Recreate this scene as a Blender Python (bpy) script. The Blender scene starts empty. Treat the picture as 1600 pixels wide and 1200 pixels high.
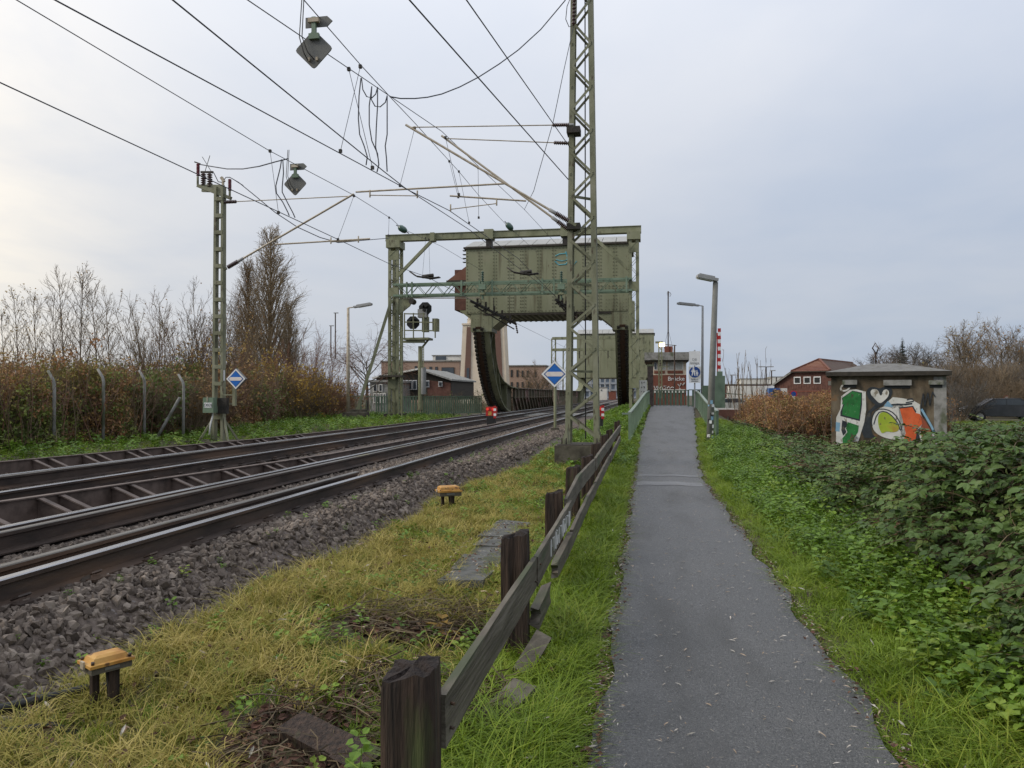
import bpy, bmesh, math, random
import numpy as np
from mathutils import Matrix, Vector, Euler, noise as mnoise
R = math.radians
rng = np.random.default_rng(7)
random.seed(7)
scene = bpy.context.scene
COL = scene.collection

# ------------------------------------------------------------------ camera
CAM = Vector((0.0, 0.0, 1.6))
YAW, PITCH, FPX = math.atan(210 / 1200), math.atan(17 / 1200), 1200.0
cd = bpy.data.cameras.new('camera')
cd.sensor_width = 36.0
cd.lens = 27.0
cd.clip_start, cd.clip_end = 0.05, 4000
cam = bpy.data.objects.new('camera', cd)
COL.objects.link(cam)
cam.location = CAM
cam.rotation_euler = (math.pi / 2 + PITCH, 0, YAW)
scene.camera = cam
CR = Euler(cam.rotation_euler).to_matrix()

# ------------------------------------------------------------------ sky, sun, exposure
SUN_EL, SUN_AZ = R(32), R(-112)          # azimuth measured from +Y towards +X: behind the left shoulder
world = bpy.data.worlds.new('World')
scene.world = world
world.use_nodes = True
wt = world.node_tree
wt.nodes.clear()


def wn(t, **kw):
    n = wt.nodes.new(t)
    for k, v in kw.items():
        setattr(n, k, v)
    return n


def wmath(op, a, b=None, c=None, clamp=False):
    n = wn('ShaderNodeMath', operation=op, use_clamp=clamp)
    for i, v in enumerate((a, b, c)):
        if v is None:
            continue
        if isinstance(v, (int, float)):
            n.inputs[i].default_value = v
        else:
            wt.links.new(v, n.inputs[i])
    return n.outputs[0]


def wmix(f, a, b):
    n = wn('ShaderNodeMix', data_type='RGBA')
    for i, v in ((0, f), (6, a), (7, b)):
        if isinstance(v, (int, float)):
            n.inputs[i].default_value = v
        elif isinstance(v, tuple):
            n.inputs[i].default_value = (*v, 1)
        else:
            wt.links.new(v, n.inputs[i])
    return n.outputs[2]


tc = wn('ShaderNodeTexCoord')
sp = wn('ShaderNodeSeparateXYZ')
wt.links.new(tc.outputs['Generated'], sp.inputs[0])
zz = wmath('MAXIMUM', sp.outputs[2], 0.0)
den = wmath('ADD', zz, 0.16)
cb = wn('ShaderNodeCombineXYZ')
wt.links.new(wmath('DIVIDE', sp.outputs[0], den), cb.inputs[0])
wt.links.new(wmath('DIVIDE', sp.outputs[1], den), cb.inputs[1])


def wnoise(scale, det, off, dist=0.3, rough=.55):
    mp = wn('ShaderNodeMapping')
    mp.inputs['Location'].default_value = off
    mp.inputs['Scale'].default_value = (1, .8, 1)
    wt.links.new(cb.outputs[0], mp.inputs[0])
    n = wn('ShaderNodeTexNoise')
    n.inputs['Scale'].default_value = scale
    n.inputs['Detail'].default_value = det
    n.inputs['Roughness'].default_value = rough
    n.inputs['Distortion'].default_value = dist
    wt.links.new(mp.outputs[0], n.inputs['Vector'])
    return n.outputs['Fac']


n1 = wnoise(0.75, 4, (3.1, 0.4, 0))
n2 = wnoise(2.2, 5, (0.3, 5.2, 0))
cl = wmath('ADD', wmath('MULTIPLY', n1, .72), wmath('MULTIPLY', n2, .28))
cl = wmath('MULTIPLY_ADD', cl, 4.6, -1.8, clamp=True)
# broad brightness of the cloud deck: light towards the west (left), blue grey to the right
dirL = Vector((math.sin(R(-62)), math.cos(R(-62)), 0.14)).normalized()
vd = wn('ShaderNodeVectorMath', operation='DOT_PRODUCT')
wt.links.new(tc.outputs['Generated'], vd.inputs[0])
vd.inputs[1].default_value = dirL
left = wmath('MULTIPLY_ADD', vd.outputs['Value'], .95, .05, clamp=True)
glow = wmath('POWER', wmath('MAXIMUM', vd.outputs['Value'], 0.0), 16.0)
elev = wmath('MULTIPLY', zz, 1.75, clamp=True)
thin = wmix(elev, (.270, .330, .430), (.345, .375, .440))
thick = wmix(elev, (.330, .372, .448), (.450, .460, .492))
deck = wmix(cl, thin, thick)
deck = wmix(wmath('MULTIPLY', left, .55), deck, (.525, .535, .558))
deck = wmix(wmath('MULTIPLY', wmath('MULTIPLY', glow, 1.2), wmath('MULTIPLY_ADD', n2, 1.5, .15, clamp=True), clamp=True), deck, (.90, .80, .64))
zen = wmath('MULTIPLY_ADD', wmath('POWER', zz, 1.5), 1.5, 1.0)
sc_ = wn('ShaderNodeVectorMath', operation='SCALE')
wt.links.new(deck, sc_.inputs[0])
wt.links.new(zen, sc_.inputs['Scale'])
sky = wn('ShaderNodeTexSky', sky_type='NISHITA', sun_disc=False)
sky.sun_elevation, sky.sun_rotation = SUN_EL, SUN_AZ
sk = wn('ShaderNodeVectorMath', operation='SCALE')
wt.links.new(sky.outputs[0], sk.inputs[0])
sk.inputs['Scale'].default_value = 0.07
fin = wmix(0.93, sk.outputs[0], sc_.outputs[0])
bg = wn('ShaderNodeBackground')
wt.links.new(fin, bg.inputs[0])
bg.inputs[1].default_value = 1.0
wo = wn('ShaderNodeOutputWorld')
wt.links.new(bg.outputs[0], wo.inputs[0])

sd = bpy.data.lights.new('sun', 'SUN')
sd.energy, sd.angle, sd.color = 1.5, R(20), (1.0, .92, .80)
sun = bpy.data.objects.new('sun', sd)
COL.objects.link(sun)
sdir = Vector((math.sin(SUN_AZ) * math.cos(SUN_EL), math.cos(SUN_AZ) * math.cos(SUN_EL), math.sin(SUN_EL)))
sun.rotation_euler = sdir.to_track_quat('Z', 'Y').to_euler()
sun.location = (-20, -20, 30)

vs = scene.view_settings
vs.view_transform, vs.look, vs.gamma, vs.use_curve_mapping = 'Standard', 'None', 1.0, False
vs.exposure = 0.45
scene.cycles.use_denoising = True
scene.cycles.max_bounces = 6
scene.cycles.diffuse_bounces = 3
scene.cycles.glossy_bounces = 2
scene.cycles.transmission_bounces = 3
scene.cycles.transparent_max_bounces = 6


# ------------------------------------------------------------------ pixel -> place (1600 x 1200 photograph)
def ray(px, py):
    return CR @ Vector(((px - 800) / FPX, (600 - py) / FPX, -1.0))


def at_y(px, py, Y):
    d = ray(px, py)
    return CAM + d * (Y / d.y)


def at_x(px, py, X):
    d = ray(px, py)
    return CAM + d * (X / d.x)


def at_z(px, py, Z):
    d = ray(px, py)
    return CAM + d * ((Z - CAM.z) / d.z)


def at_d(px, py, depth):
    return CAM + ray(px, py) * depth


# ------------------------------------------------------------------ materials
MATS = {}


def mk(name, cols, scale=4, rough=.7, bump=0, bscale=None, metal=0, spec=.35, stretch=(1, 1, 1), rnd=0,
       trans=0, detail=5, lo=.3, hi=.7, emit=0, rvar=0, spots=None, local=False):
    """procedural material: noise-driven ramp over cols, optional per-object random, bump, spots"""
    m = bpy.data.materials.new(name)
    m.use_nodes = True
    t = m.node_tree
    b = t.nodes['Principled BSDF']
    L = t.links.new
    geo = t.nodes.new('ShaderNodeTexCoord' if local else 'ShaderNodeNewGeometry')
    mp = t.nodes.new('ShaderNodeMapping')
    mp.inputs['Scale'].default_value = stretch
    L(geo.outputs['Object' if local else 'Position'], mp.inputs[0])
    n = t.nodes.new('ShaderNodeTexNoise')
    n.inputs['Scale'].default_value = scale
    n.inputs['Detail'].default_value = detail
    n.inputs['Roughness'].default_value = .6
    L(mp.outputs[0], n.inputs['Vector'])
    fac = n.outputs['Fac']
    if rnd:
        oi = t.nodes.new('ShaderNodeObjectInfo')
        a = t.nodes.new('ShaderNodeMix')
        a.inputs[0].default_value = rnd
        L(fac, a.inputs[2])
        L(oi.outputs['Random'], a.inputs[3])
        fac = a.outputs[0]
    rp = t.nodes.new('ShaderNodeValToRGB')
    el = rp.color_ramp.elements
    k = len(cols)
    while len(el) < k:
        el.new(.5)
    for i, c in enumerate(cols):
        el[i].position = lo + (hi - lo) * i / max(1, k - 1)
        el[i].color = (*c, 1)
    L(fac, rp.inputs[0])
    colo = rp.outputs[0]
    if spots:
        for (sc, thr, wid, c, st) in spots:
            mp2 = t.nodes.new('ShaderNodeMapping')
            mp2.inputs['Scale'].default_value = st
            mp2.inputs['Location'].default_value = (sc * 1.7, 3.1, sc)
            L(geo.outputs['Object' if local else 'Position'], mp2.inputs[0])
            n2 = t.nodes.new('ShaderNodeTexNoise')
            n2.inputs['Scale'].default_value = sc
            n2.inputs['Detail'].default_value = 4
            L(mp2.outputs[0], n2.inputs['Vector'])
            mr = t.nodes.new('ShaderNodeMapRange')
            mr.inputs[1].default_value = thr - wid
            mr.inputs[2].default_value = thr + wid
            L(n2.outputs['Fac'], mr.inputs[0])
            mx = t.nodes.new('ShaderNodeMix')
            mx.data_type = 'RGBA'
            L(mr.outputs[0], mx.inputs[0])
            L(colo, mx.inputs[6])
            mx.inputs[7].default_value = (*c, 1)
            colo = mx.outputs[2]
    L(colo, b.inputs['Base Color'])
    b.inputs['Roughness'].default_value = rough
    b.inputs['Metallic'].default_value = metal
    b.inputs['Specular IOR Level'].default_value = spec
    if rvar:
        mr = t.nodes.new('ShaderNodeMapRange')
        mr.inputs[3].default_value = max(.05, rough - rvar)
        mr.inputs[4].default_value = min(1, rough + rvar)
        L(n.outputs['Fac'], mr.inputs[0])
        L(mr.outputs[0], b.inputs['Roughness'])
    if bump:
        nb = t.nodes.new('ShaderNodeTexNoise')
        nb.inputs['Scale'].default_value = bscale or scale * 4
        nb.inputs['Detail'].default_value = 4
        L(mp.outputs[0], nb.inputs['Vector'])
        bp = t.nodes.new('ShaderNodeBump')
        bp.inputs['Strength'].default_value = min(1, bump)
        bp.inputs['Distance'].default_value = .02
        L(nb.outputs['Fac'], bp.inputs['Height'])
        L(bp.outputs[0], b.inputs['Normal'])
    if emit:
        L(colo, b.inputs['Emission Color'])
        b.inputs['Emission Strength'].default_value = emit
    if trans:
        tr = t.nodes.new('ShaderNodeBsdfTranslucent')
        L(colo, tr.inputs[0])
        mxs = t.nodes.new('ShaderNodeMixShader')
        mxs.inputs[0].default_value = trans
        out = t.nodes['Material Output']
        L(b.outputs[0], mxs.inputs[1])
        L(tr.outputs[0], mxs.inputs[2])
        L(mxs.outputs[0], out.inputs[0])
    MATS[name] = m
    return m


GRN = [(.145, .15, .082), (.205, .21, .122), (.255, .255, .165)]
steel = mk('steel_green_paint', GRN, scale=1.6, rough=.55, stretch=(1, 1, .35), bump=.15, bscale=14,
           spots=[(5, .66, .05, (.075, .06, .032), (1, 1, .25)), (2.2, .66, .10, (.05, .055, .032), (1, 1, .5))])
steel2 = mk('steel_bluegreen_paint', [(.10, .145, .095), (.14, .195, .13), (.18, .235, .165)], scale=2, rough=.5,
            spots=[(6, .68, .04, (.08, .055, .03), (1, 1, .4))])
box_paint = mk('riveted_plate_paint', [(.19, .195, .115), (.228, .233, .142), (.255, .258, .168)], scale=.8, rough=.55, stretch=(1, 1, .25),
               bump=.1, bscale=9, spots=[(3, .64, .08, (.135, .125, .072), (1.5, 1.5, .10)), (1.0, .66, .06, (.24, .235, .15), (1, 1, .6)), (7, .71, .03, (.10, .06, .034), (1, 1, .2))])
mast_paint = mk('mast_paint', [(.115, .118, .068), (.19, .19, .118), (.25, .245, .17)], scale=3, rough=.6, stretch=(1, 1, .5), bump=.2, bscale=30,
                spots=[(9, .66, .05, (.07, .05, .03), (1, 1, .4))])
roofplate = mk('wet_roof_plate', [(.20, .20, .17), (.30, .29, .26)], scale=2, rough=.35)
darksteel = mk('dark_greased_steel', [(.012, .011, .010), (.03, .026, .02), (.05, .04, .03)], scale=8, rough=.6, bump=.4)
rustrack = mk('rusty_rack_steel', [(.05, .03, .018), (.09, .045, .025)], scale=8, rough=.8)
rustgird = mk('weathered_girder', [(.075, .07, .045), (.115, .10, .065), (.13, .075, .045)], scale=1.5, rough=.75, bump=.2,
              spots=[(.9, .60, .03, (.25, .17, .15), (1, 1, .5))])
railside = mk('rail_rust', [(.020, .014, .011), (.045, .031, .024), (.066, .045, .034)], scale=6, rough=.6, bump=.2, bscale=40, stretch=(1, .3, 1),
             spots=[(1.3, .58, .07, (.095, .058, .036), (1, .35, 4))])
railtop = mk('rail_worn_top', [(.24, .24, .245), (.42, .42, .43)], scale=2, rough=.24, metal=.8, stretch=(8, .3, 1))
guardtop = mk('guard_rail_top', [(.07, .06, .05), (.16, .15, .13)], scale=3, rough=.38, metal=.5, stretch=(6, .4, 1),
              spots=[(1.2, .64, .03, (.16, .14, .05), (1, .5, 1))])
ribsteel = mk('brown_plate_steel', [(.045, .032, .026), (.10, .073, .060), (.14, .105, .088)], scale=5, rough=.6, bump=.15)
galv = mk('galvanised_tube', [(.27, .22, .15), (.40, .34, .25), (.48, .42, .33)], scale=6, rough=.5, metal=.1)
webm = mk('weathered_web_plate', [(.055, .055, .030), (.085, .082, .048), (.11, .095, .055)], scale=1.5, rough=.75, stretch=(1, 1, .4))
rivm = mk('rivet_shade_paint', [(.10, .10, .055), (.13, .125, .075)], scale=3, rough=.7)  # darker than the plates: the rivets' shading is put into their paint
lampgrey = mk('lamp_post_grey', [(.13, .13, .115), (.19, .19, .17)], scale=5, rough=.7)
insul = mk('brown_porcelain', [(.045, .022, .018), (.07, .035, .03)], scale=5, rough=.25, spec=.6)
insul_red = mk('red_insulator', [(.12, .022, .03), (.16, .03, .04)], scale=5, rough=.35)
insul_grn = mk('green_insulator', [(.018, .05, .035), (.03, .08, .055)], scale=5, rough=.25, spec=.6)
wirem = mk('wire_copper_dark', [(.035, .038, .05), (.055, .058, .07)], scale=5, rough=.6)
conc = mk('concrete_grey', [(.15, .145, .13), (.24, .235, .215), (.30, .29, .27)], scale=5, rough=.9, bump=.3,
          spots=[(3, .62, .06, (.10, .11, .07), (1, 1, .6))])
concd = mk('concrete_mossy_dark', [(.045, .038, .028), (.085, .075, .055), (.12, .105, .08)], scale=4, rough=.9, bump=.5)
slabm = mk('cover_slab_concrete', [(.05, .05, .044), (.09, .09, .082), (.125, .124, .115)], scale=7, rough=.75, bump=.5, bscale=40,
           spots=[(4, .60, .05, (.06, .065, .04), (1, 1, 1))])
sleeper_m = mk('sleeper_concrete', [(.11, .105, .10), (.19, .185, .18)], scale=6, rough=.8, bump=.3)
timber = mk('old_sleeper_timber', [(.012, .008, .006), (.035, .022, .015), (.065, .04, .027)], scale=5, rough=.8, stretch=(7, 7, .5), bump=1, bscale=9,
            spots=[(2.5, .66, .05, (.05, .06, .02), (2, 2, .5))])
timber_top = mk('timber_end_grain', [(.010, .007, .006), (.03, .02, .016)], scale=25, rough=.9, bump=1, bscale=60)
board = mk('grey_weathered_board', [(.05, .042, .03), (.098, .084, .062), (.145, .128, .098)], scale=4, rough=.75, stretch=(2, .5, 6), bump=.5, bscale=8,
           spots=[(3, .62, .06, (.06, .068, .036), (1, .4, 2))])
scribble_m = mk('white_marker', [(.42, .42, .40), (.5, .5, .48)], scale=9, rough=.7)
yellowbox = mk('yellow_plastic_faded', [(.30, .13, .025), (.42, .22, .05), (.48, .28, .075)], scale=9, rough=.5, bump=.1,
               spots=[(14, .64, .03, (.12, .06, .025), (1, 1, 1))])
grey_m = mk('grey_paint', [(.25, .25, .24), (.33, .33, .32)], scale=3, rough=.5)
signgrey = mk('sign_back_grey', [(.11, .11, .10), (.15, .15, .135)], scale=6, rough=.55, spots=[(3, .66, .06, (.08, .07, .05), (1, 1, .4))])
white_m = mk('white_paint', [(.66, .66, .64), (.76, .76, .74)], scale=3, rough=.5)
offwhite = mk('off_white_board', [(.55, .53, .47), (.68, .66, .60)], scale=1.5, rough=.6)
blue_m = mk('sign_blue', [(.015, .115, .40), (.02, .145, .48)], scale=3, rough=.4)
dkblue = mk('sign_dark_blue', [(.012, .05, .20), (.015, .06, .24)], scale=3, rough=.4)
black_m = mk('black_paint', [(.012, .012, .012), (.022, .022, .02)], scale=4, rough=.5)
red_m = mk('red_reflective', [(.34, .02, .018), (.43, .03, .026)], scale=4, rough=.4)
pink_m = mk('pale_sign_stripe', [(.62, .55, .50), (.72, .66, .60)], scale=4, rough=.5)
lampm = mk('lamp_lit', [(1.0, .72, .36), (1.0, .78, .42)], scale=3, emit=6)
redlens = mk('red_signal_lens', [(.9, .05, .03), (1, .07, .04)], scale=3, emit=.08)
brick_m = mk('red_brick_wall', [(.135, .045, .028), (.17, .06, .038), (.20, .075, .05)], scale=3, rough=.85, bump=.3)
brick_b = mk('brown_brick_wall', [(.085, .04, .03), (.12, .055, .04), (.15, .075, .055)], scale=3, rough=.85, bump=.3)
brick_t = mk('tan_brick_wall', [(.25, .17, .125), (.32, .22, .165), (.37, .27, .21)], scale=5, rough=.85, stretch=(1, 1, 3))
cream = mk('cream_render', [(.55, .46, .34), (.64, .54, .41), (.68, .58, .46)], scale=.8, rough=.8)
brownpanel = mk('brown_brick_panel', [(.13, .075, .055), (.18, .10, .075)], scale=5, rough=.85, stretch=(1, 1, 4))
glass_m = mk('window_glass', [(.02, .025, .03), (.05, .06, .07)], scale=.7, rough=.1, spec=.8)
blind_m = mk('window_blind', [(.42, .42, .38), (.52, .52, .47)], scale=2, rough=.5)
tile_r = mk('red_roof_tile', [(.105, .042, .028), (.15, .06, .039), (.18, .085, .053)], scale=2.5, rough=.7, rnd=.5)
tile_d = mk('dark_mossy_tile', [(.06, .035, .026), (.09, .05, .035), (.10, .075, .05)], scale=2, rough=.8, rnd=.35)
hutwall = mk('stained_render', [(.06, .045, .026), (.11, .082, .052), (.19, .155, .105)], scale=2.0, rough=.9, bump=.35, stretch=(1, 1, .6),
             spots=[(2.5, .58, .06, (.045, .038, .026), (1, 1, .35)), (2.0, .68, .05, (.20, .105, .045), (1, 1, 1))])
hutroof = mk('weathered_felt_roof', [(.10, .095, .085), (.17, .165, .15)], scale=4, rough=.7, bump=.3, spots=[(6, .66, .04, (.09, .08, .04), (1, 1, 1))])
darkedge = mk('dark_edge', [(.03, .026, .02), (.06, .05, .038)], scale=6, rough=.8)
asph = mk('asphalt_wet', [(.064, .065, .065), (.091, .091, .090), (.118, .117, .114)], scale=1.1, rough=.5, rvar=.14, spec=.45, bump=1, bscale=110, detail=9, lo=.25, hi=.75,
          spots=[(70, .60, .05, (.155, .154, .15), (1, 1, 1)), (55, .62, .05, (.045, .045, .046), (1, 1, 1)), (1.1, .57, .08, (.068, .067, .064), (2, .45, 1)), (140, .66, .03, (.26, .255, .24), (1, 1, 1))])
gmoss = mk('mossy_soil_grass', [(.035, .026, .018), (.06, .05, .026), (.075, .09, .026)], scale=1.6, rough=.95, bump=.8, bscale=45,
           spots=[(2.6, .60, .06, (.045, .03, .022), (1, 1, 1))])
ballm = mk('ballast_bed', [(.042, .032, .026), (.10, .077, .062), (.16, .128, .104)], scale=16, rough=.85, bump=1, bscale=24,
           spots=[(30, .62, .04, (.15, .132, .122), (1, 1, 1))])
stonem = mk('ballast_stone', [(.058, .045, .036), (.115, .09, .071), (.165, .132, .105), (.24, .20, .163)], scale=6, rough=.8, rnd=.75, lo=.08, hi=.95, bump=.3, bscale=70)
waterm = mk('canal_water', [(.02, .025, .022), (.03, .035, .03)], scale=.5, rough=.08, bump=.15, bscale=3)
gr1 = mk('grass_green', [(.085, .135, .008), (.145, .225, .013), (.21, .30, .022), (.31, .33, .045)], scale=1.3, rough=.55, rnd=.55, lo=.15, hi=.85, trans=.35)
gr2 = mk('grass_straw', [(.125, .145, .018), (.24, .22, .038), (.40, .33, .085), (.52, .42, .16)], scale=1.5, rough=.7, rnd=.6, lo=.15, hi=.85, trans=.3)
herb = mk('herb_leaf_green', [(.06, .115, .010), (.105, .19, .016), (.155, .265, .026), (.26, .31, .04)], scale=1.2, rough=.5, rnd=.5, lo=.2, hi=.85, trans=.3)
bram = mk('bramble_leaf', [(.032, .062, .012), (.056, .100, .020), (.088, .142, .034), (.155, .18, .038)], scale=1.5, rough=.48, rnd=.6, lo=.1, hi=.95, trans=.15, spec=.28)
bram_b = mk('bramble_leaf_brown', [(.075, .035, .02), (.11, .06, .03), (.13, .10, .035)], scale=2, rough=.6, rnd=.7, lo=.1, hi=.9, trans=.2)
hleaf = mk('hedge_leaf_autumn', [(.20, .18, .05), (.26, .16, .065), (.33, .165, .07), (.40, .29, .10)], scale=.55, rough=.7, rnd=.5, lo=.2, hi=.8, trans=.2)
hleaf_g = mk('hedge_leaf_green', [(.085, .12, .026), (.15, .195, .042), (.26, .28, .06)], scale=.8, rough=.6, rnd=.6, lo=.15, hi=.85, trans=.2)
oleaf = mk('hedge_leaf_olive', [(.13, .13, .03), (.20, .18, .045), (.27, .22, .05), (.33, .27, .07)], scale=.7, rough=.7, rnd=.6, lo=.15, hi=.85, trans=.2)
yleaf = mk('yellow_leaf', [(.20, .12, .015), (.30, .18, .025), (.36, .25, .05)], scale=1, rough=.6, rnd=.6, trans=.3)
stemm = mk('bramble_stem', [(.06, .042, .022), (.095, .068, .034), (.135, .105, .055)], scale=8, rough=.7, rnd=.5)
twigm = mk('twig_brown', [(.105, .072, .042), (.155, .112, .066), (.20, .152, .098)], scale=1.5, rough=.85, rnd=.4)
twigr = mk('twig_reddish', [(.15, .07, .042), (.20, .105, .066), (.23, .145, .10)], scale=1.5, rough=.85, rnd=.4)
twigg = mk('twig_grey', [(.085, .075, .062), (.13, .115, .098), (.16, .145, .125)], scale=1.5, rough=.85, rnd=.4)
poplm = mk('twig_poplar', [(.17, .115, .06), (.23, .165, .095), (.27, .205, .125)], scale=1.2, rough=.85, rnd=.4)
barkm = mk('bark_grey', [(.06, .05, .04), (.10, .088, .07), (.14, .125, .105)], scale=3, rough=.9, bump=.5)
birchm = mk('bark_birch', [(.14, .11, .085), (.22, .19, .16), (.32, .29, .25)], scale=5, rough=.8, stretch=(1, 1, 2))
needle = mk('conifer_needles', [(.012, .022, .012), (.022, .038, .02)], scale=2, rough=.7)
litter = mk('dead_willow_leaf', [(.26, .24, .20), (.40, .37, .32), (.34, .24, .15), (.50, .47, .42)], scale=5, rough=.7, rnd=.85, lo=.1, hi=.9)
debris = mk('leaf_mould', [(.05, .025, .016), (.09, .042, .028), (.12, .065, .04)], scale=5, rough=.85, rnd=.7)
carpaint = mk('car_dark_paint', [(.02, .021, .024), (.035, .036, .04)], scale=2, rough=.25, spec=.6)
vanblue = mk('truck_blue_paint', [(.02, .08, .24), (.03, .10, .28)], scale=2, rough=.35)
tyre = mk('tyre_rubber', [(.012, .012, .012), (.02, .02, .02)], scale=9, rough=.85)
farveg = mk('far_tree_mass', [(.06, .045, .032), (.09, .07, .05), (.12, .095, .075)], scale=.4, rough=.95, rnd=.5)
cyan_m = mk('cyan_spray', [(.08, .30, .36), (.14, .40, .46)], scale=9, rough=.6)
P_green = mk('spray_green', [(.012, .10, .02), (.02, .16, .035), (.03, .19, .045)], scale=5, rough=.6, spots=[(9, .65, .05, (.05, .06, .03), (1, 1, .6)), (22, .70, .03, (.25, .26, .20), (1, 1, 1))])
P_lime = mk('spray_lime', [(.24, .33, .025), (.34, .42, .035), (.36, .24, .04)], scale=2.2, rough=.6, spots=[(8, .66, .05, (.16, .15, .05), (1, 1, .6))])
P_orange = mk('spray_orange', [(.45, .075, .02), (.60, .11, .03), (.62, .14, .05)], scale=3, rough=.6, spots=[(12, .66, .04, (.22, .05, .03), (1, 1, .4))])
P_rust = mk('spray_brown_red', [(.20, .055, .03), (.30, .075, .035)], scale=3, rough=.6, stretch=(3, 3, .6))
P_white = mk('spray_white', [(.50, .49, .44), (.66, .65, .60)], scale=3, rough=.7, spots=[(9, .64, .05, (.22, .19, .14), (1, 1, .5))])
P_black = mk('spray_black', [(.018, .022, .026), (.035, .042, .048)], scale=5, rough=.6, spots=[(6, .68, .05, (.09, .08, .06), (1, 1, .6))])
P_blue = mk('spray_light_blue', [(.16, .30, .42), (.24, .40, .50)], scale=4, rough=.6)

# ------------------------------------------------------------------ object helpers
WM = {}                                   # world matrices (parents are never evaluated)


def link(o, M=None, parent=None):
    COL.objects.link(o)
    M = M or Matrix()
    o.matrix_basis = M
    WM[o.name] = M
    if parent is not None:
        o.parent = parent
        o.matrix_parent_inverse = WM[parent.name].inverted()
    return o


def tag(o, label=None, cat=None, group=None, kind=None):
    for k, v in (('label', label), ('category', cat), ('group', group), ('kind', kind)):
        if v:
            o[k] = v
    return o


def thing(name, label, cat, loc=(0, 0, 0), group=None):
    o = bpy.data.objects.new(name, None)
    o.empty_display_size = .2
    link(o, Matrix.Translation(Vector(loc)))
    return tag(o, label, cat, group)


def mesh(name, verts, faces, mat, parent=None, smooth=False, M=None, mats=None, mi=None):
    me = bpy.data.meshes.new(name)
    me.from_pydata([tuple(v) for v in verts], [], [tuple(f) for f in faces])
    for m in (mats or [mat]):
        me.materials.append(m)
    if mi is not None:
        me.polygons.foreach_set('material_index', mi)
    if smooth:
        me.polygons.foreach_set('use_smooth', [True] * len(me.polygons))
    me.update()
    o = bpy.data.objects.new(name, me)
    return link(o, M, parent)


_unit = {}


def unit(kind, mat):
    key = (kind, mat.name)
    if key in _unit:
        return _unit[key]
    bm = bmesh.new()
    if kind == 'box':
        bmesh.ops.create_cube(bm, size=1)
    elif kind == 'cyl':
        bmesh.ops.create_cone(bm, cap_ends=True, segments=10, radius1=.5, radius2=.5, depth=1)
        for f in bm.faces:
            f.smooth = len(f.verts) == 4
    me = bpy.data.meshes.new('shared_' + kind)
    bm.to_mesh(me)
    bm.free()
    me.materials.append(mat)
    _unit[key] = me
    return me


def box(name, loc, size, mat, parent=None, rz=0, rot=None):
    Rm = rot.to_4x4() if rot is not None else Matrix.Rotation(rz, 4, 'Z')
    M = Matrix.Translation(Vector(loc)) @ Rm @ Matrix.Diagonal((*size, 1))
    return link(bpy.data.objects.new(name, unit('box', mat)), M, parent)


def frame_from(d, up=(0, 0, 1)):
    """rotation whose X axis runs along d and whose Z stays as near up as it can"""
    x = Vector(d).normalized()
    up = Vector(up)
    if abs(x.dot(up)) > .995:
        up = Vector((0, 1, 0))
    y = up.cross(x).normalized()
    z = x.cross(y)
    return Matrix((x, y, z)).transposed()


def bar(name, p0, p1, w, h, mat, parent=None, up=(0, 0, 1)):
    p0, p1 = Vector(p0), Vector(p1)
    d = p1 - p0
    return box(name, (p0 + p1) / 2, (d.length, w, h), mat, parent, rot=frame_from(d, up))


def rod(name, p0, p1, r, mat, parent=None):
    p0, p1 = Vector(p0), Vector(p1)
    d = p1 - p0
    q = d.to_track_quat('Z', 'Y').to_matrix().to_4x4()
    M = Matrix.Translation((p0 + p1) / 2) @ q @ Matrix.Diagonal((2 * r, 2 * r, d.length, 1))
    return link(bpy.data.objects.new(name, unit('cyl', mat)), M, parent)


def tube_geo(pts, r, n=5):
    pts = [Vector(p) for p in pts]
    rs = r if hasattr(r, '__len__') else [r] * len(pts)
    V, F = [], []
    ref = None
    for i, p in enumerate(pts):
        d = (pts[min(i + 1, len(pts) - 1)] - pts[max(i - 1, 0)])
        if d.length < 1e-9:
            d = Vector((0, 0, 1))
        d.normalize()
        if ref is None or abs(ref.dot(d)) > .98:
            ref = Vector((0, 0, 1)) if abs(d.z) < .9 else Vector((1, 0, 0))
        u = d.cross(ref).normalized()
        v = d.cross(u)
        for k in range(n):
            a = 2 * math.pi * k / n
            V.append(p + (u * math.cos(a) + v * math.sin(a)) * rs[i])
    for i in range(len(pts) - 1):
        for k in range(n):
            k2 = (k + 1) % n
            F.append((i * n + k, i * n + k2, (i + 1) * n + k2, (i + 1) * n + k))
    F.append(tuple(range(n))[::-1])
    F.append(tuple((len(pts) - 1) * n + k for k in range(n)))
    return V, F


def tube(name, pts, r, mat, parent=None, n=5):
    V, F = tube_geo(pts, r, n)
    return mesh(name, V, F, mat, parent, smooth=True)


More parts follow.
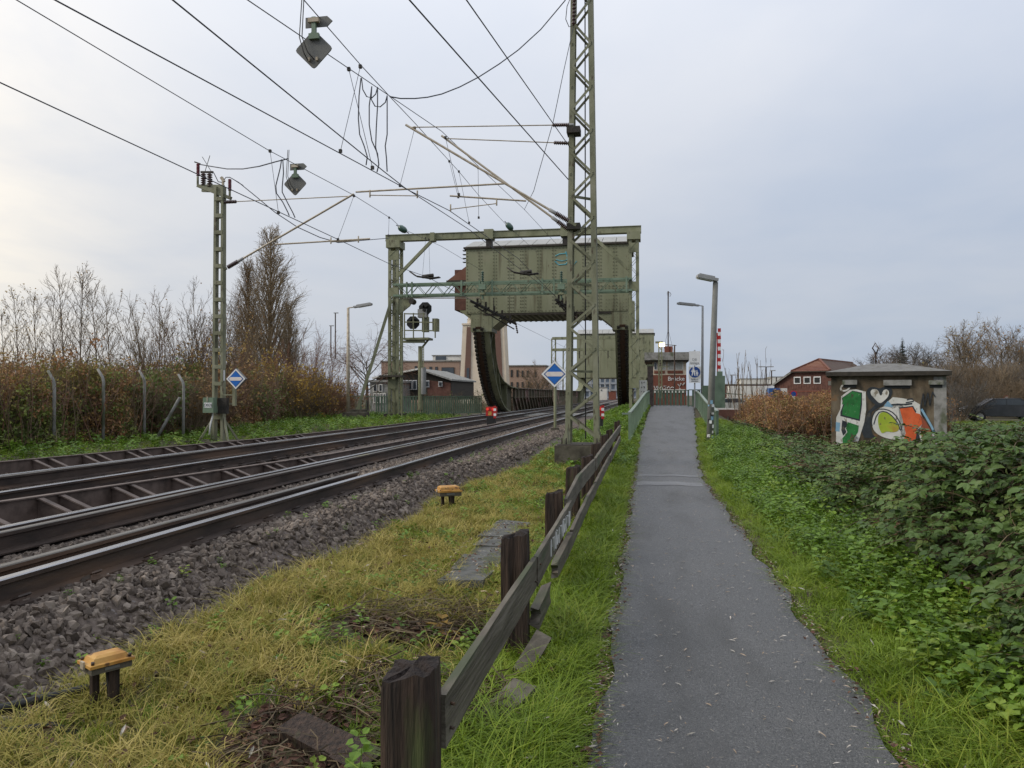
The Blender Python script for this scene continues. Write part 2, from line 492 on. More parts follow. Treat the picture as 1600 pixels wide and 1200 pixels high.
class MB:
    """collects pieces of one joined mesh"""
    def __init__(s):
        s.V, s.F, s.mi = [], [], []

    def add(s, V, F, mi=0):
        o = len(s.V)
        s.V += list(V)
        s.F += [tuple(i + o for i in f) for f in F]
        s.mi += [mi] * len(F)

    def box(s, c, size, rot=None, mi=0):
        c = Vector(c)
        vs_ = []
        for z in (-.5, .5):
            for x, y in ((-.5, -.5), (.5, -.5), (.5, .5), (-.5, .5)):
                v = Vector((x * size[0], y * size[1], z * size[2]))
                vs_.append(c + (rot @ v if rot is not None else v))
        s.add(vs_, [(3, 2, 1, 0), (4, 5, 6, 7), (0, 1, 5, 4), (1, 2, 6, 5), (2, 3, 7, 6), (3, 0, 4, 7)], mi)

    def bar(s, p0, p1, w, h, mi=0, up=(0, 0, 1)):
        p0, p1 = Vector(p0), Vector(p1)
        s.box((p0 + p1) / 2, ((p1 - p0).length, w, h), frame_from(p1 - p0, up), mi)

    def tube(s, pts, r, n=4, mi=0):
        V, F = tube_geo(pts, r, n)
        s.add(V, F, mi)

    def prism(s, poly, axis_vec, mi=0):
        a = Vector(axis_vec)
        n = len(poly)
        V = [Vector(p) for p in poly] + [Vector(p) + a for p in poly]
        F = [tuple(range(n))[::-1], tuple(range(n, 2 * n))] + [(i, (i + 1) % n, n + (i + 1) % n, n + i) for i in range(n)]
        s.add(V, F, mi)

    def build(s, name, mats, parent=None, smooth=False):
        if not isinstance(mats, (list, tuple)):
            mats = [mats]
        return mesh(name, s.V, s.F, None, parent, smooth, mats=mats, mi=s.mi)


def prism(name, poly, vec, mat, parent=None):
    m = MB()
    m.prism(poly, vec)
    return m.build(name, mat, parent)


def text(name, s, size, loc, mat, parent, rz=0, align='CENTER', ext=.004):
    cu = bpy.data.curves.new(name, 'FONT')
    cu.body, cu.size, cu.extrude, cu.align_x, cu.align_y = s, size, ext, align, 'CENTER'
    cu.materials.append(mat)
    tmp = bpy.data.objects.new('tmp_text', cu)
    me = bpy.data.meshes.new_from_object(tmp)
    bpy.data.objects.remove(tmp)
    o = bpy.data.objects.new(name, me)
    return link(o, Matrix.Translation(Vector(loc)) @ Matrix.Rotation(rz, 4, 'Z') @ Matrix.Rotation(math.pi / 2, 4, 'X'), parent)


# ------------------------------------------------------------------ scatter: points carrying rot / scl / idx, instanced by geometry nodes
def proto(name, mb, mats, smooth=False):
    if not isinstance(mats, (list, tuple)):
        mats = [mats]
    me = bpy.data.meshes.new(name)
    me.from_pydata([tuple(v) for v in mb.V], [], mb.F)
    for m in mats:
        me.materials.append(m)
    me.polygons.foreach_set('material_index', mb.mi)
    if smooth:
        me.polygons.foreach_set('use_smooth', [True] * len(me.polygons))
    me.update()
    return bpy.data.objects.new(name, me)


def scatter(name, protos, P, rot, scl, idx=None, label=None, cat=None, parent=None):
    P = np.asarray(P, dtype=np.float32)
    n = len(P)
    me = bpy.data.meshes.new(name)
    me.vertices.add(n)
    me.vertices.foreach_set('co', P.ravel())
    a = me.attributes.new('rot', 'FLOAT_VECTOR', 'POINT')
    a.data.foreach_set('vector', np.asarray(rot, dtype=np.float32).ravel())
    a = me.attributes.new('scl', 'FLOAT_VECTOR', 'POINT')
    s = np.asarray(scl, dtype=np.float32)
    if s.ndim == 1:
        s = np.repeat(s[:, None], 3, 1)
    a.data.foreach_set('vector', s.ravel())
    a = me.attributes.new('idx', 'INT', 'POINT')
    a.data.foreach_set('value', (idx if idx is not None else rng.integers(0, len(protos), n)).astype(np.int32))
    o = bpy.data.objects.new(name, me)
    link(o, None, parent)
    ng = bpy.data.node_groups.new(name, 'GeometryNodeTree')
    ng.interface.new_socket('Geometry', in_out='INPUT', socket_type='NodeSocketGeometry')
    ng.interface.new_socket('Geometry', in_out='OUTPUT', socket_type='NodeSocketGeometry')
    N, L = ng.nodes.new, ng.links.new
    gi, go, ip = N('NodeGroupInput'), N('NodeGroupOutput'), N('GeometryNodeInstanceOnPoints')
    L(gi.outputs[0], ip.inputs['Points'])
    if len(protos) > 1:
        jn = N('GeometryNodeJoinGeometry')
        for p in protos:
            oi = N('GeometryNodeObjectInfo')
            oi.inputs['Object'].default_value = p
            oi.inputs['As Instance'].default_value = True
            L(oi.outputs['Geometry'], jn.inputs[0])
        L(jn.outputs[0], ip.inputs['Instance'])
        ip.inputs['Pick Instance'].default_value = True
    else:
        oi = N('GeometryNodeObjectInfo')
        oi.inputs['Object'].default_value = protos[0]
        oi.inputs['As Instance'].default_value = True
        L(oi.outputs['Geometry'], ip.inputs['Instance'])
    for nm, ty, sock in (('rot', 'FLOAT_VECTOR', 'Rotation'), ('scl', 'FLOAT_VECTOR', 'Scale'), ('idx', 'INT', 'Instance Index')):
        na = N('GeometryNodeInputNamedAttribute')
        na.data_type = ty
        na.inputs['Name'].default_value = nm
        out = [s_ for s_ in na.outputs if s_.enabled][0]
        L(out, ip.inputs[sock])
    L(ip.outputs[0], go.inputs[0])
    md = o.modifiers.new('scatter', 'NODES')
    md.node_group = ng
    return tag(o, label, cat, None, 'stuff')


def smooth(t):
    t = np.clip(t, 0, 1)
    return t * t * (3 - 2 * t)

# ================================================================== STRUCTURE: ground, path, ballast, water
def pz(y):
    return .9 * smooth((np.asarray(y, dtype=float) - 16) / 30)


PL = ([-4, 14, 25, 45, 60], [-.23, -.23, -.2, .26, .30])
PR = ([-4, 11, 14, 18, 24, 45, 60], [1.10, 1.09, 1.04, 1.16, 1.5, 2.65, 2.8])


def pleft(y):
    return np.interp(y, *PL)


def pright(y):
    return np.interp(y, *PR)


def wob(x, y, s=1.0, o=0.0):
    x, y = np.asarray(x, float), np.asarray(y, float)
    return (np.sin(x * 1.9 * s + o) * np.cos(y * 1.3 * s + o * 2) + .6 * np.sin(x * 4.3 * s + y * 3.1 * s + o) + .4 * np.cos(y * 7.7 * s - x * 5.1 * s + 1 + o)) / 2


def ball_edge(y):
    """X of the foot of the ballast shoulder on the path side"""
    y = np.asarray(y, float)
    return -3.02 + .10 * np.sin(y * .9) + .06 * np.sin(y * 2.7 + 1) + .5 * smooth((y - 11) / 8)


def bz(x, y):
    x = np.asarray(x, float)
    e = ball_edge(y)
    foot = .02 + .22 * smooth((np.asarray(y, float) - 12) / 20)
    right = foot + (.31 - foot) * smooth((e - x) / .50 + .05)
    left = .12 + .19 * smooth((x + 11.0) / .6)
    y = np.asarray(y, float)
    dip = .15 * smooth((x + 6.75) / .15) * smooth((-5.52 - x) / .12) * smooth((15 - y) / 2) + .10 * smooth((x + 10.2) / .3) * smooth((-8.95 - x) / .12) * smooth((22 - y) / 3)
    return np.where(x > -7, right, left) - dip


def ground_z(x, y, bumps=True):
    x, y = np.asarray(x, float), np.asarray(y, float)
    p = pz(y)
    inner = .03 + .25 * smooth((y - 12) / 20)
    t = smooth((x + 3.0) / 2.0)
    mid = inner * (1 - t) + p * t
    wr = 1 - smooth((x - 2.8) / 2.6)
    right = p * wr - .12 * smooth((x - 2.2) / 3) * (1 - smooth((x - 14) / 10))
    z = np.where(x < -1, mid, right)
    lt = smooth((-10.6 - x) / 2.5)
    z = np.where(x < -10.6, .22 + .12 * lt, z)
    bed = (x < ball_edge(y) + .05) & (x > -11.0)
    if bumps:
        b = .03 * wob(x, y) + .012 * wob(x, y, 2.7, 2)
        onp = smooth((x - pleft(y) + .25) / .2) * smooth((pright(y) + .25 - x) / .2)
        z = z + b * (1 - onp) - .04 * onp
    z = np.where(bed, np.minimum(z, bz(x, y) - .06), z)
    can = smooth((y - 57) / 3) * smooth((101 - y) / 3) * smooth((6 - x) / 3) * smooth((x + 170) / 5)
    return z - 3.2 * can


def sheet(name, xs, ys, zf, mat, kind='structure'):
    X, Y = np.meshgrid(xs, ys)
    Z = zf(X, Y)
    nx, ny = len(xs), len(ys)
    V = np.stack([X.ravel(), Y.ravel(), Z.ravel()], 1)
    F = [(j * nx + i, j * nx + i + 1, (j + 1) * nx + i + 1, (j + 1) * nx + i) for j in range(ny - 1) for i in range(nx - 1)]
    return tag(mesh(name, V, F, mat, smooth=True), kind=kind)


xs = np.concatenate([[-900, -500, -300, -170, -120, -80, -60, -45, -35, -28, -22, -18], np.arange(-16, 10, .24), [10.5, 11.5, 13, 15, 18, 22, 28, 36, 48, 64, 90, 140, 220, 400, 900]])
ys = np.concatenate([[-60, -20, -8, -4], np.arange(-2, 24, .3), np.arange(24, 56, .8), np.arange(56, 62, .6), [66, 74, 84, 92, 97], np.arange(97.6, 103, .6), [110, 125, 150, 190, 250, 350, 520, 900, 1600]])
sheet('ground', xs, ys, ground_z, gmoss)
bxs = np.concatenate([np.arange(-11.0, -4, .25), np.arange(-3.9, -2.2, .1)])
sheet('ballast_bed', bxs, np.concatenate([np.arange(-3, 16, .25), np.arange(16, 51, 1.0)]),
      lambda x, y: np.where(x > ball_edge(y) + .02, np.minimum(bz(x, y), ground_z(x, y) - .02), bz(x, y) + .012 * wob(x, y, 4)), ballm)
far = sheet('ballast_bed', np.array([-11., -9, -7, -5, -2.2]), np.array([104., 120, 150, 200, 300]), lambda x, y: x * 0 + .36, ballm)
# the footpath
pys = np.concatenate([np.arange(-3, 20, .25), np.arange(20, 53, .6)])
V, F, nx = [], [], 9
for y in pys:
    l, r = float(pleft(y)), float(pright(y))
    l += .035 * math.sin(y * 3.1) + .02 * math.sin(y * 7.3 + 1)
    r += .035 * math.sin(y * 2.7 + 2) + .025 * math.sin(y * 6.1)
    for i in range(nx):
        t = i / (nx - 1)
        V.append((l + (r - l) * t, y, float(pz(y)) + .006 + .016 * math.sin(math.pi * t) + (.012 * math.exp(-((y - 14.0) / .12) ** 2))))
for j in range(len(pys) - 1):
    for i in range(nx - 1):
        F.append((j * nx + i, j * nx + i + 1, (j + 1) * nx + i + 1, (j + 1) * nx + i))
path = tag(mesh('footpath', V, F, asph, smooth=True), kind='structure')
# patched strips across the path at the foot of the ramp
patchm = mk('asphalt_patch', [(.10, .10, .10), (.15, .15, .15)], scale=8, rough=.45, bump=.4, bscale=60)
for (y0, y1, nm) in ((13.7, 14.25, 'asphalt_patch'), (15.25, 15.5, 'asphalt_patch')):
    V, F = [], []
    for j, y in enumerate(np.linspace(y0, y1, 4)):
        for i in range(9):
            t = .01 + .97 * i / 8
            yy = y + .05 * math.sin(i * 1.7) * (1 if j in (0, 3) else .3)
            l, r = float(pleft(yy)) + .05, float(pright(yy)) - .05
            V.append((l + (r - l) * t, yy, float(pz(yy)) + .012 + .016 * math.sin(math.pi * t) + .012 * math.exp(-((yy - 14.0) / .12) ** 2)))
    for j in range(3):
        for i in range(8):
            F.append((j * 9 + i, j * 9 + i + 1, (j + 1) * 9 + i + 1, (j + 1) * 9 + i))
    mesh(nm, V, F, patchm, path, smooth=True)
crackm = mk('crack_fill', [(.02, .02, .02), (.035, .034, .033)], scale=9, rough=.7)
for (x0_, y0_, dx_, dy_, n_, sd_) in ((.35, 27.5, .14, .10, 9, 1), (.75, 29.0, .13, -.16, 7, 2),):
    r_ = random.Random(sd_)
    V, F, x, y = [], [], x0_, y0_
    for i in range(n_):
        w = .004 + .005 * r_.random()
        zc_ = float(pz(y)) + .010 + .016 * math.sin(math.pi * (x - float(pleft(y))) / (float(pright(y)) - float(pleft(y)))) + .012 * math.exp(-((y - 14.0) / .12) ** 2)
        q_ = (0, w) if abs(dx_) > abs(dy_) else (w, 0)
        V += [(x - q_[0], y - q_[1], zc_), (x + q_[0], y + q_[1], zc_)]
        if i:
            F.append((2 * i - 2, 2 * i, 2 * i + 1, 2 * i - 1))
        x += dx_ * r_.uniform(.6, 1.3) + r_.uniform(-.04, .04)
        y += dy_ * r_.uniform(.6, 1.3) + r_.uniform(-.05, .05)
    mesh('crack', V, F, crackm, path)
mesh('water', [(-170, 55, -1.9), (8, 55, -1.9), (8, 104, -1.9), (-170, 104, -1.9)], [(0, 1, 2, 3)], waterm)['kind'] = 'structure'

# ================================================================== TRACKS
RT = .5                                   # rail top
RP = [(-.075, 0), (.075, 0), (.075, .012), (.012, .032), (.010, .125), (.036, .138), (.036, .165), (.028, .172), (-.028, .172), (-.036, .165), (-.036, .138), (-.010, .125), (-.012, .032), (-.075, .012)]


def rail(name, pts, parent, top=railtop, dz=0, side=railside):
    """rail swept along plan points"""
    V, F, mi = [], [], []
    n = len(RP)
    for i, (x, y) in enumerate(pts):
        a, b = pts[max(0, i - 1)], pts[min(len(pts) - 1, i + 1)]
        d = Vector((b[0] - a[0], b[1] - a[1], 0)).normalized()
        nrm = Vector((d.y, -d.x, 0))
        for (u, v) in RP:
            V.append(Vector((x, y, RT - .172 + dz + v)) + nrm * u)
    for i in range(len(pts) - 1):
        for k in range(n):
            k2 = (k + 1) % n
            F.append((i * n + k, (i + 1) * n + k, (i + 1) * n + k2, i * n + k2))
            mi.append(1 if k in (6, 7, 8) else 0)
    F += [tuple(range(n)), tuple((len(pts) - 1) * n + k for k in range(n))[::-1]]
    mi += [0, 0]
    return mesh(name, V, F, None, parent, mats=[side, top], mi=mi)


def clips(name, xlist, ys_, parent):
    m = MB()
    for x in xlist:
        for y in ys_:
            for s in (-1, 1):
                pts = [(x + s * .05, y - .05, RT - .135), (x + s * .10, y - .045, RT - .115), (x + s * .125, y, RT - .105), (x + s * .10, y + .045, RT - .115), (x + s * .05, y + .05, RT - .135)]
                m.tube(pts, .009, 4)
                m.box((x + s * .10, y, RT - .16), (.09, .16, .02))
    return tag(m.build(name, railside, parent), kind='stuff')


def track(xa, xb, label, guards, y0, y1, sl_end):
    t = thing('railway_track', label, 'railway track', ((xa + xb) / 2, 0, .3), 'railway tracks')
    for x in (xa, xb):
        rail('rail', [(x, y) for y in (y0, 5, 20, 50, y1)], t)
    for (x, ya, yb) in guards:
        rail('guard_rail', [(x, ya), (x, (ya + yb) / 2), (x, yb)], t, top=guardtop, dz=.012)
    y = 1.0
    while y < sl_end:
        box('sleeper', ((xa + xb) / 2, y, RT - .172 - .118), (1.9, .26, .19), sleeper_m, t)
        y += .62
    clips('rail_clips', (xa, xb), np.arange(1.62, 20, .62), t)
    return t


t1 = track(-3.82, -5.31, 'near railway track with twin bright rails beside the wooden fence', [(-4.06, -2, 10.4), (-5.06, -2, 104)], -4, 300, 50)
for (x, y, s) in ((-5.29, 5.2, 1),):
    box('marker_plate', (x + .019, y, RT - .075), (.006, .16, .08), grey_m, t1)
    box('marker_plate', (x + .024, y, RT - .075), (.004, .07, .05), yellowbox, t1)
for y in (5.9, 9.4, 12.6):
    box('fishplate', (-5.31 + .03, y, RT - .085), (.03, .55, .075), railside, t1)
track(-7.25, -8.755, 'far railway track with rusty rails running beside the hedge', [(-8.50, -2, 104), ], -4, 300, 50)


def guide_beam(label, pts, ribs, side):
    t = thing('guide_beam', label, 'guide beam', (pts[0][0], pts[0][1], .25), 'flared steel guide beams')
    m = MB()
    for (a, b) in zip(pts[:-1], pts[1:]):
        m.bar((a[0], a[1], .36), (b[0], b[1], .36), .03, .30)
        m.bar((a[0], a[1], .517), (b[0], b[1], .517), .09, .014)
    m.build('side_plate', ribsteel, t)
    tri = MB()
    tri.prism([(.02, -.008, -.13), (.02, -.008, .13), (.06, -.008, .13), (.62, -.008, -.09), (.62, -.008, -.13)], (0, .016, 0))
    tri.prism([(.02, -.035, .131), (.06, -.035, .131), (.62, -.035, -.089), (.62, -.035, -.105), (.06, -.035, .115), (.02, -.035, .115)], (0, .07, 0))
    me = None
    for y in ribs:
        x = float(np.interp(y, [p[1] for p in pts], [p[0] for p in pts]))
        M = Matrix.Translation((x, y, .372))
        if me is None:
            me = tri.build('rib', ribsteel, t)
            me.matrix_basis = M
            WM[me.name] = M
            md = me.data
        else:
            link(bpy.data.objects.new('rib', md), M, t)
    return t


guide_beam('flared steel guide beam with slanting ribs between the two tracks', [(-6.95, 3.2), (-6.62, 5.5), (-6.40, 7.2), (-5.95, 11), (-5.72, 13.2), (-5.58, 25), (-5.56, 49)],
           [y for k in range(8) for y in (5.2 + k * 1.0, 5.47 + k * 1.0)], 1)
guide_beam('flared steel guide beam with slanting ribs between the far track and the hedge', [(-10.6, 8.5), (-10.3, 10.8), (-9.45, 17.4), (-9.12, 26), (-9.10, 49)],
           [y for k in range(9) for y in (11.4 + k * 1.0, 11.7 + k * 1.0)], 1)

# ================================================================== MASTS
def lat_mast(label, cx, cy, zb, zt, wb, wt_, nb):
    t = thing('lattice_mast', label, 'catenary mast', (cx, cy, zb))
    def c(sx, sy, z):
        w = wb + (wt_ - wb) * (z - zb) / (zt - zb)
        return Vector((cx + sx * w / 2, cy + sy * w * .42, z))
    L = .115
    for sx in (-1, 1):
        for sy in (-1, 1):
            m = MB()
            a, b = c(sx, sy, zb), c(sx, sy, zt)
            up = (0, sy, 0)
            m.bar(a + Vector((0, -sy * .009, 0)), b + Vector((0, -sy * .009, 0)), L, .014, up=(0, 1, 0))
            m.bar(a + Vector((sx * L / 2 - sx * .007, -sy * (L / 2 + .016), 0)), b + Vector((sx * L / 2 - sx * .007, -sy * (L / 2 + .016), 0)), .014, L - .016, up=(0, 1, 0))
            m.build('leg', mast_paint, t)
    hs = np.linspace(zb + .15, zt - .1, nb + 1)
    for i in range(nb):
        s = 1 if i % 2 else -1
        for sy in (-1, 1):
            off = Vector((0, sy * .004, 0))
            bar('lacing_bar', c(-s, sy, hs[i]) + off, c(s, sy, hs[i + 1]) + off, .055, .01, mast_paint, t, up=(0, 1, 0))
        for sx in (-1, 1):
            off = Vector((sx * .004, 0, 0))
            bar('lacing_bar', c(sx, s, hs[i]) + off, c(sx, -s, hs[i + 1]) + off, .01, .055, mast_paint, t, up=(0, 1, 0))
    for z, in ((hs[3],), (hs[7],), (hs[11],)):
        bar('stiffener', c(-1, -1, z), c(1, 1, z), .05, .05, mast_paint, t)
    # base: gussets, plate, anchor bolts, footing
    for sx in (-1, 1):
        for sy in (-1, 1):
            p = c(sx, sy, zb)
            prism('gusset', [p + Vector((-sx * .02, 0, 0)), p + Vector((sx * .16, 0, 0)), p + Vector((sx * .01, 0, .38))], (0, .012 * sy, 0), mast_paint, t)
            for k in (-1, 1):
                rod('anchor_bolt', p + Vector((sx * .07 + k * .05, sy * .05, -.02)), p + Vector((sx * .07 + k * .05, sy * .05, .14)), .014, darksteel, t)
    box('base_plate', (cx, cy, zb - .01), (wb + .42, wb + .30, .022), darkedge, t)
    box('footing', (cx, cy, zb - .34), (wb + .52, wb + .46, .64), concd, t)
    rod('earth_cable', (cx + .05, cy - .38, zb - .6), (cx + .02, cy - .38, zb + .02), .012, black_m, t)
    return t


MX, MY = -1.42, 17.4
mast = lat_mast('tall tapering green lattice mast on a dark concrete block beside the wooden fence', MX, MY, .50, 11.6, .64, .36, 22)
rod('down_cable', (MX + .06, MY + .05, .6), (MX + .06, MY + .05, 11.5), .014, black_m, mast)


def ribbed(name, p0, p1, mat, parent, r0=.03, r1=.062, n=9):
    p0, p1 = Vector(p0), Vector(p1)
    pts, rs = [], []
    for i in range(n):
        for f, r in ((0, r0), (.25, r1), (.5, r1), (.75, r0)):
            pts.append(p0.lerp(p1, (i + f) / n))
            rs.append(r)
    pts.append(p1)
    rs.append(r0)
    return tube(name, pts, rs, mat, parent, 8)


def cantilever(mast_, root, tip, tie_root, reg0, reg1, st0, st1, Y, parent_label):
    """a bracket arm: strut tube with insulator at its foot, tie with insulator, registration tube, steady arm (photo points on the plane Y)"""
    A, B = at_y(*root, Y), at_y(*tip, Y)
    d = (B - A).normalized()
    s = bar('bracket_stub', A - d * .12, A + d * .04, .06, .06, mast_paint, mast_)
    arm = rod('bracket_arm', A + d * .55, B, .026, galv, mast_)
    ribbed('insulator', A + d * .08, A + d * .42, insul, arm)
    rod('clamp', A + d * .40, A + d * .58, .042, grey_m, arm)
    T0 = at_y(*tie_root, Y)
    T1 = B - d * .12
    e = (T1 - T0).normalized()
    tie = rod('tie_rod', T0 + e * .38, T1, .013, galv, mast_)
    ribbed('insulator', T0 + e * .06, T0 + e * .42, insul, tie, r1=.05, n=8)
    rod('clamp', T0 - e * .05, T0 + e * .1, .03, grey_m, tie)
    if reg0:
        p, q = at_y(*reg0, Y), at_y(*reg1, Y)
        rt = rod('registration_tube', p, q, .021, galv, mast_)
        u, v = at_y(*st0, Y), at_y(*st1, Y)
        rod('steady_arm', u, v, .012, galv, rt)
        for w in (u, v):
            rod('drop_bracket', w + Vector((0, 0, -.05)), w + Vector((0, 0, .12)), .018, galv, rt)
    return arm


cantilever(mast, (893, 348), (634, 195), (893, 195), (556, 300), (788, 287), (578, 305), (652, 306), MY - .55, '')
cantilever(mast, (893, 362), (690, 212), (893, 224), (703, 306), (822, 314), (776, 318), (704, 327), MY + .55, '')
for (x, y) in ((888, 205), (888, 355)):
    p = at_y(x, y, MY - .2)
    box('bracket_clamp', p + Vector((.12, .05, 0)), (.30, .34, .14), darksteel, mast)
# hanging insulator string near the mast top
p0, p1 = at_y(898, -30, MY - .3), at_y(896, 40, MY - .3)
ribbed('insulator_string', p0, p1, insul, mast, r0=.02, r1=.05, n=12)
tube('jumper', [at_y(898, -20, MY - .3), at_y(886, 10, MY - .35), at_y(884, 30, MY - .35), at_y(889, 42, MY - .3), at_y(896, 40, MY - .3)], .009, wirem, mast, 4)

# --- left mast
LX, LY = -11.27, 18.9
lm = thing('frame_mast', 'slender green frame mast with insulator crossarm in front of the hedge', 'catenary mast', (LX, LY, .35))
ztop = at_y(343, 292, LY).z
for s in (-1, 1):
    m = MB()
    m.bar((LX + s * .125, LY, .25), (LX + s * .10, LY, ztop), .07, .16, up=(0, 1, 0))
    m.build('leg', mast_paint, lm)
z = 1.0
while z < ztop - .1:
    for sy in (-1, 1):
        box('batten_plate', (LX, LY + sy * .083, z), (.24, .012, .10), mast_paint, lm)
    z += .45
for s in (-1, 1):
    bar('base_strut', (LX + s * .15, LY, 1.0), (LX + s * .42, LY - .25, .36), .05, .05, mast_paint, lm)
    bar('base_strut', (LX + s * .15, LY, .95), (LX + s * .4, LY + .3, .36), .05, .05, mast_paint, lm)
box('footing', (LX, LY, .18), (1.3, 1.0, .4), concd, lm)
box('number_strip', (LX + .163, LY - .03, 2.12), (.006, .06, .28), white_m, lm)
# switch box with its plate, white pipe
q = at_y(329, 633, LY - .32)
sw = box('switch_box', q, (.30, .24, .40), steel2, lm)
box('number_plate', q + Vector((0, -.124, -.0)), (.22, .006, .13), white_m, sw)
text('lettering', '(303)', .11, q + Vector((0, -.128, 0)), black_m, sw)
box('hinge', q + Vector((-.02, -.124, .16)), (.02, .02, .14), galv, sw)
box('mounting_plate', q + Vector((.25, .16, -.02)), (.30, .12, .42), darksteel, lm)
tube('white_pipe', [q + Vector((.03, .05, -.2)), q + Vector((.03, .05, -.3)), q + Vector((.0, 0, -.5)), q + Vector((-.03, 0, -.78))], .022, white_m, lm, 6)
# head: crossarm, insulators
H = lambda px, py: at_y(px, py, LY)
bar('crossarm', H(309, 290), H(361, 310), .09, .09, mast_paint, lm)
bar('crossarm', H(316, 294), H(350, 295), .06, .20, mast_paint, lm)
for (a, b, mt, nm) in (((309, 289), (309, 276), galv, 'stub'), ((309.5, 275), (309.5, 256), insul_red, 'insulator'), ((318, 290), (318, 271), insul, 'insulator'), ((328, 292), (327.5, 271), insul, 'insulator'),
                       ((359, 309), (359, 298), galv, 'stub'), ((359, 298), (359, 280), insul_red, 'insulator')):
    if nm == 'stub':
        rod('insulator_stub', H(*a), H(*b), .03, mast_paint, lm)
    else:
        ribbed('insulator', H(*a), H(*b), mt, lm, r0=.035, r1=.075 if mt == insul else .05, n=6 if mt == insul else 9)
bar('switch_blade', H(314, 269), H(333, 269), .05, .05, darksteel, lm)
bar('arcing_horn', H(332, 271), H(316, 245), .012, .012, darksteel, lm)
bar('arcing_horn', H(320, 269), H(328, 243), .012, .012, darksteel, lm)
bar('horn_contact', H(304, 253), H(313, 256), .03, .03, darksteel, lm)
bar('switch_arm', H(348, 294), H(349, 279), .05, .05, galv, lm)
bar('switch_arm', H(350, 284), H(346, 277), .07, .07, galv, lm)
tube('jumper', [H(334, 270), H(337, 276), H(341, 284), H(347, 285)], .012, wirem, lm, 4)
tube('jumper', [H(349, 283), H(353, 277), H(359, 277), H(366, 281), H(380, 290)], .012, wirem, lm, 4)
cantilever(lm, (352, 420), (553, 303), (347, 316), (430, 382), (578, 373), (517, 378), (560, 376), LY, '')


# --- diamond signs (blue with a white bar, white rim, black line)
def diamond_sign(label, c, half, post, right_depth=.0, bracket=None):
    c = Vector(c)
    t = thing('catenary_sign', label, 'railway sign', c, 'blue and white diamond signs')
    def dia(nm, h, y, th, mt, par):
        return prism(nm, [c + Vector((0, y, h)), c + Vector((-h, y, 0)), c + Vector((0, y, -h)), c + Vector((h, y, 0))], (0, th, 0), mt, par)
    bk = dia('sign_case', half, 0, .10, signgrey, t)
    dia('rim', half * .985, -.006, .005, white_m, bk)
    dia('outline', half * .80, -.010, .003, black_m, bk)
    dia('blue_face', half * .76, -.014, .003, blue_m, bk)
    h, k = half * .70, .17 * half
    poly = [(-h, 0), (-h + k, -k), (h - k, -k), (h, 0), (h - k, k), (-h + k, k)]
    prism('white_bar', [c + Vector((x, -.018, z)) for x, z in poly], (0, .003, 0), pink_m, bk)
    if post:
        rod('post', (c.x, c.y + .14, post), (c.x, c.y + .14, c.z + half * .3), .05, steel, t)
        box('post_foot', (c.x, c.y + .14, post + .06), (.26, .26, .12), concd, t)
    if bracket:
        for b in bracket:
            bar('bracket', b[0], b[1], b[2], b[2], mast_paint, t)
    return t


cL = at_y(368.5, 592, LY - .5)
diamond_sign('blue diamond sign with white bar on a bracket of the left mast', cL, .27, None,
             bracket=[(H(349, 617) + Vector((0, -.1, 0)), H(371, 617) + Vector((0, -.1, 0)), .03), (H(349, 631) + Vector((0, -.1, 0)), H(371, 631) + Vector((0, -.1, 0)), .03),
                      (H(371, 634) + Vector((0, -.15, 0)), H(371, 600) + Vector((0, -.15, 0)), .08)])
cR = at_y(866.5, 584.5, 27)
diamond_sign('blue diamond sign with white bar on a post just left of the tall lattice mast', cR, .48, .32)


# --- signs seen from behind, hung on the wires
def hung_sign(label, c, half, plate_dir):
    c = Vector(c)
    t = thing('hanging_sign', label, 'hanging sign', c, 'diamond signs hung on the wires seen from behind')
    m = MB()
    n = 5
    pts = []
    for k in range(4):
        a = math.pi / 2 * k
        for j in (-1, 0, 1):
            b = a + j * .12
            rr = half * (1 - .06 * abs(j)) if j else half * .985
            pts.append(c + Vector((rr * math.cos(b), 0, rr * math.sin(b))))
    prism('sign_plate', pts, (0, .02, 0), signgrey, t)
    bar('hanger', c + Vector((.02, -.03, half * .75)), c + Vector((.02, -.03, half + .17)), .06, .05, steel2, t)
    box('hanger_foot', c + Vector((.02, -.03, half * .62)), (.15, .05, .08), steel2, t)
    z = half + .12
    s = plate_dir
    prism('arrow_plate', [c + Vector((x * s, .01, z + dz)) for x, dz in ((-.13, -.075), (.20, -.075), (.28, 0), (.20, .075), (-.13, .075))], (0, .015, 0), signgrey, t)
    box('clamp', c + Vector((.02, -.04, z)), (.16, .06, .06), galv, t)
    for k in (-1, 1):
        tube('loop_cable', [c + Vector((-.14 + k * .015, -.05, half + .5)), c + Vector((-.17 + k * .02, -.06, half * .6)), c + Vector((-.10 + k * .03, -.05, -half * .2)), c + Vector((k * .05 - .02, -.04, -half * .62))], .008, black_m, t, 4)
    for k in (-1, 1):
        box('cable_clip', c + Vector((k * .06, -.02, -half * .55)), (.03, .03, .05), galv, t)
    return t


hung_sign('large grey back of a diamond sign hung on the wire high above the tracks', at_d(490, 77, 11), .275, 1)
hung_sign('smaller grey diamond sign back hung on the wire beside the slender frame mast', at_d(461, 287, 17.6), .27, 1)

# ================================================================== OVERHEAD WIRES (photo points taken at a distance Y each)
def wire(label, pts, r=.009, group='overhead wires', name='overhead_wire', drops=(), cat='wire'):
    P = [at_y(*p) for p in pts]
    t = tube(name, P, r, wirem, None, 5)
    tag(t, label, cat, group)
    for d in drops:
        D = [at_y(*p) for p in d]
        tube('dropper', D, .005, wirem, t, 4)
    return t


def ext(p, q, Y):
    """third photo-plane point on the straight line p-q continued to Y"""
    a, b = at_y(*p), at_y(*q)
    return a + (b - a) * ((Y - a.y) / (b.y - a.y))


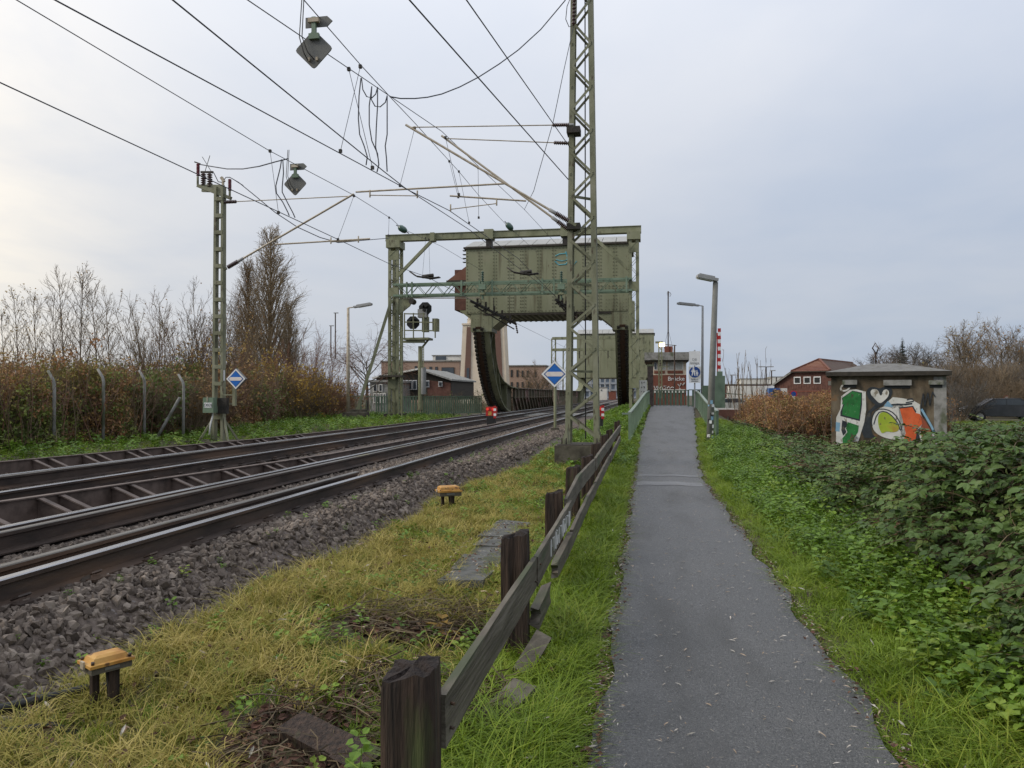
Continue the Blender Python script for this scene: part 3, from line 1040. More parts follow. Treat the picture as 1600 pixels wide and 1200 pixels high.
def wire3(label, P, r=.009, sag=0, drops=(), name='overhead_wire', cat='wire', n=14):
    P = [Vector(p) for p in P]
    pts = []
    for i in range(len(P) - 1):
        k = n if sag and i == 0 else 1
        for j in range(k):
            tt = j / k
            pts.append(P[i].lerp(P[i + 1], tt) + Vector((0, 0, -(sag if i == 0 else 0) * 4 * tt * (1 - tt))))
    pts.append(P[-1])
    t = tube(name, pts, r, wirem, None, 5)
    tag(t, label, cat, 'overhead wires')
    for d in drops:
        tube('dropper', [at_y(*p) for p in d], .0055, wirem, t, 4)
        for p in (d[0], d[-1]):
            box('wire_clamp', at_y(*p), (.05, .05, .06), darksteel, t)
    return t


def back(p, q, Y):
    return ext(p, q, Y)


# far track: contact wire and catenary wire
c1a, c1b = (0, 129, 8.7), (528, 374, LY)
wire3('contact wire of the far track, lowest line on the left of the sky', [back(c1a, c1b, 1.0), at_y(*c1a), at_y(*c1b), at_y(608, 412, 25), at_y(668, 433, 27.5), at_y(780, 492, 41), Vector((-7.95, 105, 6.6)), Vector((-7.95, 200, 6.4))], r=.010)
m1a, m1b = (26, 0, 8.6), (420, 235, 15.2)
wire3('catenary wire of the far track passing over the slender frame mast', [back(m1a, m1b, 1.0), at_y(*m1a), at_y(*m1b), at_y(551, 304, LY), at_y(612, 342, 24), at_y(628, 357, 28), at_y(690, 385, 33), at_y(752, 422, 40)], r=.008,
      drops=[((422, 236, 15.2), (435, 332, 15.4)), ((553, 306, LY), (528, 374, LY)), ((608, 340, 24), (607, 368, 24)), ((665, 372, 31), (660, 432, 31)), ((670, 374, 31.4), (672, 436, 31.4))])
# near track: two contact wires, two catenary wires
k1a, k1b = (86, 0, 7.4), (640, 298, 16.2)
wire3('first contact wire of the near track crossing the upper left sky', [back(k1a, k1b, 1.0), at_y(*k1a), at_y(*k1b), at_y(702, 329, 18), at_y(810, 404, 26), at_y(845, 440, 33), at_y(884, 480, 41), Vector((-4.7, 60, 6.6)), Vector((-4.6, 200, 6.4))], r=.010)
k2a, k2b = (270, 0, 7.4), (600, 268, 13.5)
wire3('second contact wire of the near track crossing the first above the left cantilever', [back(k2a, k2b, 1.0), at_y(*k2a), at_y(*k2b), at_y(632, 293, 15.6), at_y(655, 308, 17), at_y(735, 360, 22), at_y(812, 420, 28), at_y(868, 462, 40)], r=.010)
g1a, g1b = (387, 0, 9.0), (609, 150, 14.4)
wire3('first catenary wire of the near track running to the long cantilever tip', [back(g1a, g1b, 1.0), at_y(*g1a), at_y(545, 107, 12.4), at_y(*g1b), at_y(690, 205, MY), at_y(774, 285, 23.5), at_y(819, 327, 29), at_y(872, 384, 40)], r=.008,
      drops=[((545, 108, 12.4), (582, 262, 12.8)), ((696, 215, MY + .5), (717, 304, MY + .5)), ((747, 262, 21), (748, 340, 21.5))])
g2a, g2b = (475, 0, 9.6), (613, 155, 14.5)
g2 = wire3('second catenary wire of the near track holding the large hanging sign', [back(g2a, g2b, 1.0), at_y(*g2a), at_y(564, 102, 12.6), at_y(*g2b), at_y(648, 192, MY - .5), at_y(717, 268, 22), at_y(747, 304, 25.5), at_y(790, 350, 31), at_y(840, 395, 40)], r=.008,
      drops=[((563, 104, 12.6), (532, 236, 13)), ((648, 200, MY - .5), (625, 290, MY - .5)), ((717, 268, 22), (733, 348, 22)), ((702, 252, 21), (716, 308, 21))])
wire3('feeder line fixed to the tall lattice mast above the bracket arms foot', [back((640, 0, 9.0), (885, 277, MY - .1), 1.0), at_y(640, 0, 9.0), at_y(885, 277, MY - .1), at_y(893, 286, MY)], r=.011)
wire3('feeder line fixed to the tall lattice mast just below its upper tie rods', [back((729, 0, 9.0), (891, 231, MY - .1), 1.0), at_y(729, 0, 9.0), at_y(891, 231, MY - .1), at_y(895, 237, MY)], r=.009)
wire('thin stay wire hanging from the top of the tall mast down to the near catenary', [(896, 42, MY - .3), (881, 110, MY - .2), (864, 192, MY), (843, 265, MY + 1), (834, 298, MY + 2), (819, 328, MY + 10)], r=.008)
wire('long sagging jumper cable between the near catenary and the tall mast', [(609, 151, 14.4), (626, 154, 14.6), (648, 154, 14.9), (668, 152, 15.2), (690, 147, 15.5), (718, 136, 15.9), (747, 121, 16.3), (780, 100, 16.6), (810, 78, 16.9), (845, 46, 17), (882, 2, 17.1), (905, -32, 17.2)], r=.013)
wire('short sagging jumper cable between the frame mast head and the far catenary', [(313, 257, LY), (330, 260, LY - .3), (355, 264, LY - 1), (380, 264, LY - 2), (405, 260, LY - 3), (430, 253, 15.8), (450, 248, 15.8)], r=.014)
wire('jumper cable dropping from the frame mast head to the far contact wire', [(359, 277, LY), (373, 285, LY), (400, 307, LY), (430, 332, LY), (465, 355, LY), (500, 371, LY), (528, 379, LY), (608, 372, 26)], r=.012)
for i, lp in enumerate(([(564, 122), (561, 150), (560, 185), (562, 210), (569, 228), (574, 245), (572, 258)], [(581, 135), (577, 165), (577, 195), (581, 220), (590, 240), (592, 257), (589, 269)],
                        [(590, 138), (590, 165), (588, 200), (587, 230), (591, 248), (592, 258)], [(605, 150), (605, 185), (605, 210), (602, 228), (604, 248), (605, 268)])):
    tag(tube('jumper_cable', [at_y(x, y, 13.6) for x, y in lp], .012, wirem, None, 5), ('leftmost', 'second', 'third', 'rightmost')[i] + ' of the four dangling jumper cables at the wire crossing', 'cable', 'dangling jumper cables')
for i, lp in enumerate(([(565, 122), (567, 140), (573, 151), (581, 153), (587, 147), (590, 136)], [(581, 135), (580, 155), (586, 166), (594, 167), (602, 160), (605, 149)])):
    tag(tube('jumper_loop', [at_y(x, y, 13.6) for x, y in lp], .011, wirem, None, 5), ('left', 'right')[i] + ' small cable loop under the near catenary crossing', 'cable', 'small cable loops')
for i, lp in enumerate(([(440, 249), (438, 262), (431, 290), (432, 302), (442, 316), (450, 332), (452, 337)], [(442, 250), (443, 270), (441, 292), (441, 300), (450, 318), (458, 333), (461, 340)])):
    tag(tube('jumper_cable', [at_y(x, y, 16) for x, y in lp], .013, wirem, None, 5), ('left', 'right')[i] + ' of the two jumper cables dangling beside the smaller hanging sign', 'cable', 'jumper cables by the smaller sign')


def ball_ins(label, p, Y, q):
    c = at_y(*p, Y)
    t = thing('ball_insulator', label, 'insulator', c, 'dark green wire insulators')
    d = (at_y(*q, Y) - c).normalized()
    tube('insulator_body', [c - d * .2, c - d * .16, c - d * .08, c + d * .08, c + d * .16, c + d * .2], [.03, .09, .125, .125, .09, .03], insul_grn, t, 9)
    rod('wire_eye', c - d * .3, c + d * .3, .018, darksteel, t)


ball_ins('dark green ball insulator on the wire at the upper left corner of the gantry', (629, 358), 28, (650, 372))
ball_ins('dark green ball insulator on the wire above the middle of the gantry beam', (796, 354), 31, (812, 372))

# ================================================================== PORTAL GANTRY over both tracks
GY = 40.0
G = lambda px, py, dy=0.0: at_y(px, py, GY + dy)
gz = .42


def V3(*a):
    return Vector(a)


xl0, xl1, xr0, xr1 = G(609, 500).x, G(621, 500).x, G(985, 500).x, G(996, 500).x
zt = (G(605, 370).z + G(998, 358).z) / 2
gt = thing('portal_gantry', 'wide green steel portal spanning both tracks in front of the counterweight box', 'portal gantry', (xl0, GY, gz))
bar('top_beam', V3(xl0 - .3, GY + .3, zt), V3(xr1 + .2, GY + .3, zt), .34, .30, steel, gt)
for k in (-1, 1):
    bar('beam_flange', V3(xl0 - .3, GY + .3, zt + k * .16), V3(xr1 + .2, GY + .3, zt + k * .16), .42, .03, steel, gt)
for (a, b) in ((xl0, xl1), (xr0, xr1)):
    for x in (a, b):
        for dy in (0, .7):
            bar('column_leg', V3(x, GY + dy, gz), V3(x, GY + dy, zt - .2), .15, .15, steel, gt)
    z, s = gz + .3, 1
    while z < zt - .8:
        for dy in (-.08, .78):
            bar('lacing_bar', V3(a if s > 0 else b, GY + dy, z), V3(b if s > 0 else a, GY + dy, z + .42), .015, .06, steel, gt, up=(0, 1, 0))
        for x in (a - .08, b + .08):
            bar('lacing_bar', V3(x, GY + (0 if s > 0 else .7), z), V3(x, GY + (.7 if s > 0 else 0), z + .42), .015, .06, steel, gt)
        z += .42
        s = -s
    for zz_ in (2.2, zt - 3.0, zt - 1.0):
        box('batten_plate', ((a + b) / 2, GY - .085, zz_), (b - a + .15, .015, .5), steel, gt)
    box('head_plate', ((a + b) / 2, GY + .3, zt - .38), (b - a + .34, .95, .40), steel, gt)
    box('column_shoe', ((a + b) / 2, GY + .35, gz + .02), (b - a + .5, 1.2, .28), darkedge, gt)
    box('footing', ((a + b) / 2, GY + .35, gz - .28), (b - a + .9, 1.6, .5), concd, gt)
# diagonal braces and raking prop
bar('diagonal_brace', G(621, 432), G(678, 373), .14, .16, steel, gt)
bar('diagonal_brace', G(928, 371), G(982, 421), .14, .16, steel, gt)
box('brace_clamp', G(677, 371), (.22, .5, .45), steel, gt)
pr0 = G(612, 468, -.2)
pr1 = at_y(558, 642, 39.2)
bar('raking_prop', pr0, pr1, .16, .16, steel, gt)
box('footing', pr1 + V3(0, 0, -.15), (.9, .7, .45), concd, gt)
# lattice cross beam
zb0, zb1 = (G(622, 443).z + G(985, 438).z) / 2, (G(622, 461).z + G(985, 455).z) / 2
for dy in (-.1, .5):
    for z in (zb0, zb1):
        bar('chord', V3(xl1 - .2, GY + dy, z), V3(xr0 + .1, GY + dy, z), .09, .11, steel2, gt)
    n = 24
    ww = (xr0 - xl1) / n
    for i in range(n):
        a, b = xl1 + i * ww, xl1 + (i + 1) * ww
        bar('lattice_bar', V3(a, GY + dy - .02, zb1 if i % 2 else zb0), V3(b, GY + dy - .02, zb0 if i % 2 else zb1), .02, .10, steel2, gt, up=(0, 1, 0))
for px in (637, 645, 722, 750, 770, 848, 866, 979):
    p = G(px, 450)
    box('beam_post', (p.x, GY - .16, (zb0 + zb1) / 2), (.09, .05, zb0 - zb1 + .24), steel2, gt)
bar('under_rod', G(630, 466), G(757, 465.5), .05, .05, galv, gt)
prism('bracket_plate', [G(613, 466), G(645, 467), G(640, 478), G(624, 491), G(613, 491)], (0, .12, 0), steel, gt)
rod('bracket_roller', G(644, 471) + V3(0, -.2, 0), G(644, 471) + V3(0, .3, 0), .16, darksteel, gt)
# hangers on the top beam and insulator posts on the cross beam
for px in (763, 883):
    p = G(px, 365)
    box('hanger_clamp', (p.x, GY + .3, zt), (.5, .62, .52), steel, gt)
    box('hanger_block', (p.x, GY + .3, zt - .50), (.30, .4, .42), darksteel, gt)
for px in (754, 877):
    a, b = G(px, 468, -.35), G(px, 424, -.35)
    rod('support_post', a, b + V3(0, 0, -.55), .055, steel2, gt)
    ribbed('post_insulator', b + V3(0, 0, -.55), b, insul_grn, gt, r0=.04, r1=.085, n=6)
    box('post_clamp', a.lerp(b, .45), (.36, .3, .30), steel2, gt)
    box('post_bracket', a.lerp(b, .2), (.25, .3, .1), steel, gt)
# ladder on the left column
lx0, lx1, ly = G(622.5, 560, -.3).x, G(628, 560, -.3).x, GY - .3
zl1 = G(625, 512).z
for x in (lx0, lx1):
    bar('ladder_rail', V3(x, ly, gz), V3(x, ly, zl1), .035, .05, steel, gt)
z = gz + .3
while z < zl1:
    bar('rung', V3(lx0, ly, z), V3(lx1, ly, z), .022, .022, steel, gt)
    z += .3
box('landing', ((xl0 + xl1) / 2, GY - .2, G(615, 588).z), (1.3, .7, .1), darkedge, gt)

# dark contact bar gear below the cross beam
for i, (a, b, lab) in enumerate((((735, 470), (806, 506), 'dark sloping contact bar under the left half of the gantry cross beam'), ((868, 468), (900, 492), 'dark sloping contact bar beside the tall mast under the cross beam'))):
    A, B = at_y(*a, 40.6), at_y(*b, 43.2)
    t = thing('contact_bar', lab, 'contact bar', A)
    bar('upper_bar', A, B, .10, .12, darksteel, t)
    bar('lower_bar', A + V3(.2, 0, -.28), B + V3(-.1, 0, -.3), .05, .05, darksteel, t)
    for k in range(5):
        f = .15 + .18 * k
        p = A.lerp(B, f)
        box('hanger', p + V3(0, 0, .1), (.10, .12, .55), darksteel, t)
        rod('fitting', p + V3(-.18, 0, -.1), p + V3(.2, 0, .06), .05, darksteel, t)
    bar('suspension', A.lerp(B, .5), A.lerp(B, .5) + V3(0, 0, zb1 - A.lerp(B, .5).z), .04, .04, darksteel, t)
    ribbed('insulator', B, B + V3(.1, 0, -.55), insul, t, n=5)
for (p, lab) in (((665, 433), 'dark section insulator fitting in the far contact wire left of the box'), ((818, 427), 'dark section insulator fitting in the near contact wire before the box')):
    c = at_y(*p, 27.5)
    t = thing('section_insulator', lab, 'section insulator', c)
    for k in (-1, 1):
        tube('runner', [c + V3(-.6, k * .08, .22), c + V3(-.35, k * .10, .04), c + V3(.2, k * .10, -.06), c + V3(.55, k * .08, -.02)], .025, darksteel, t, 5)
    rod('insulator_rod', c + V3(-.12, 0, .02), c + V3(.30, 0, .06), .07, darksteel, t)
    rod('end_clamp', c + V3(.1, -.12, .02), c + V3(.1, .12, .02), .05, darksteel, t)

# ================================================================== ROLLING BASCULE BRIDGES
def bascule(label, XL, XR, Y0, Rr, d, bx0, bx1, zb, zt_, by, bd, detail):
    """Y0: where the segments touch the ground; d=-1: tail towards the camera, +1: away; box front plane by, depth bd"""
    t = thing('bascule_bridge', label, 'bascule bridge', ((XL + XR) / 2, Y0, .4))
    cz = .5 + Rr
    yb0, yb1 = (by, by + bd)
    # counterweight box: body, proud plates, rivets, roof
    W = bx1 - bx0
    bodyb = box('counterweight_box', ((bx0 + bx1) / 2, (yb0 + yb1) / 2, (zb + zt_) / 2), (W, bd, zt_ - zb), box_paint, t)
    front = yb0
    npl = 11
    riv = MB()
    pyr = []
    for i in range(npl):
        a, b = bx0 + W * i / npl + .012, bx0 + W * (i + 1) / npl - .012
        for (z0, z1) in ((zb + .006, zb + (zt_ - zb) * .36 - .012), (zb + (zt_ - zb) * .36 + .012, zt_ - .006)):
            box('cover_plate', ((a + b) / 2, front - .006, (z0 + z1) / 2), (b - a, .012, z1 - z0), box_paint, bodyb)
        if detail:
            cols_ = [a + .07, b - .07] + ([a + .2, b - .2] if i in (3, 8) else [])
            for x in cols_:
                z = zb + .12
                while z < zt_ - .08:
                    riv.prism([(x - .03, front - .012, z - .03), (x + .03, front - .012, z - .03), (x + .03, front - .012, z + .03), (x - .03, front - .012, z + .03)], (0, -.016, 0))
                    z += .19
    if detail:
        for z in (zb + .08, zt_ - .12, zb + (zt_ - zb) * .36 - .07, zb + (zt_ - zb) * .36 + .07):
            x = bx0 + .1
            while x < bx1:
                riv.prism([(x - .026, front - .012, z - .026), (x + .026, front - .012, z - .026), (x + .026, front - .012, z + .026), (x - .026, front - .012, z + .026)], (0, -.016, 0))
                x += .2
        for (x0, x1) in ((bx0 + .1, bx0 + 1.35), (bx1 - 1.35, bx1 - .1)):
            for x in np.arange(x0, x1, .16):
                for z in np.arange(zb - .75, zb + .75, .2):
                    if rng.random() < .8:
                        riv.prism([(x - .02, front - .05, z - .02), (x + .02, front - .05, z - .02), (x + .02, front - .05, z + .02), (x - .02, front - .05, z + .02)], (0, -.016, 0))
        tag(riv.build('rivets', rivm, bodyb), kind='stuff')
    # roof of pale plates with a dark eave
    box('eave', ((bx0 + bx1) / 2, (yb0 + yb1) / 2, zt_ + .05), (W + .25, bd + .25, .10), darkedge, t)
    nr = 12
    for i in range(nr):
        a, b = bx0 + W * i / nr, bx0 + W * (i + 1) / nr - .03
        prism('roof_plate', [(a, yb0 - .1, zt_ + .102), (b, yb0 - .1, zt_ + .102), (b, (yb0 + yb1) / 2, zt_ + .82), (a, (yb0 + yb1) / 2, zt_ + .82)], (0, .02, .04), roofplate, t)
        prism('roof_plate', [(a, yb1 + .1, zt_ + .102), (b, yb1 + .1, zt_ + .102), (b, (yb0 + yb1) / 2, zt_ + .82), (a, (yb0 + yb1) / 2, zt_ + .82)], (0, .02, .04), roofplate, t)
    # slatted underside
    for i in range(22):
        x = bx0 + 1.2 + (W - 2.4) * i / 21
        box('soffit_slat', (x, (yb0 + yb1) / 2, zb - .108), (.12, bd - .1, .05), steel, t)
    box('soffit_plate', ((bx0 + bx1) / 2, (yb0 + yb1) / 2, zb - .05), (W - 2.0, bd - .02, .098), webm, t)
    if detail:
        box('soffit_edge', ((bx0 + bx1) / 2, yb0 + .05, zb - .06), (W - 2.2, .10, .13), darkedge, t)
    # segments
    for side, X in ((-1, XL), (1, XR)):
        a0 = math.asin(max(-1, min(1, (zb - .75 - cz) / Rr)))           # arc from the box down to the ground
        na = 26
        angs = np.linspace(a0, -math.pi / 2, na)
        P = [(Y0 + d * Rr * math.cos(a), cz + Rr * math.sin(a)) for a in angs]
        hw = .47
        ro = -.17 if side < 0 else -.05
        # rim plate
        Vv, Ff = [], []
        for (y, z), a in zip(P, angs):
            ny, nz_ = -d * math.cos(a), -math.sin(a)
            for (xo, th) in ((-hw, 0), (hw, 0), (hw, .09), (-hw, .09)):
                Vv.append((X + xo, y + ny * th, z + nz_ * th))
        for i in range(na - 1):
            for k in range(4):
                Ff.append((i * 4 + k, i * 4 + (k + 1) % 4, (i + 1) * 4 + (k + 1) % 4, (i + 1) * 4 + k))
        Ff += [(0, 3, 2, 1), tuple((na - 1) * 4 + k for k in range(4))]
        rim = mesh('segment_rim', Vv, Ff, steel, t)
        # rack: dark backing strip + teeth
        Vv = []
        for (y, z), a in zip(P, angs):
            ny, nz_ = d * math.cos(a), math.sin(a)
            for (xo, th) in ((ro - .17, .0), (ro + .17, .0), (ro + .17, .07), (ro - .17, .07)):
                Vv.append((X + xo, y + ny * th, z + nz_ * th))
        mesh('rack_strip', Vv, Ff, rustrack, rim)
        nt = int(Rr * (a0 + math.pi / 2) / .26)
        for i in range(nt):
            a = a0 + (-math.pi / 2 - a0) * (i + .5) / nt
            y, z = Y0 + d * (Rr + .10) * math.cos(a), cz + (Rr + .10) * math.sin(a)
            rot_ = Matrix.Rotation(a * d if d > 0 else -a, 3, 'X')
            for xo, w in ((ro - .22, .16), (ro + .22, .16)):
                box('rack_tooth', (X + xo, y, z), (w, .22, .15), darksteel, rim, rot=Matrix.Rotation(a if d > 0 else -a, 3, 'X'))
        # web: dark plate between rim and inner curve
        ctl = [(46.0, zb + .1), (46.05, 5.0), (46.4, 3.9), (47.2, 3.1), (48.8, 2.5), (51.5, 2.15), (54.4, 2.05)]
        yi_ = np.interp(np.linspace(0, 6, 14), range(7), [c_[0] for c_ in ctl])
        zi_ = np.interp(np.linspace(0, 6, 14), range(7), [c_[1] for c_ in ctl])
        inner = [(Y0 - d * (q_ - 50.8), w_) for q_, w_ in zip(yi_, zi_)]
        out = P[::-1]
        xw = X - .025 + side * .12
        poly = [(xw, y, z) for y, z in P] + [(xw, Y0 - d * 3.6, .42)] + [(xw, y, z) for y, z in inner[::-1]]
        prism('segment_web', poly, (.05, 0, 0), webm, t)
        # inner flange
        Vv = []
        for (y, z) in inner:
            for (xo, th) in ((-.34, 0), (.34, 0), (.34, .06), (-.34, .06)):
                Vv.append((X + xo, y, z + th))
        Fi = []
        for i in range(len(inner) - 1):
            for k in range(4):
                Fi.append((i * 4 + k, i * 4 + (k + 1) % 4, (i + 1) * 4 + (k + 1) % 4, (i + 1) * 4 + k))
        mesh('inner_flange', Vv, Fi, steel, t)
        # web stiffeners towards the tracks
        xs_ = X + (.0 if side < 0 else -.0) + (-side) * -.0
        for f, g in ((.12, .22), (.3, .42), (.45, .62), (.6, .82), (.78, .97)):
            i0, i1 = int(f * 13), int(g * (na - 1))
            p, q = inner[i0], P[i1]
            bar('web_stiffener', V3(X - side * .12, *p), V3(X - side * .12, *q), .30, .10, steel, t, up=(1, 0, 0)) if False else bar('web_stiffener', V3(X - side * .10, *p), V3(X - side * .10, *q), .36, .09, steel, t, up=V3(1, 0, 0).cross(V3(0, q[0] - p[0], q[1] - p[1])))
        for k in (2, 7, 12, 17, 22):
            if k + 5 < na:
                pass
        box('segment_head', (X, by + .80 if d < 0 else by + bd - .80, zb - .25), (1.25, 1.56, 1.6), box_paint, t)
        prism('haunch', [(X - side * .62, by + .05, zb + .02), (X - side * 1.7, by + .05, zb + .02), (X - side * .62, by + .05, zb - .85)], (0, bd * .5, 0), box_paint, t)
        # leaf girder with sloping stiffeners
        L_ = 27.0
        y0_, y1_ = Y0 - d * 3.4, Y0 - d * (3.4 + L_ - 3.4)
        prism('leaf_girder', [(X, y0_, .30), (X, y1_, .30), (X, y1_, 2.05), (X, y0_, 2.05)], (.03, 0, 0), rustgird, t)
        for z in (.33, 1.42, 2.09):
            bar('girder_flange', V3(X, y0_, z), V3(X, y1_, z), .36 if z > 2 else .16, .06, rustgird, t)
        ns = 15
        for i in range(ns):
            ya, yb_ = y0_ + (y1_ - y0_) * i / ns, y0_ + (y1_ - y0_) * (i + .95) / ns
            xx = X - side * .12
            bar('sloping_stiffener', V3(xx, ya, 1.4), V3(xx, yb_, .36), .14, .07, rustgird, t)
            bar('upright_stiffener', V3(xx, ya, 1.45), V3(xx, ya, 2.05), .12, .06, rustgird, t)
    y0_, y1_ = Y0 - d * .2, Y0 - d * 27.0
    box('deck_plate', ((XL + XR) / 2, (y0_ + y1_) / 2, .22), (XR - XL - .4, abs(y1_ - y0_), .12), darkedge, t)
    box('segment_seat', ((XL + XR) / 2, Y0 + d * 2.5, .18), (XR - XL + 2.2, 6.0, .40), conc, t)
    return t


XL = -9.45
XR = at_y(974, 550, 43.5).x
BY = 43.6
bx0, bx1 = at_y(728, 430, BY).x, at_y(985, 430, BY).x
zb_ = (at_y(728, 492, BY).z + at_y(985, 484, BY).z) / 2
ztp = (at_y(728, 390, BY).z + at_y(985, 380, BY).z) / 2
bas = bascule('near rolling bascule bridge with huge riveted green counterweight box over the tracks', XL, XR, 50.8, 7.6, -1, bx0, bx1, zb_, ztp, BY, 4.2, True)
# operator cabin with red roof behind the left end of the box
cb0, cb1 = at_y(716, 440, 48.5), at_y(733, 440, 48.5)
cab = box('cabin', ((cb0.x + cb1.x) / 2 + .2, 49.0, at_y(720, 455, 48.5).z), (1.3, 2.2, 2.6), brick_b, bas)
ce = at_y(718, 437, 48)
prism('cabin_roof', [(ce.x - .75, 47.7, ce.z - .1), (ce.x + 1.2, 47.7, ce.z - .1), (ce.x + 1.2, 47.7, ce.z + 1.3)], (0, 2.6, 0), tile_r, cab)
box('cabin_eave', (ce.x + .2, 48.95, ce.z - .16), (1.95, 2.7, .14), darkedge, cab)
prism('cabin_foot', [(ce.x, 47.9, ce.z - 2.0), (ce.x + 1.2, 47.9, ce.z - 2.0), (ce.x + 1.2, 47.9, ce.z - 2.9)], (0, 2.0, 0), steel, cab)
# cyan spray scribble on the box
mb = MB()
for pts in ([(868, 400), (874, 397), (884, 396), (889, 400), (886, 406), (878, 408), (869, 406)], [(867, 408), (873, 414), (884, 413), (890, 406)], [(884, 393), (887, 402), (888, 413)], [(893, 392), (894, 404), (896, 414), (901, 408)]):
    mb.tube([at_y(x, y, BY - .014) for x, y in pts], .035, 4)
mb.build('spray_scribble', cyan_m, bas)
for i in range(4):
    p = at_y(726.5, 392 + i * 6, BY + .3)
    box('step_iron', p, (.22, .3, .03), darksteel, bas)

bascule('distant rolling bascule bridge with a green counterweight box beyond the canal', -9.0, .2, 104.0, 7.6, 1, -9.6, at_y(1022, 550, 108).x, at_y(960, 590, 108).z, at_y(1000, 522, 108).z, 107.6, 4.2, False)
# distant gantry
t = thing('portal_gantry', 'distant small portal gantry in front of the far counterweight box', 'portal gantry', at_y(867, 620, 100))
A = lambda px, py: at_y(px, py, 100)
zt2, zl2 = A(930, 528).z, A(930, 546).z
x0, x1 = A(863, 540).x, A(1004, 540).x
for z in (zt2, zl2):
    bar('cross_beam', V3(x0, 100, z), V3(x1, 100, z), .4, .35, steel, t)
for px, zz_ in ((865, zt2), (883, zl2), (1003, zt2), (1012, zt2 - .3)):
    for k in (-.3, .3):
        bar('column_leg', V3(A(px, 540).x + k, 100, .3), V3(A(px, 540).x + k * .8, 100, zz_), .16, .2, steel, t)
    for j in range(8):
        bar('lacing_bar', V3(A(px, 540).x - .3, 99.9, .5 + j), V3(A(px, 540).x + .3, 99.9, 1.5 + j), .03, .08, steel, t, up=(0, 1, 0))
for px in (895, 905, 935, 950):
    rod('hanger', A(px, 546), A(px, 560), .06, darksteel, t)

# ================================================================== MAIN SIGNAL with cage
SY = 44.0
S = lambda px, py, dy=0.0: at_y(px, py, SY + dy)
sg = thing('railway_signal', 'signal with two black octagonal heads in a railed cage beside the gantry column', 'railway signal', S(658, 640))
rod('signal_pole', S(657, 640), S(657, 541), .14, steel, sg)
rod('pole_sleeve', S(661.5, 616), S(661.5, 574), .17, grey_m, sg)
zc = S(650, 530).z
xa, xb = S(634, 530).x, S(673, 530).x
box('platform', ((xa + xb) / 2, SY, zc), (xb - xa, 1.0, .12), steel, sg)
bar('platform_beam', S(628, 534, -.3), S(664, 534, -.3), .12, .14, steel, sg)
bar('platform_strut', S(658, 545), S(670, 530), .1, .1, steel, sg)
for (px, top) in ((632, 489), (646, 489), (662, 489), (680, 498)):
    for dy in (-.5, .5):
        rod('cage_post', S(px, 528, dy), S(px, top, dy), .04, steel, sg)
for py, b in ((490, 664), (503, 682), (516, 682)):
    bar('cage_rail', S(632, py, -.5), S(b, py + .5, -.5), .05, .05, steel, sg)
    bar('cage_rail', S(632, py + .5, .5), S(b, py + 1, .5), .05, .05, steel, sg)


def octa(nm, c, r, mt, par, th=.12):
    return prism(nm, [c + V3(r * math.cos(math.pi / 8 + k * math.pi / 4), 0, r * math.sin(math.pi / 8 + k * math.pi / 4)) for k in range(8)], (0, th, 0), mt, par)


for (c, r) in (((645, 504), 11), ((664, 482), 11)):
    h = octa('signal_head', S(*c, -.2), r * 44 / 1200 * 1.0, black_m, sg)
    for (dx, dz) in ((-.12, .14), (.12, .14), (0, -.12)):
        rod('lamp_hood', S(*c, -.2) + V3(dx, -.28, dz), S(*c, -.2) + V3(dx, 0, dz), .085, black_m, h)
box('signal_case', S(661, 490, -.1), (.55, .4, .5), grey_m, sg)
box('cable_box', S(681, 508), (.30, .5, .75), steel, sg)
box('cable_box', S(665, 507), (.34, .4, .9), steel, sg)
for x in (658.5, 662):
    bar('ladder_rail', S(x, 575, -.3), S(x, 541, -.3), .04, .04, steel, sg)
for k in range(9):
    bar('rung', S(658.5, 574 - k * 4, -.3), S(662, 574 - k * 4, -.3), .03, .03, steel, sg)


# --- dwarf signals
def dwarf(label, px, py, Y, w):
    c = at_y(px, py, Y)
    g0 = float(bz(c.x, Y)) if c.x < -3 else float(ground_z(c.x, Y))
    t = thing('dwarf_signal', label, 'dwarf signal', (c.x, c.y, g0), 'red and white dwarf signals by the track')
    box('signal_foot', (c.x, c.y, (g0 + c.z - .15) / 2), (w * .8, .3, c.z - .15 - g0), black_m, t)
    cs = box('signal_case', (c.x, c.y, c.z + .06), (w, .25, .36), red_m, t)
    box('signal_window', (c.x - w * .1, c.y - .128, c.z - .02), (w * .34, .008, .16), yellowbox, cs)
    for k, mt in ((-.32, redlens), (.22, redlens)):
        rod('signal_lens', (c.x + k * w, c.y - .16, c.z + .15), (c.x + k * w, c.y - .12, c.z + .15), .055, mt, cs)
    for k in range(5):
        box('marker_band', (c.x + w * .40, c.y - .16, c.z - .17 + k * .10), (.10, .04, .098), white_m if k % 2 else red_m, t)
    return t


dwarf('red dwarf signal between the two tracks left of the blue sign post', 768, 645, 30.5, .42)
dwarf('red dwarf signal just right of the tall mast foot, half hidden by it', 936, 645, 28, .36)


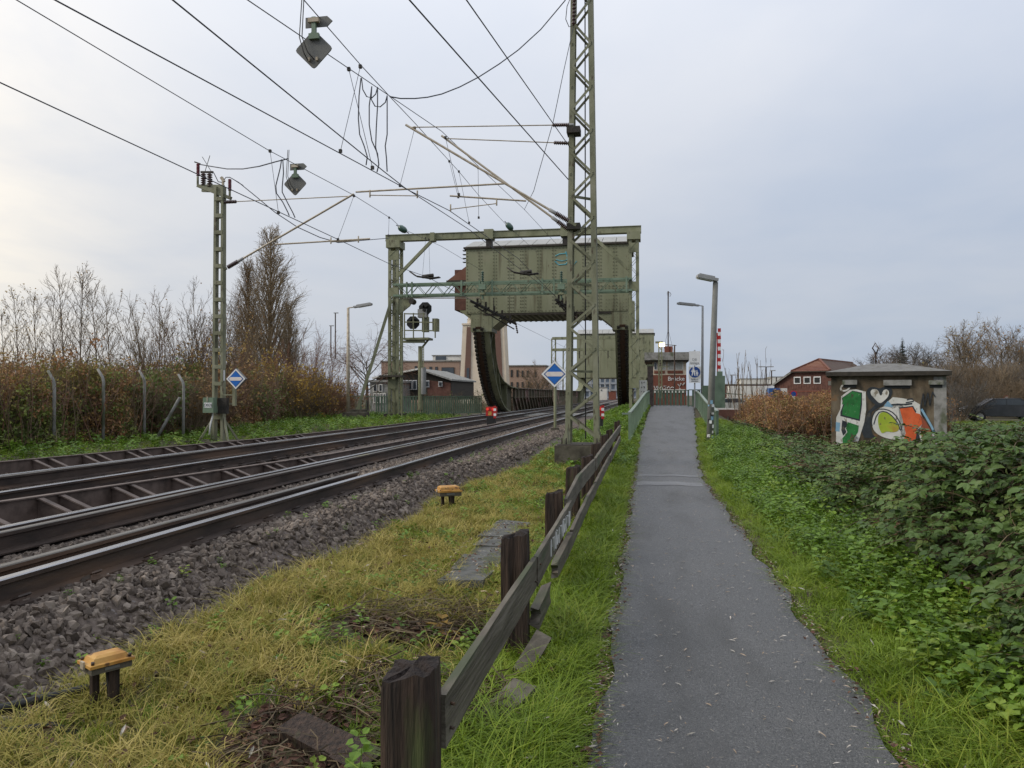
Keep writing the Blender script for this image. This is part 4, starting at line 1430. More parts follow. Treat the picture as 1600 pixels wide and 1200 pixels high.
# ================================================================== LAMPS
def lamp_post(label, base, top, head0, head1, mat, r=.07, stickers=False, arm=True):
    base, top, h0, h1 = map(Vector, (base, top, head0, head1))
    t = thing('street_lamp', label, 'street lamp', base, 'street lamps')
    tube('pole', [base, base.lerp(top, .5), top], [r * 1.1, r, r * .8], mat, t, 10)
    if arm:
        rod('arm', top, h0, .03, mat, t)
    d = h1 - h0
    m = MB()
    L_ = d.length
    rot_ = frame_from(d)
    m.box((h0 + h1) / 2, (L_, .26, .09), rot_)
    m.box((h0 + h1) / 2 + rot_ @ V3(L_ * .05, 0, .06), (L_ * .75, .2, .06), rot_)
    m.build('lamp_head', grey_m, t)
    box('lens', (h0 + h1) / 2 + rot_ @ V3(L_ * .1, 0, -.055), (L_ * .7, .2, .03), blind_m, t, rot=rot_)
    if stickers:
        for i in range(16):
            f = .02 + .30 * rng.random()
            p = base.lerp(top, f)
            a = -math.pi / 2 + rng.uniform(-.9, .9)
            rr = r * 1.06
            box('sticker', p + V3(rr * math.cos(a), rr * math.sin(a), 0), (.006, rng.uniform(.05, .09), rng.uniform(.05, .12)), [offwhite, white_m, P_blue, black_m][i % 4], t, rz=a)
    return t


b = at_d(1108, 714, 23.5)
lamp_post('street lamp with sticker-covered leaning pole at the start of the right railing', b, at_d(1118, 441, 23.5), at_d(1121, 438, 23.5), at_d(1089, 431.5, 23.5), lampgrey, .10, True, False)
lamp_post('thin street lamp with a long flat head behind the boom barrier', at_d(1097, 645, 46), at_d(1098, 478, 46), at_d(1092, 477.5, 46), at_d(1058, 474, 46), grey_m, .08)
lamp_post('thin street lamp left of the raking gantry prop', at_y(544, 644, 38), at_y(544, 481, 38), at_y(553, 480, 38), at_y(581, 475, 38), galv, .085)
box('lamp_footing', at_y(556, 650, 37.7), (1.2, .7, .4), concd)
tag(bpy.data.objects['lamp_footing'], 'dark concrete block under the left lamp and the raking prop', 'concrete block')

# small lit lamp on a lattice post
t = thing('lattice_lamp_post', 'short lattice post carrying the one small lit lamp before the brick signal box', 'lamp post', at_y(1032, 620, 56))
Q = lambda px, py: at_y(px, py, 56)
for x in (1029.5, 1034):
    bar('post_leg', Q(x, 622), Q(x, 537), .08, .08, steel, t)
for k in range(11):
    bar('lacing_bar', Q(1029.5 if k % 2 else 1034, 618 - k * 7), Q(1034 if k % 2 else 1029.5, 611 - k * 7), .05, .03, steel, t, up=(0, 1, 0))
bar('top_arm', Q(1024, 535), Q(1036, 535), .2, .14, steel, t)
box('lamp', Q(1034.5, 538.5), (.36, .3, .22), lampm, t)
bar('side_arm', Q(1034, 573), Q(1046, 573), .06, .06, steel, t)

# thin bracket pole, antenna
t = thing('bracket_pole', 'thin dark pole with a crosswise top wire before the signal box front', 'pole', at_y(1054, 612, 58))
rod('pole', at_y(1054, 612, 58), at_y(1054, 539, 58), .05, railside, t)
rod('top_wire', at_y(1036, 538, 58), at_y(1057, 540, 58), .025, railside, t)

# ================================================================== SIGNAL BOX 'Bruecke'
BXY = 62.0
B = lambda px, py, dy=0.0: at_y(px, py, BXY + dy)
x0, x1 = B(1020, 600).x, B(1072.5, 600).x
zw0, zr0, zr1 = .3, B(1050, 563).z, B(1050, 551).z
zband, zsill = B(1050, 585.8).z, B(1050, 578).z
sb = thing('signal_box', 'red brick signal box with cream window band reading Brücke beyond the footpath', 'signal box', ((x0 + x1) / 2, BXY, .3))
wl = box('wall', ((x0 + x1) / 2, BXY + 3, (zw0 + zband) / 2), (x1 - x0, 6, zband - zw0), brick_m, sb)
up = box('upper_wall', ((x0 + x1) / 2, BXY + 3, (zband + zr0) / 2), (x1 - x0, 5.99, zr0 - zband), cream, sb)
box('roof_slab', ((x0 + x1) / 2 - .2, BXY + 2.9, (zr0 + zr1) / 2), (x1 - x0 + .9, 7.2, zr1 - zr0), conc, sb)
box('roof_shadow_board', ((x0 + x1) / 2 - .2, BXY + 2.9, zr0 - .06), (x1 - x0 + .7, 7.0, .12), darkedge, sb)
# brick courses proud of the wall, brick panels under the windows
for (pa, pb) in ((1022, 1039), (1043, 1067)):
    a, b_ = B(pa, 580), B(pb, 580)
    box('brick_panel', ((a.x + b_.x) / 2, BXY - .02, (B(1045, 579.4).z + B(1045, 583.5).z) / 2), (b_.x - a.x, .06, B(1045, 579.4).z - B(1045, 583.5).z), brick_m, sb)
for (pa, pb, mt) in ((1021.5, 1027, glass_m), (1033, 1040, blind_m), (1043.5, 1053.5, blind_m), (1055.5, 1067.5, blind_m)):
    a, b_ = B(pa, 580), B(pb, 580)
    z0, z1 = B(1045, 577.6).z, B(1045, 565.4).z
    f = box('window', ((a.x + b_.x) / 2, BXY - .01, (z0 + z1) / 2), (b_.x - a.x, .06, z1 - z0), white_m, sb)
    box('pane', ((a.x + b_.x) / 2, BXY - .05, (z0 + z1) / 2), (b_.x - a.x - .12, .03, z1 - z0 - .12), mt, f)
text('lettering', 'Brücke', .46, (B(1056.5, 592).x, BXY - .01, B(1056.5, 592).z), white_m, sb, ext=.02)
mb = MB()
for pts in ([(1022, 603), (1024, 608), (1026, 604)], [(1027, 603), (1027, 608), (1030, 603)], [(1031, 607), (1034, 603), (1036, 608)], [(1037, 604), (1041, 603), (1039, 608)], [(1042, 607), (1045, 604), (1047, 607), (1050, 605), (1053, 606)],
            [(1059, 600), (1062, 604), (1064, 599), (1067, 602), (1070, 598)], [(1061, 606), (1063, 608)]):
    mb.tube([at_y(x, y, BXY - .02) for x, y in pts], .045, 4)
tag(mb.build('white_scrawl', scribble_m, sb), kind='stuff')
box('base_strip', ((x0 + x1) / 2, BXY - .03, B(1045, 611).z), (x1 - x0 - .2, .06, .28), offwhite, sb)
for i, px in enumerate((1043, 1048)):
    box('chimney', B(px, 548, 2), (.5 if i == 0 else .3, .5, .7), brick_m, sb)
# antenna on the roof
an = thing('antenna_mast', 'tall thin antenna mast rising behind the signal box roof', 'antenna', B(1044, 551, 2))
rod('antenna_pole', B(1044, 551, 2), B(1044, 455, 2), .05, railside, an)
for a in ((1036, 551), (1053, 551)):
    rod('guy_wire', B(1044, 515, 2), B(*a, 2), .01, wirem, an)
tube('antenna_loop', [B(1044, 458, 2), B(1047, 457, 2), B(1048.5, 460, 2), B(1047, 463, 2), B(1044, 462, 2)], .02, railside, an, 4)
for k in range(3):
    rod('antenna_rod', B(1042, 457 + 2 * k, 2), B(1046, 456 + 2 * k, 2), .015, railside, an)

# ================================================================== SIGNS AND BARRIER on the right of the path
sp_ = thing('path_sign', 'sign post with blue pedestrian disc and DB Anlage board at the end of the footpath', 'sign', at_y(1085, 636, 44))
E_ = lambda px, py, dy=0.0: at_y(px, py, 44 + dy)
rod('post', E_(1085.5, 640), E_(1085.5, 547), .04, grey_m, sp_)
bd = box('board', E_(1085.5, 560, -.06), (.62, .03, .80), white_m, sp_)
text('lettering', 'DB\nAnlage', .19, E_(1085, 564.5, -.08), grey_m, bd)
bk = box('backing', E_(1085.5, 582, -.06), (.66, .03, .68), offwhite, sp_)
ds = prism('disc', [E_(1085.5, 581.5, -.085) + V3(.305 * math.cos(a), 0, .305 * math.sin(a)) for a in np.linspace(0, 2 * math.pi, 29)[:-1]], (0, .01, 0), dkblue, sp_)
# white walking adult with child
mb = MB()
c0 = E_(1085.5, 581.5, -.092)


def fig(dx, s, z0):
    o = c0 + V3(dx, 0, z0)
    def P_(x, z):
        return o + V3(x * s, 0, z * s)
    mb.prism([P_(.05 * math.cos(a), .36 + .05 * math.sin(a)) for a in np.linspace(0, 2 * math.pi, 9)[:-1]], (0, .005, 0))
    mb.prism([P_(-.05, .30), P_(.05, .30), P_(.09, .10), P_(-.09, .10)], (0, .005, 0))
    mb.prism([P_(-.08, .10), P_(-.01, .10), P_(-.05, -.12), P_(-.10, -.12)], (0, .005, 0))
    mb.prism([P_(.01, .10), P_(.08, .10), P_(.10, -.12), P_(.05, -.12)], (0, .005, 0))
    mb.prism([P_(.05, .28), P_(.14, .12), P_(.11, .10), P_(.03, .22)], (0, .005, 0))
    mb.prism([P_(-.05, .28), P_(-.14, .12), P_(-.11, .10), P_(-.03, .22)], (0, .005, 0))


fig(-.07, .95, -.08)
fig(.12, .62, -.14)
mb.build('pedestrian_symbol', white_m, ds)
pl = box('small_plate', E_(1085.5, 594.5, -.06), (.62, .02, .26), white_m, sp_)
text('lettering', 'Radfahrer\nabsteigen', .10, E_(1085.5, 594, -.075), black_m, pl)

wb = thing('notice_board', 'white board with scribbled graffiti behind the right gantry column', 'board', at_y(1005, 626, 46))
p0, p1 = at_y(996, 594, 46), at_y(1011, 630, 46)
box('board_panel', ((p0.x + p1.x) / 2, 46, (p0.z + p1.z) / 2), (p1.x - p0.x, .08, p0.z - p1.z), offwhite, wb)
mb = MB()
for k in range(12):
    x = 998.5 + (k % 3) * 4
    y = 598 + (k // 3) * 7
    mb.tube([at_y(x + rng.uniform(-1, 1), y + rng.uniform(-1.5, 1.5), 45.93) for _ in range(4)], .016, 4)
tag(mb.build('black_scrawl', black_m, wb), kind='stuff')
rp = thing('rusty_post', 'rusty brown post at the left end of the green gate', 'post', at_y(1016, 640, 47))
bar('post_body', at_y(1016.5, 636, 47), at_y(1016, 571, 47), .34, .34, ribsteel, rp)
box('post_cap', at_y(1016, 571, 47), (.4, .4, .12), steel, rp)

bb = thing('boom_barrier', 'raised red and white striped boom barrier on a green pillar right of the path', 'boom barrier', at_y(1124, 640, 45))
K = lambda px, py: at_y(px, py, 45)
p = K(1124.5, 615)
box('pillar', (p.x, 45, (K(1124, 590).z + .0) / 2 + .1), (.55, .5, K(1124, 590).z), steel2, bb)
box('pillar_head', (p.x, 45, K(1124, 590).z + .15), (.3, .3, .4), steel2, bb)
n = 13
for i in range(n):
    a, b_ = K(1124, 588 - i * 75 / n), K(1124 - .2, 588 - (i + 1) * 75 / n)
    bar('stripe', a, b_, .17, .06, white_m if i % 2 else red_m, bb, up=(0, 1, 0))
bar('second_boom', K(1121, 590), K(1120.5, 520), .06, .05, red_m, bb, up=(0, 1, 0))


# ================================================================== RAILINGS
def railing(label, pts, h, gap, mat=steel2, rail_mat=None, flat=True, cat='railing', plank=False, group=None, post_every=8):
    """pts: ground points; top rail, bottom rail, balusters, posts"""
    pts = [Vector(p) for p in pts]
    t = thing('railing', label, cat, pts[0], group)
    upv = V3(0, 0, h)
    for a, b_ in zip(pts[:-1], pts[1:]):
        bar('top_rail', a + upv, b_ + upv, .10 if flat else .06, .05, rail_mat or mat, t)
        bar('bottom_rail', a + V3(0, 0, .12), b_ + V3(0, 0, .12), .04, .05, mat, t)
        L_ = (b_ - a).length
        n_ = max(1, int(L_ / gap))
        for i in range(n_):
            p = a.lerp(b_, i / n_)
            if i % post_every == 0:
                box('post', p + V3(0, 0, h / 2), (.07, .07, h), mat, t)
            elif plank:
                bar('plank', p + V3(0, 0, .1), p + V3(0, 0, h - .03), .03, gap * .7, mat, t, up=(b_ - a))
            else:
                box('baluster', p + V3(0, 0, (h + .12) / 2), (.025, .025, h - .12), mat, t)
    box('post', pts[-1] + V3(0, 0, h / 2), (.07, .07, h), mat, t)
    return t


railm = mk('handrail_worn', [(.15, .19, .15), (.22, .26, .21)], scale=3, rough=.45)
pl_ = []
for Y in (23.2, 26.5, 30, 34, 38, 42, 46):
    x = float(np.interp(Y, [23.2, 46], [-.50, .16]))
    pl_.append((x, Y, float(pz(Y)) - .02))
lr = railing('green handrail climbing the left edge of the path ramp', pl_, .95, .42, rail_mat=railm, post_every=4)
bar('end_rail', V3(pl_[0][0], pl_[0][1], pl_[0][2] + .93), V3(pl_[0][0] - .22, pl_[0][1], pl_[0][2] + .93), .05, .05, railm, lr)
pr_ = []
for Y in (24.4, 27, 30.5, 34, 38, 42, 45):
    x = float(np.interp(Y, [24.4, 30, 45], [2.15, 2.25, 2.78]))
    pr_.append((x, Y, float(pz(Y)) - .08))
railing('green handrail climbing the right edge of the path ramp', pr_, 1.0, .42, rail_mat=railm, post_every=4)
g0 = .9
railing('green plank gate panel closing the end of the footpath', [at_y(1021, 637, 50.5), at_y(1075, 637, 50.5)], 1.12, .2, plank=True, cat='gate panel', post_every=9)
railing('green railing running right from the footpath end towards the barrier', [at_y(1076, 637, 46.3), at_y(1132, 637, 46.3)], 1.05, .26, plank=True, cat='railing', post_every=5)
railing('low green frame railing right of the boom barrier', [at_y(1132, 646, 47.5), at_y(1160, 648, 47.5)], 1.2, .8, post_every=1)
for k, (px, py, w, h) in enumerate(((1104, 616, .5, 1.5), (1117, 622, .45, 1.4))):
    c = at_y(px, py + 12, 46)
    t = tag(box('switch_cabinet', (c.x, 45.9, c.z + .2), (w, .4, h), steel2), ('left', 'right')[k] + ' of the two green cabinets at the foot of the boom barrier', 'cabinet', 'green cabinets')
railing('green plank railing along the canal bank left of the bridge', [(-15.6, 43.4, .36), (-13.2, 44.2, .36), (-10.3, 47.5, .36)], 1.15, .16, plank=True, post_every=7)
railing('green railing behind the left gantry column', [(-19.5, 42.4, .36), (-15.7, 43.3, .36)], 1.15, .3, post_every=5)
# white beam and steps beside the ramp
tag(box('concrete_beam', at_y(1128, 641, 42), (1.6, .5, .22), offwhite), 'pale concrete beam right of the ramp railing end', 'beam')
st = thing('steps', 'short flight of pale steps below the green railing right of the ramp', 'steps', at_y(1147, 660, 42))
for k in range(4):
    p = at_y(1146, 645 + k * 5, 42.4 - .25 * k)
    box('step', p, (1.3, .35, .08), conc, st)
bar('stringer', at_y(1138, 642, 42), at_y(1137, 664, 41), .06, .2, darkedge, st)
tag(box('dark_wall', at_y(1132, 652, 41.6), (1.3, .3, .8), brick_b), 'low dark brick wall under the pale beam right of the ramp', 'wall')

# ================================================================== GRAFFITI HUT
class Loc:
    def __init__(s, o, rz):
        s.o, s.rz, s.m = Vector(o), rz, Matrix.Rotation(rz, 3, 'Z')

    def p(s, x, y, z):
        return s.o + s.m @ Vector((x, y, z))

    def box(s, n, c, size, mt, par):
        return box(n, s.p(*c), size, mt, par, rz=s.rz)


hc = at_d(1386, 640, 24.0)
HUT = Loc((hc.x, hc.y, -.3), R(-13.5))
hu = thing('graffiti_hut', 'small flat-roofed concrete hut covered in green and orange graffiti among brambles', 'hut', HUT.o)
HW, HD = 3.22, 3.0
hz = at_d(1386, 587, 24).z + .3
wallb = HUT.box('wall', (0, HD / 2, hz / 2), (HW, HD, hz), hutwall, hu)
# roof: thick slab with chamfered top
V = []
for (w, d_, z) in ((HW + .30, HD + .36, hz), (HW + .32, HD + .38, hz + .13), (.9, .7, hz + .42)):
    for sx, sy in ((-1, -1), (1, -1), (1, 1), (-1, 1)):
        V.append(HUT.p(sx * w / 2, HD / 2 + sy * d_ / 2, z))
F = [(3, 2, 1, 0)] + [(i, (i + 1) % 4, 4 + (i + 1) % 4, 4 + i) for i in range(4)] + [(4 + i, 4 + (i + 1) % 4, 8 + (i + 1) % 4, 8 + i) for i in range(4)] + [(8, 9, 10, 11)]
mesh('roof', V, F, None, hu, mats=[hutroof, darkedge], mi=[1, 1, 1, 1, 1, 0, 0, 0, 0, 0])
tube('roof_hook', [HUT.p(-.25, 1.4, hz + .38), HUT.p(-.27, 1.4, hz + .8), HUT.p(-.36, 1.4, hz + .95), HUT.p(-.27, 1.4, hz + 1.12), HUT.p(-.18, 1.4, hz + .95), HUT.p(-.25, 1.4, hz + .75)], .022, railside, hu, 6)
for (x0, x1, z, h) in ((-1.28, -.85, hz - .20, .15), (-.0 - .10, .68, hz - .22, .17), (1.15, 1.55, hz - .22, .13)):
    v = HUT.box('vent_lintel', ((x0 + x1) / 2, -.045, z), (x1 - x0, .10, h), conc, hu)
    HUT.box('vent_slot', ((x0 + x1) / 2, -.006, z - h / 2 - .05), (x1 - x0 - .06, .02, .09), black_m, v)
HUT.box('side_lintel', (-HW / 2 - .04, .5, hz - .22), (.10, .5, .14), conc, hu)
HUT.box('corner_pier', (HW / 2 - .15, -.0005, hz / 2 - .02), (.34, .005, hz - .05), conc, hu)


# graffiti: thin paint layers on the front wall, traced in wall metres from the photograph's wall
def wl_(px, py):
    """photo pixel -> wall coordinates (u along the front, z up)"""
    d = ray(px, py)
    n = HUT.m @ Vector((0, -1, 0))
    q = CAM + d * ((HUT.o - CAM).dot(n) / d.dot(n))
    r = HUT.m.transposed() @ (q - HUT.o)
    return r.x, r.z


def zz2(x, y):
    return 1270 + x / 6.957, 540 + y / 6.957      # zoom crop -> photo pixels


def paint(name, pts, layer, mt):
    poly = []
    for (x, y) in pts:
        u, z = wl_(*zz2(x, y))
        poly.append(HUT.p(max(-HW / 2 + .01, min(HW / 2 - .01, u)), -.008 - .004 * layer, z))
    return prism(name, poly, HUT.m @ Vector((0, .003, 0)), mt, hu)


def smoothpts(pts, n=3):
    for _ in range(n):
        q = []
        for i in range(len(pts)):
            a, b_ = pts[i], pts[(i + 1) % len(pts)]
            q += [(a[0] * .75 + b_[0] * .25, a[1] * .75 + b_[1] * .25), (a[0] * .25 + b_[0] * .75, a[1] * .25 + b_[1] * .75)]
        pts = q
    return pts


def stroke(name, pts, w, layer, mt):
    L_, R_ = [], []
    for i, p in enumerate(pts):
        a, b_ = pts[max(0, i - 1)], pts[min(len(pts) - 1, i + 1)]
        dx, dy = b_[0] - a[0], b_[1] - a[1]
        l = math.hypot(dx, dy) or 1
        L_.append((p[0] - dy / l * w, p[1] + dx / l * w))
        R_.append((p[0] + dy / l * w, p[1] - dx / l * w))
    return paint(name, L_ + R_[::-1], layer, mt)


paint('graffiti_white', [(250, 1150), (255, 780), (300, 690), (310, 550), (400, 480), (470, 475), (575, 500), (580, 700), (560, 830), (520, 960), (480, 1100), (300, 1120)], 0, P_white)
paint('graffiti_black', [(300, 720), (330, 640), (315, 570), (430, 490), (535, 510), (535, 640), (510, 820), (300, 765)], 1, P_black)
paint('graffiti_green', [(325, 690), (345, 635), (318, 640), (325, 570), (430, 495), (528, 520), (520, 640), (500, 800), (320, 752)], 2, P_green)
paint('graffiti_green', [(320, 1010), (375, 940), (360, 900), (380, 830), (500, 870), (490, 940), (440, 1020), (400, 1090), (330, 1080)], 2, P_green)
paint('graffiti_black', [(310, 920), (320, 810), (370, 830), (375, 870), (350, 900), (365, 940), (330, 980)], 1, P_black)
paint('graffiti_blue', [(248, 930), (252, 830), (298, 838), (290, 935)], 1, P_blue)
stroke('graffiti_ring', [(300 + 52 + 50 * math.cos(a), 455 - 35 * math.sin(a) - 12 * math.cos(a)) for a in np.linspace(0, 2 * math.pi * .97, 22)], 9, 1, P_white)
paint('graffiti_black', [(560, 840), (600, 720), (680, 640), (760, 650), (640, 720), (620, 850), (650, 960), (700, 1010), (560, 1000), (530, 930)], 0, P_black)
# heart
heart = [(725, 680), (650, 620), (590, 560), (580, 490), (620, 450), (680, 450), (725, 470), (770, 445), (835, 450), (870, 490), (850, 560), (790, 625)]
paint('graffiti_heart', smoothpts(heart, 2), 2, P_black)
inner = [(728, 635), (670, 575), (625, 525), (632, 480), (680, 470), (715, 490), (728, 540), (750, 545), (760, 490), (800, 470), (832, 500), (820, 555), (775, 600)]
paint('graffiti_heart_fill', smoothpts(inner, 2), 3, P_white)
# the round letter
paint('graffiti_white', smoothpts([(640, 820), (680, 700), (780, 660), (900, 620), (1000, 640), (1010, 900), (1000, 1010), (900, 1030), (740, 990), (655, 920)], 2), 1, P_white)
stroke('graffiti_outline', smoothpts([(650, 900), (630, 800), (690, 690), (800, 690), (890, 740), (945, 830), (965, 900), (950, 930), (930, 850), (860, 760), (780, 710), (700, 730)], 1), 6, 2, P_black)
paint('graffiti_lime', smoothpts([(740, 950), (705, 840), (715, 740), (780, 715), (860, 770), (930, 860), (940, 920), (880, 945), (800, 930), (770, 950)], 2), 3, P_lime)
# upper white band and the orange letter
paint('graffiti_white', [(780, 640), (870, 560), (960, 570), (1080, 590), (1165, 640), (1170, 740), (1260, 900), (1335, 980), (1320, 1060), (1180, 1050), (1100, 800), (1010, 1050), (960, 1000), (930, 660), (870, 690)], 1, P_white)
paint('graffiti_blue', [(770, 660), (815, 600), (870, 655), (860, 670)], 2, P_blue)
stroke('graffiti_outline', [(850, 645), (930, 640), (1010, 640), (1080, 630)], 9, 2, P_black)
paint('graffiti_outline', [(930, 672), (1090, 655), (1125, 720), (1100, 740), (1070, 690), (950, 690)], 2, P_black)
paint('graffiti_orange', [(945, 685), (1080, 668), (1115, 730), (1165, 745), (1190, 850), (1140, 900), (1110, 1050), (980, 1050), (1010, 950), (975, 800)], 3, P_orange)
paint('graffiti_red', [(1165, 745), (1230, 830), (1290, 930), (1300, 1050), (1195, 1060), (1165, 900), (1190, 850)], 5, P_rust)
paint('graffiti_black', [(1120, 1050), (1125, 950), (1160, 890), (1150, 1050)], 4, P_black)
paint('graffiti_black', [(1165, 660), (1215, 700), (1235, 790), (1200, 770), (1170, 730)], 2, P_black)
stroke('graffiti_blue', [(1180, 690), (1240, 790), (1290, 880), (1330, 970)], 12, 3, P_blue)
# dark scribbled tag on the right pier
for zig in ([(1170, 680), (1200, 520)], [(1200, 520), (1215, 660)], [(1215, 660), (1250, 510)], [(1250, 510), (1270, 650)], [(1270, 650), (1300, 500)], [(1300, 500), (1330, 560)]):
    stroke('graffiti_tag', zig, 5, 3, P_black)
stroke('graffiti_tag', [(1020, 590), (1080, 575), (1095, 605), (1010, 620)], 6, 3, P_black)
# side wall smear
sp2 = HUT.box('graffiti_side', (-HW / 2 - .004, 1.4, .9), (.006, 2.4, 1.3), P_black, hu)
HUT.box('graffiti_side', (-HW / 2 - .008, .9, .75), (.006, .5, .7), P_white, hu)
HUT.box('graffiti_side', (-HW / 2 - .010, .35, 1.0), (.006, .3, .5), P_blue, hu)

# ================================================================== BRICK HOUSE
hp = at_d(1268, 627, 86)
HS = Loc((hp.x, hp.y, -.1), R(-30))
bh = thing('brick_house', 'brown brick house with half-hipped red tiled roof beyond the brambles', 'house', HS.o)
W2, LEN = 5.0, 15.0
ez, hipz, rz_ = 2.3, 4.25, at_d(1268, 562, 86).z + .1
# gable wall outline (trapezoid cut by the hip)
hipx = W2 * (1 - (hipz - ez) / (rz_ - ez)) + .0
gab = [(-W2, 0), (W2, 0), (W2, ez), (hipx, hipz), (-hipx, hipz), (-W2, ez)]
gw = prism('wall', [HS.p(x, 0, z) for x, z in gab], HS.m @ Vector((0, LEN, 0)), brick_b, bh)
for x in (-1.55, -.45, .65):
    w = HS.box('window', (x, -.03, 3.35), (.78, .10, .80), white_m, bh)
    HS.box('pane', (x, -.09, 3.35), (.58, .04, .58), black_m, w)
for k in range(34):
    x = -W2 + .3 + k * .29
    zt3 = min(3.0, ez + 1.6 * (1 - abs(x) / W2))
    HS.box('soldier_brick', (x, -.012, 2.6), (.20, .03, .5), brick_b, bh)
HS.box('band', (0, -.02, 2.1), (2 * W2, .05, .12), brick_m, bh)
HS.box('notice', (-3.3, -.04, 1.0), (.55, .04, 1.0), offwhite, bh)
for sx in (-1, 1):
    # main roof slopes
    a = [HS.p(sx * (W2 + .45), -.35, ez - .32), HS.p(sx * (hipx + .05), -.35, hipz + .02), HS.p(0, 2.6, rz_), HS.p(0, LEN + .3, rz_), HS.p(sx * (W2 + .45), LEN + .3, ez - .32)]
    prism('roof_slope', a, (0, 0, .16), tile_d, bh)
    bar('barge_board', HS.p(sx * (W2 + .45), -.38, ez - .26), HS.p(sx * (hipx), -.38, hipz + .05), .06, .16, conc, bh)
    bar('hip_ridge', HS.p(sx * (hipx + .05), -.35, hipz + .2), HS.p(0, 2.6, rz_ + .2), .22, .14, tile_r, bh)
bar('ridge', HS.p(0, 2.6, rz_ + .17), HS.p(0, LEN, rz_ + .17), .26, .16, tile_r, bh)
nrow = 8
for i in range(nrow):
    f0, f1 = i / nrow, (i + 1) / nrow
    p0, p1 = Vector((hipx + .1, -.35, hipz)), Vector((0, 2.6, rz_))
    a, b_ = p0.lerp(p1, f0), p0.lerp(p1, f1 + .02)
    prism('tile_course', [HS.p(-a.x, a.y, a.z + .10), HS.p(a.x, a.y, a.z + .10), HS.p(b_.x, b_.y, b_.z + .02), HS.p(-b_.x, b_.y, b_.z + .02)], (0, 0, .09), tile_r, bh)
bar('gutter', HS.p(-hipx - .1, -.42, hipz + .04), HS.p(hipx + .1, -.42, hipz + .04), .12, .10, darkedge, bh)
rs = thing('round_sign', 'round pink and blue sign before the gable of the brick house', 'sign', at_d(1240, 640, 80))
rod('post', at_d(1240, 640, 80), at_d(1240, 615, 80), .05, grey_m, rs)
c = at_d(1240, 615.5, 79.9)
prism('disc', [c + V3(.36 * math.cos(a), 0, .36 * math.sin(a)) for a in np.linspace(0, 2 * math.pi, 17)[:-1]], (0, .03, 0), red_m, rs)
prism('disc_face', [c + V3(.26 * math.cos(a), -.01, .26 * math.sin(a)) for a in np.linspace(0, 2 * math.pi, 17)[:-1]], (0, .008, 0), dkblue, rs)
box('small_plate', at_d(1240, 622, 79.9), (.3, .03, .5), offwhite, rs)

# ================================================================== BUILDINGS beyond the canal
TY = 108.0
T_ = lambda px, py, dy=0.0: at_y(px, py, TY + dy)
tw = thing('tower', 'tall tapering cream tower with brown brick panels behind the bridge', 'tower', T_(757, 605))
xa0, xa1, xb0, xb1 = T_(717, 600).x, T_(793, 600).x, T_(723, 505).x, T_(787, 505).x
z0, z1, z2 = .3, T_(757, 506).z, T_(757, 470).z
sw_ = 2.6
def tier(x0, x1, x2, x3, za, zc_, dy=0.):
    V = [(x0, TY + dy, za), (x1, TY + dy, za), (x1, TY + sw_, za), (x0, TY + sw_, za), (x2, TY + dy, zc_), (x3, TY + dy, zc_), (x3, TY + sw_, zc_), (x2, TY + sw_, zc_)]
    F = [(3, 2, 1, 0), (4, 5, 6, 7), (0, 1, 5, 4), (1, 2, 6, 5), (2, 3, 7, 6), (3, 0, 4, 7)]
    return V, F
V, F = tier(xa0, xa1, xb0, xb1, z0, z1)
wt2 = mesh('wall', V, F, cream, tw)
V, F = tier(xb0 + .5, xb1 - .5, xb0 + 1.0, xb1 - 1.0, z1, z2, .5)
mesh('top_storey', V, F, cream, tw)
box('cornice', ((xb0 + xb1) / 2, TY + sw_ / 2, z1), (xb1 - xb0 + .25, sw_ + .25, .25), cream, tw)
for (a, b_, y0, y1) in ((728, 735, 511, 601), (771, 783, 511, 601)):
    o = (505 - 600)
    pts = [T_(a + (1.5 if a < 750 else -1), y0, -.12), T_(b_ + (1 if a < 750 else -1.5), y0, -.12), T_(b_ + (0 if a < 750 else 2.5), y1, -.12), T_(a - (3 if a < 750 else -1), y1, -.12)]
    pn = prism('brick_panel', pts, (0, .10, 0), brownpanel, tw)
    if a < 750:
        prism('tower_window', [T_(729, 575, -.2), T_(733, 575, -.2), T_(733, 601, -.2), T_(729, 601, -.2)], (0, .06, 0), glass_m, pn)


def block(name, label, px0, px1, ptop, Y, mt, wins, cat='building', depth=12, group=None):
    """wins: (px, width px, ytop, ybottom) on the front plane"""
    p0, p1 = at_y(px0, ptop, Y), at_y(px1, ptop, Y)
    zt_ = (p0.z + p1.z) / 2
    t = thing(name, label, cat, ((p0.x + p1.x) / 2, Y, .3), group)
    box('wall', ((p0.x + p1.x) / 2, Y + depth / 2, zt_ / 2), (p1.x - p0.x, depth, zt_), mt, t)
    box('parapet', ((p0.x + p1.x) / 2, Y + depth / 2, zt_ + .08), (p1.x - p0.x + .3, depth + .3, .18), conc, t)
    for (px, w, ya, yb_) in wins:
        a, b_ = at_y(px, ya, Y), at_y(px + w, yb_, Y)
        f = box('window', ((a.x + b_.x) / 2, Y - .02, (a.z + b_.z) / 2), (b_.x - a.x, .12, a.z - b_.z), offwhite if mt is not brick_t else darkedge, t)
        box('pane', ((a.x + b_.x) / 2, Y - .09, (a.z + b_.z) / 2), (b_.x - a.x - .16, .05, a.z - b_.z - .16), glass_m, f)
    return t


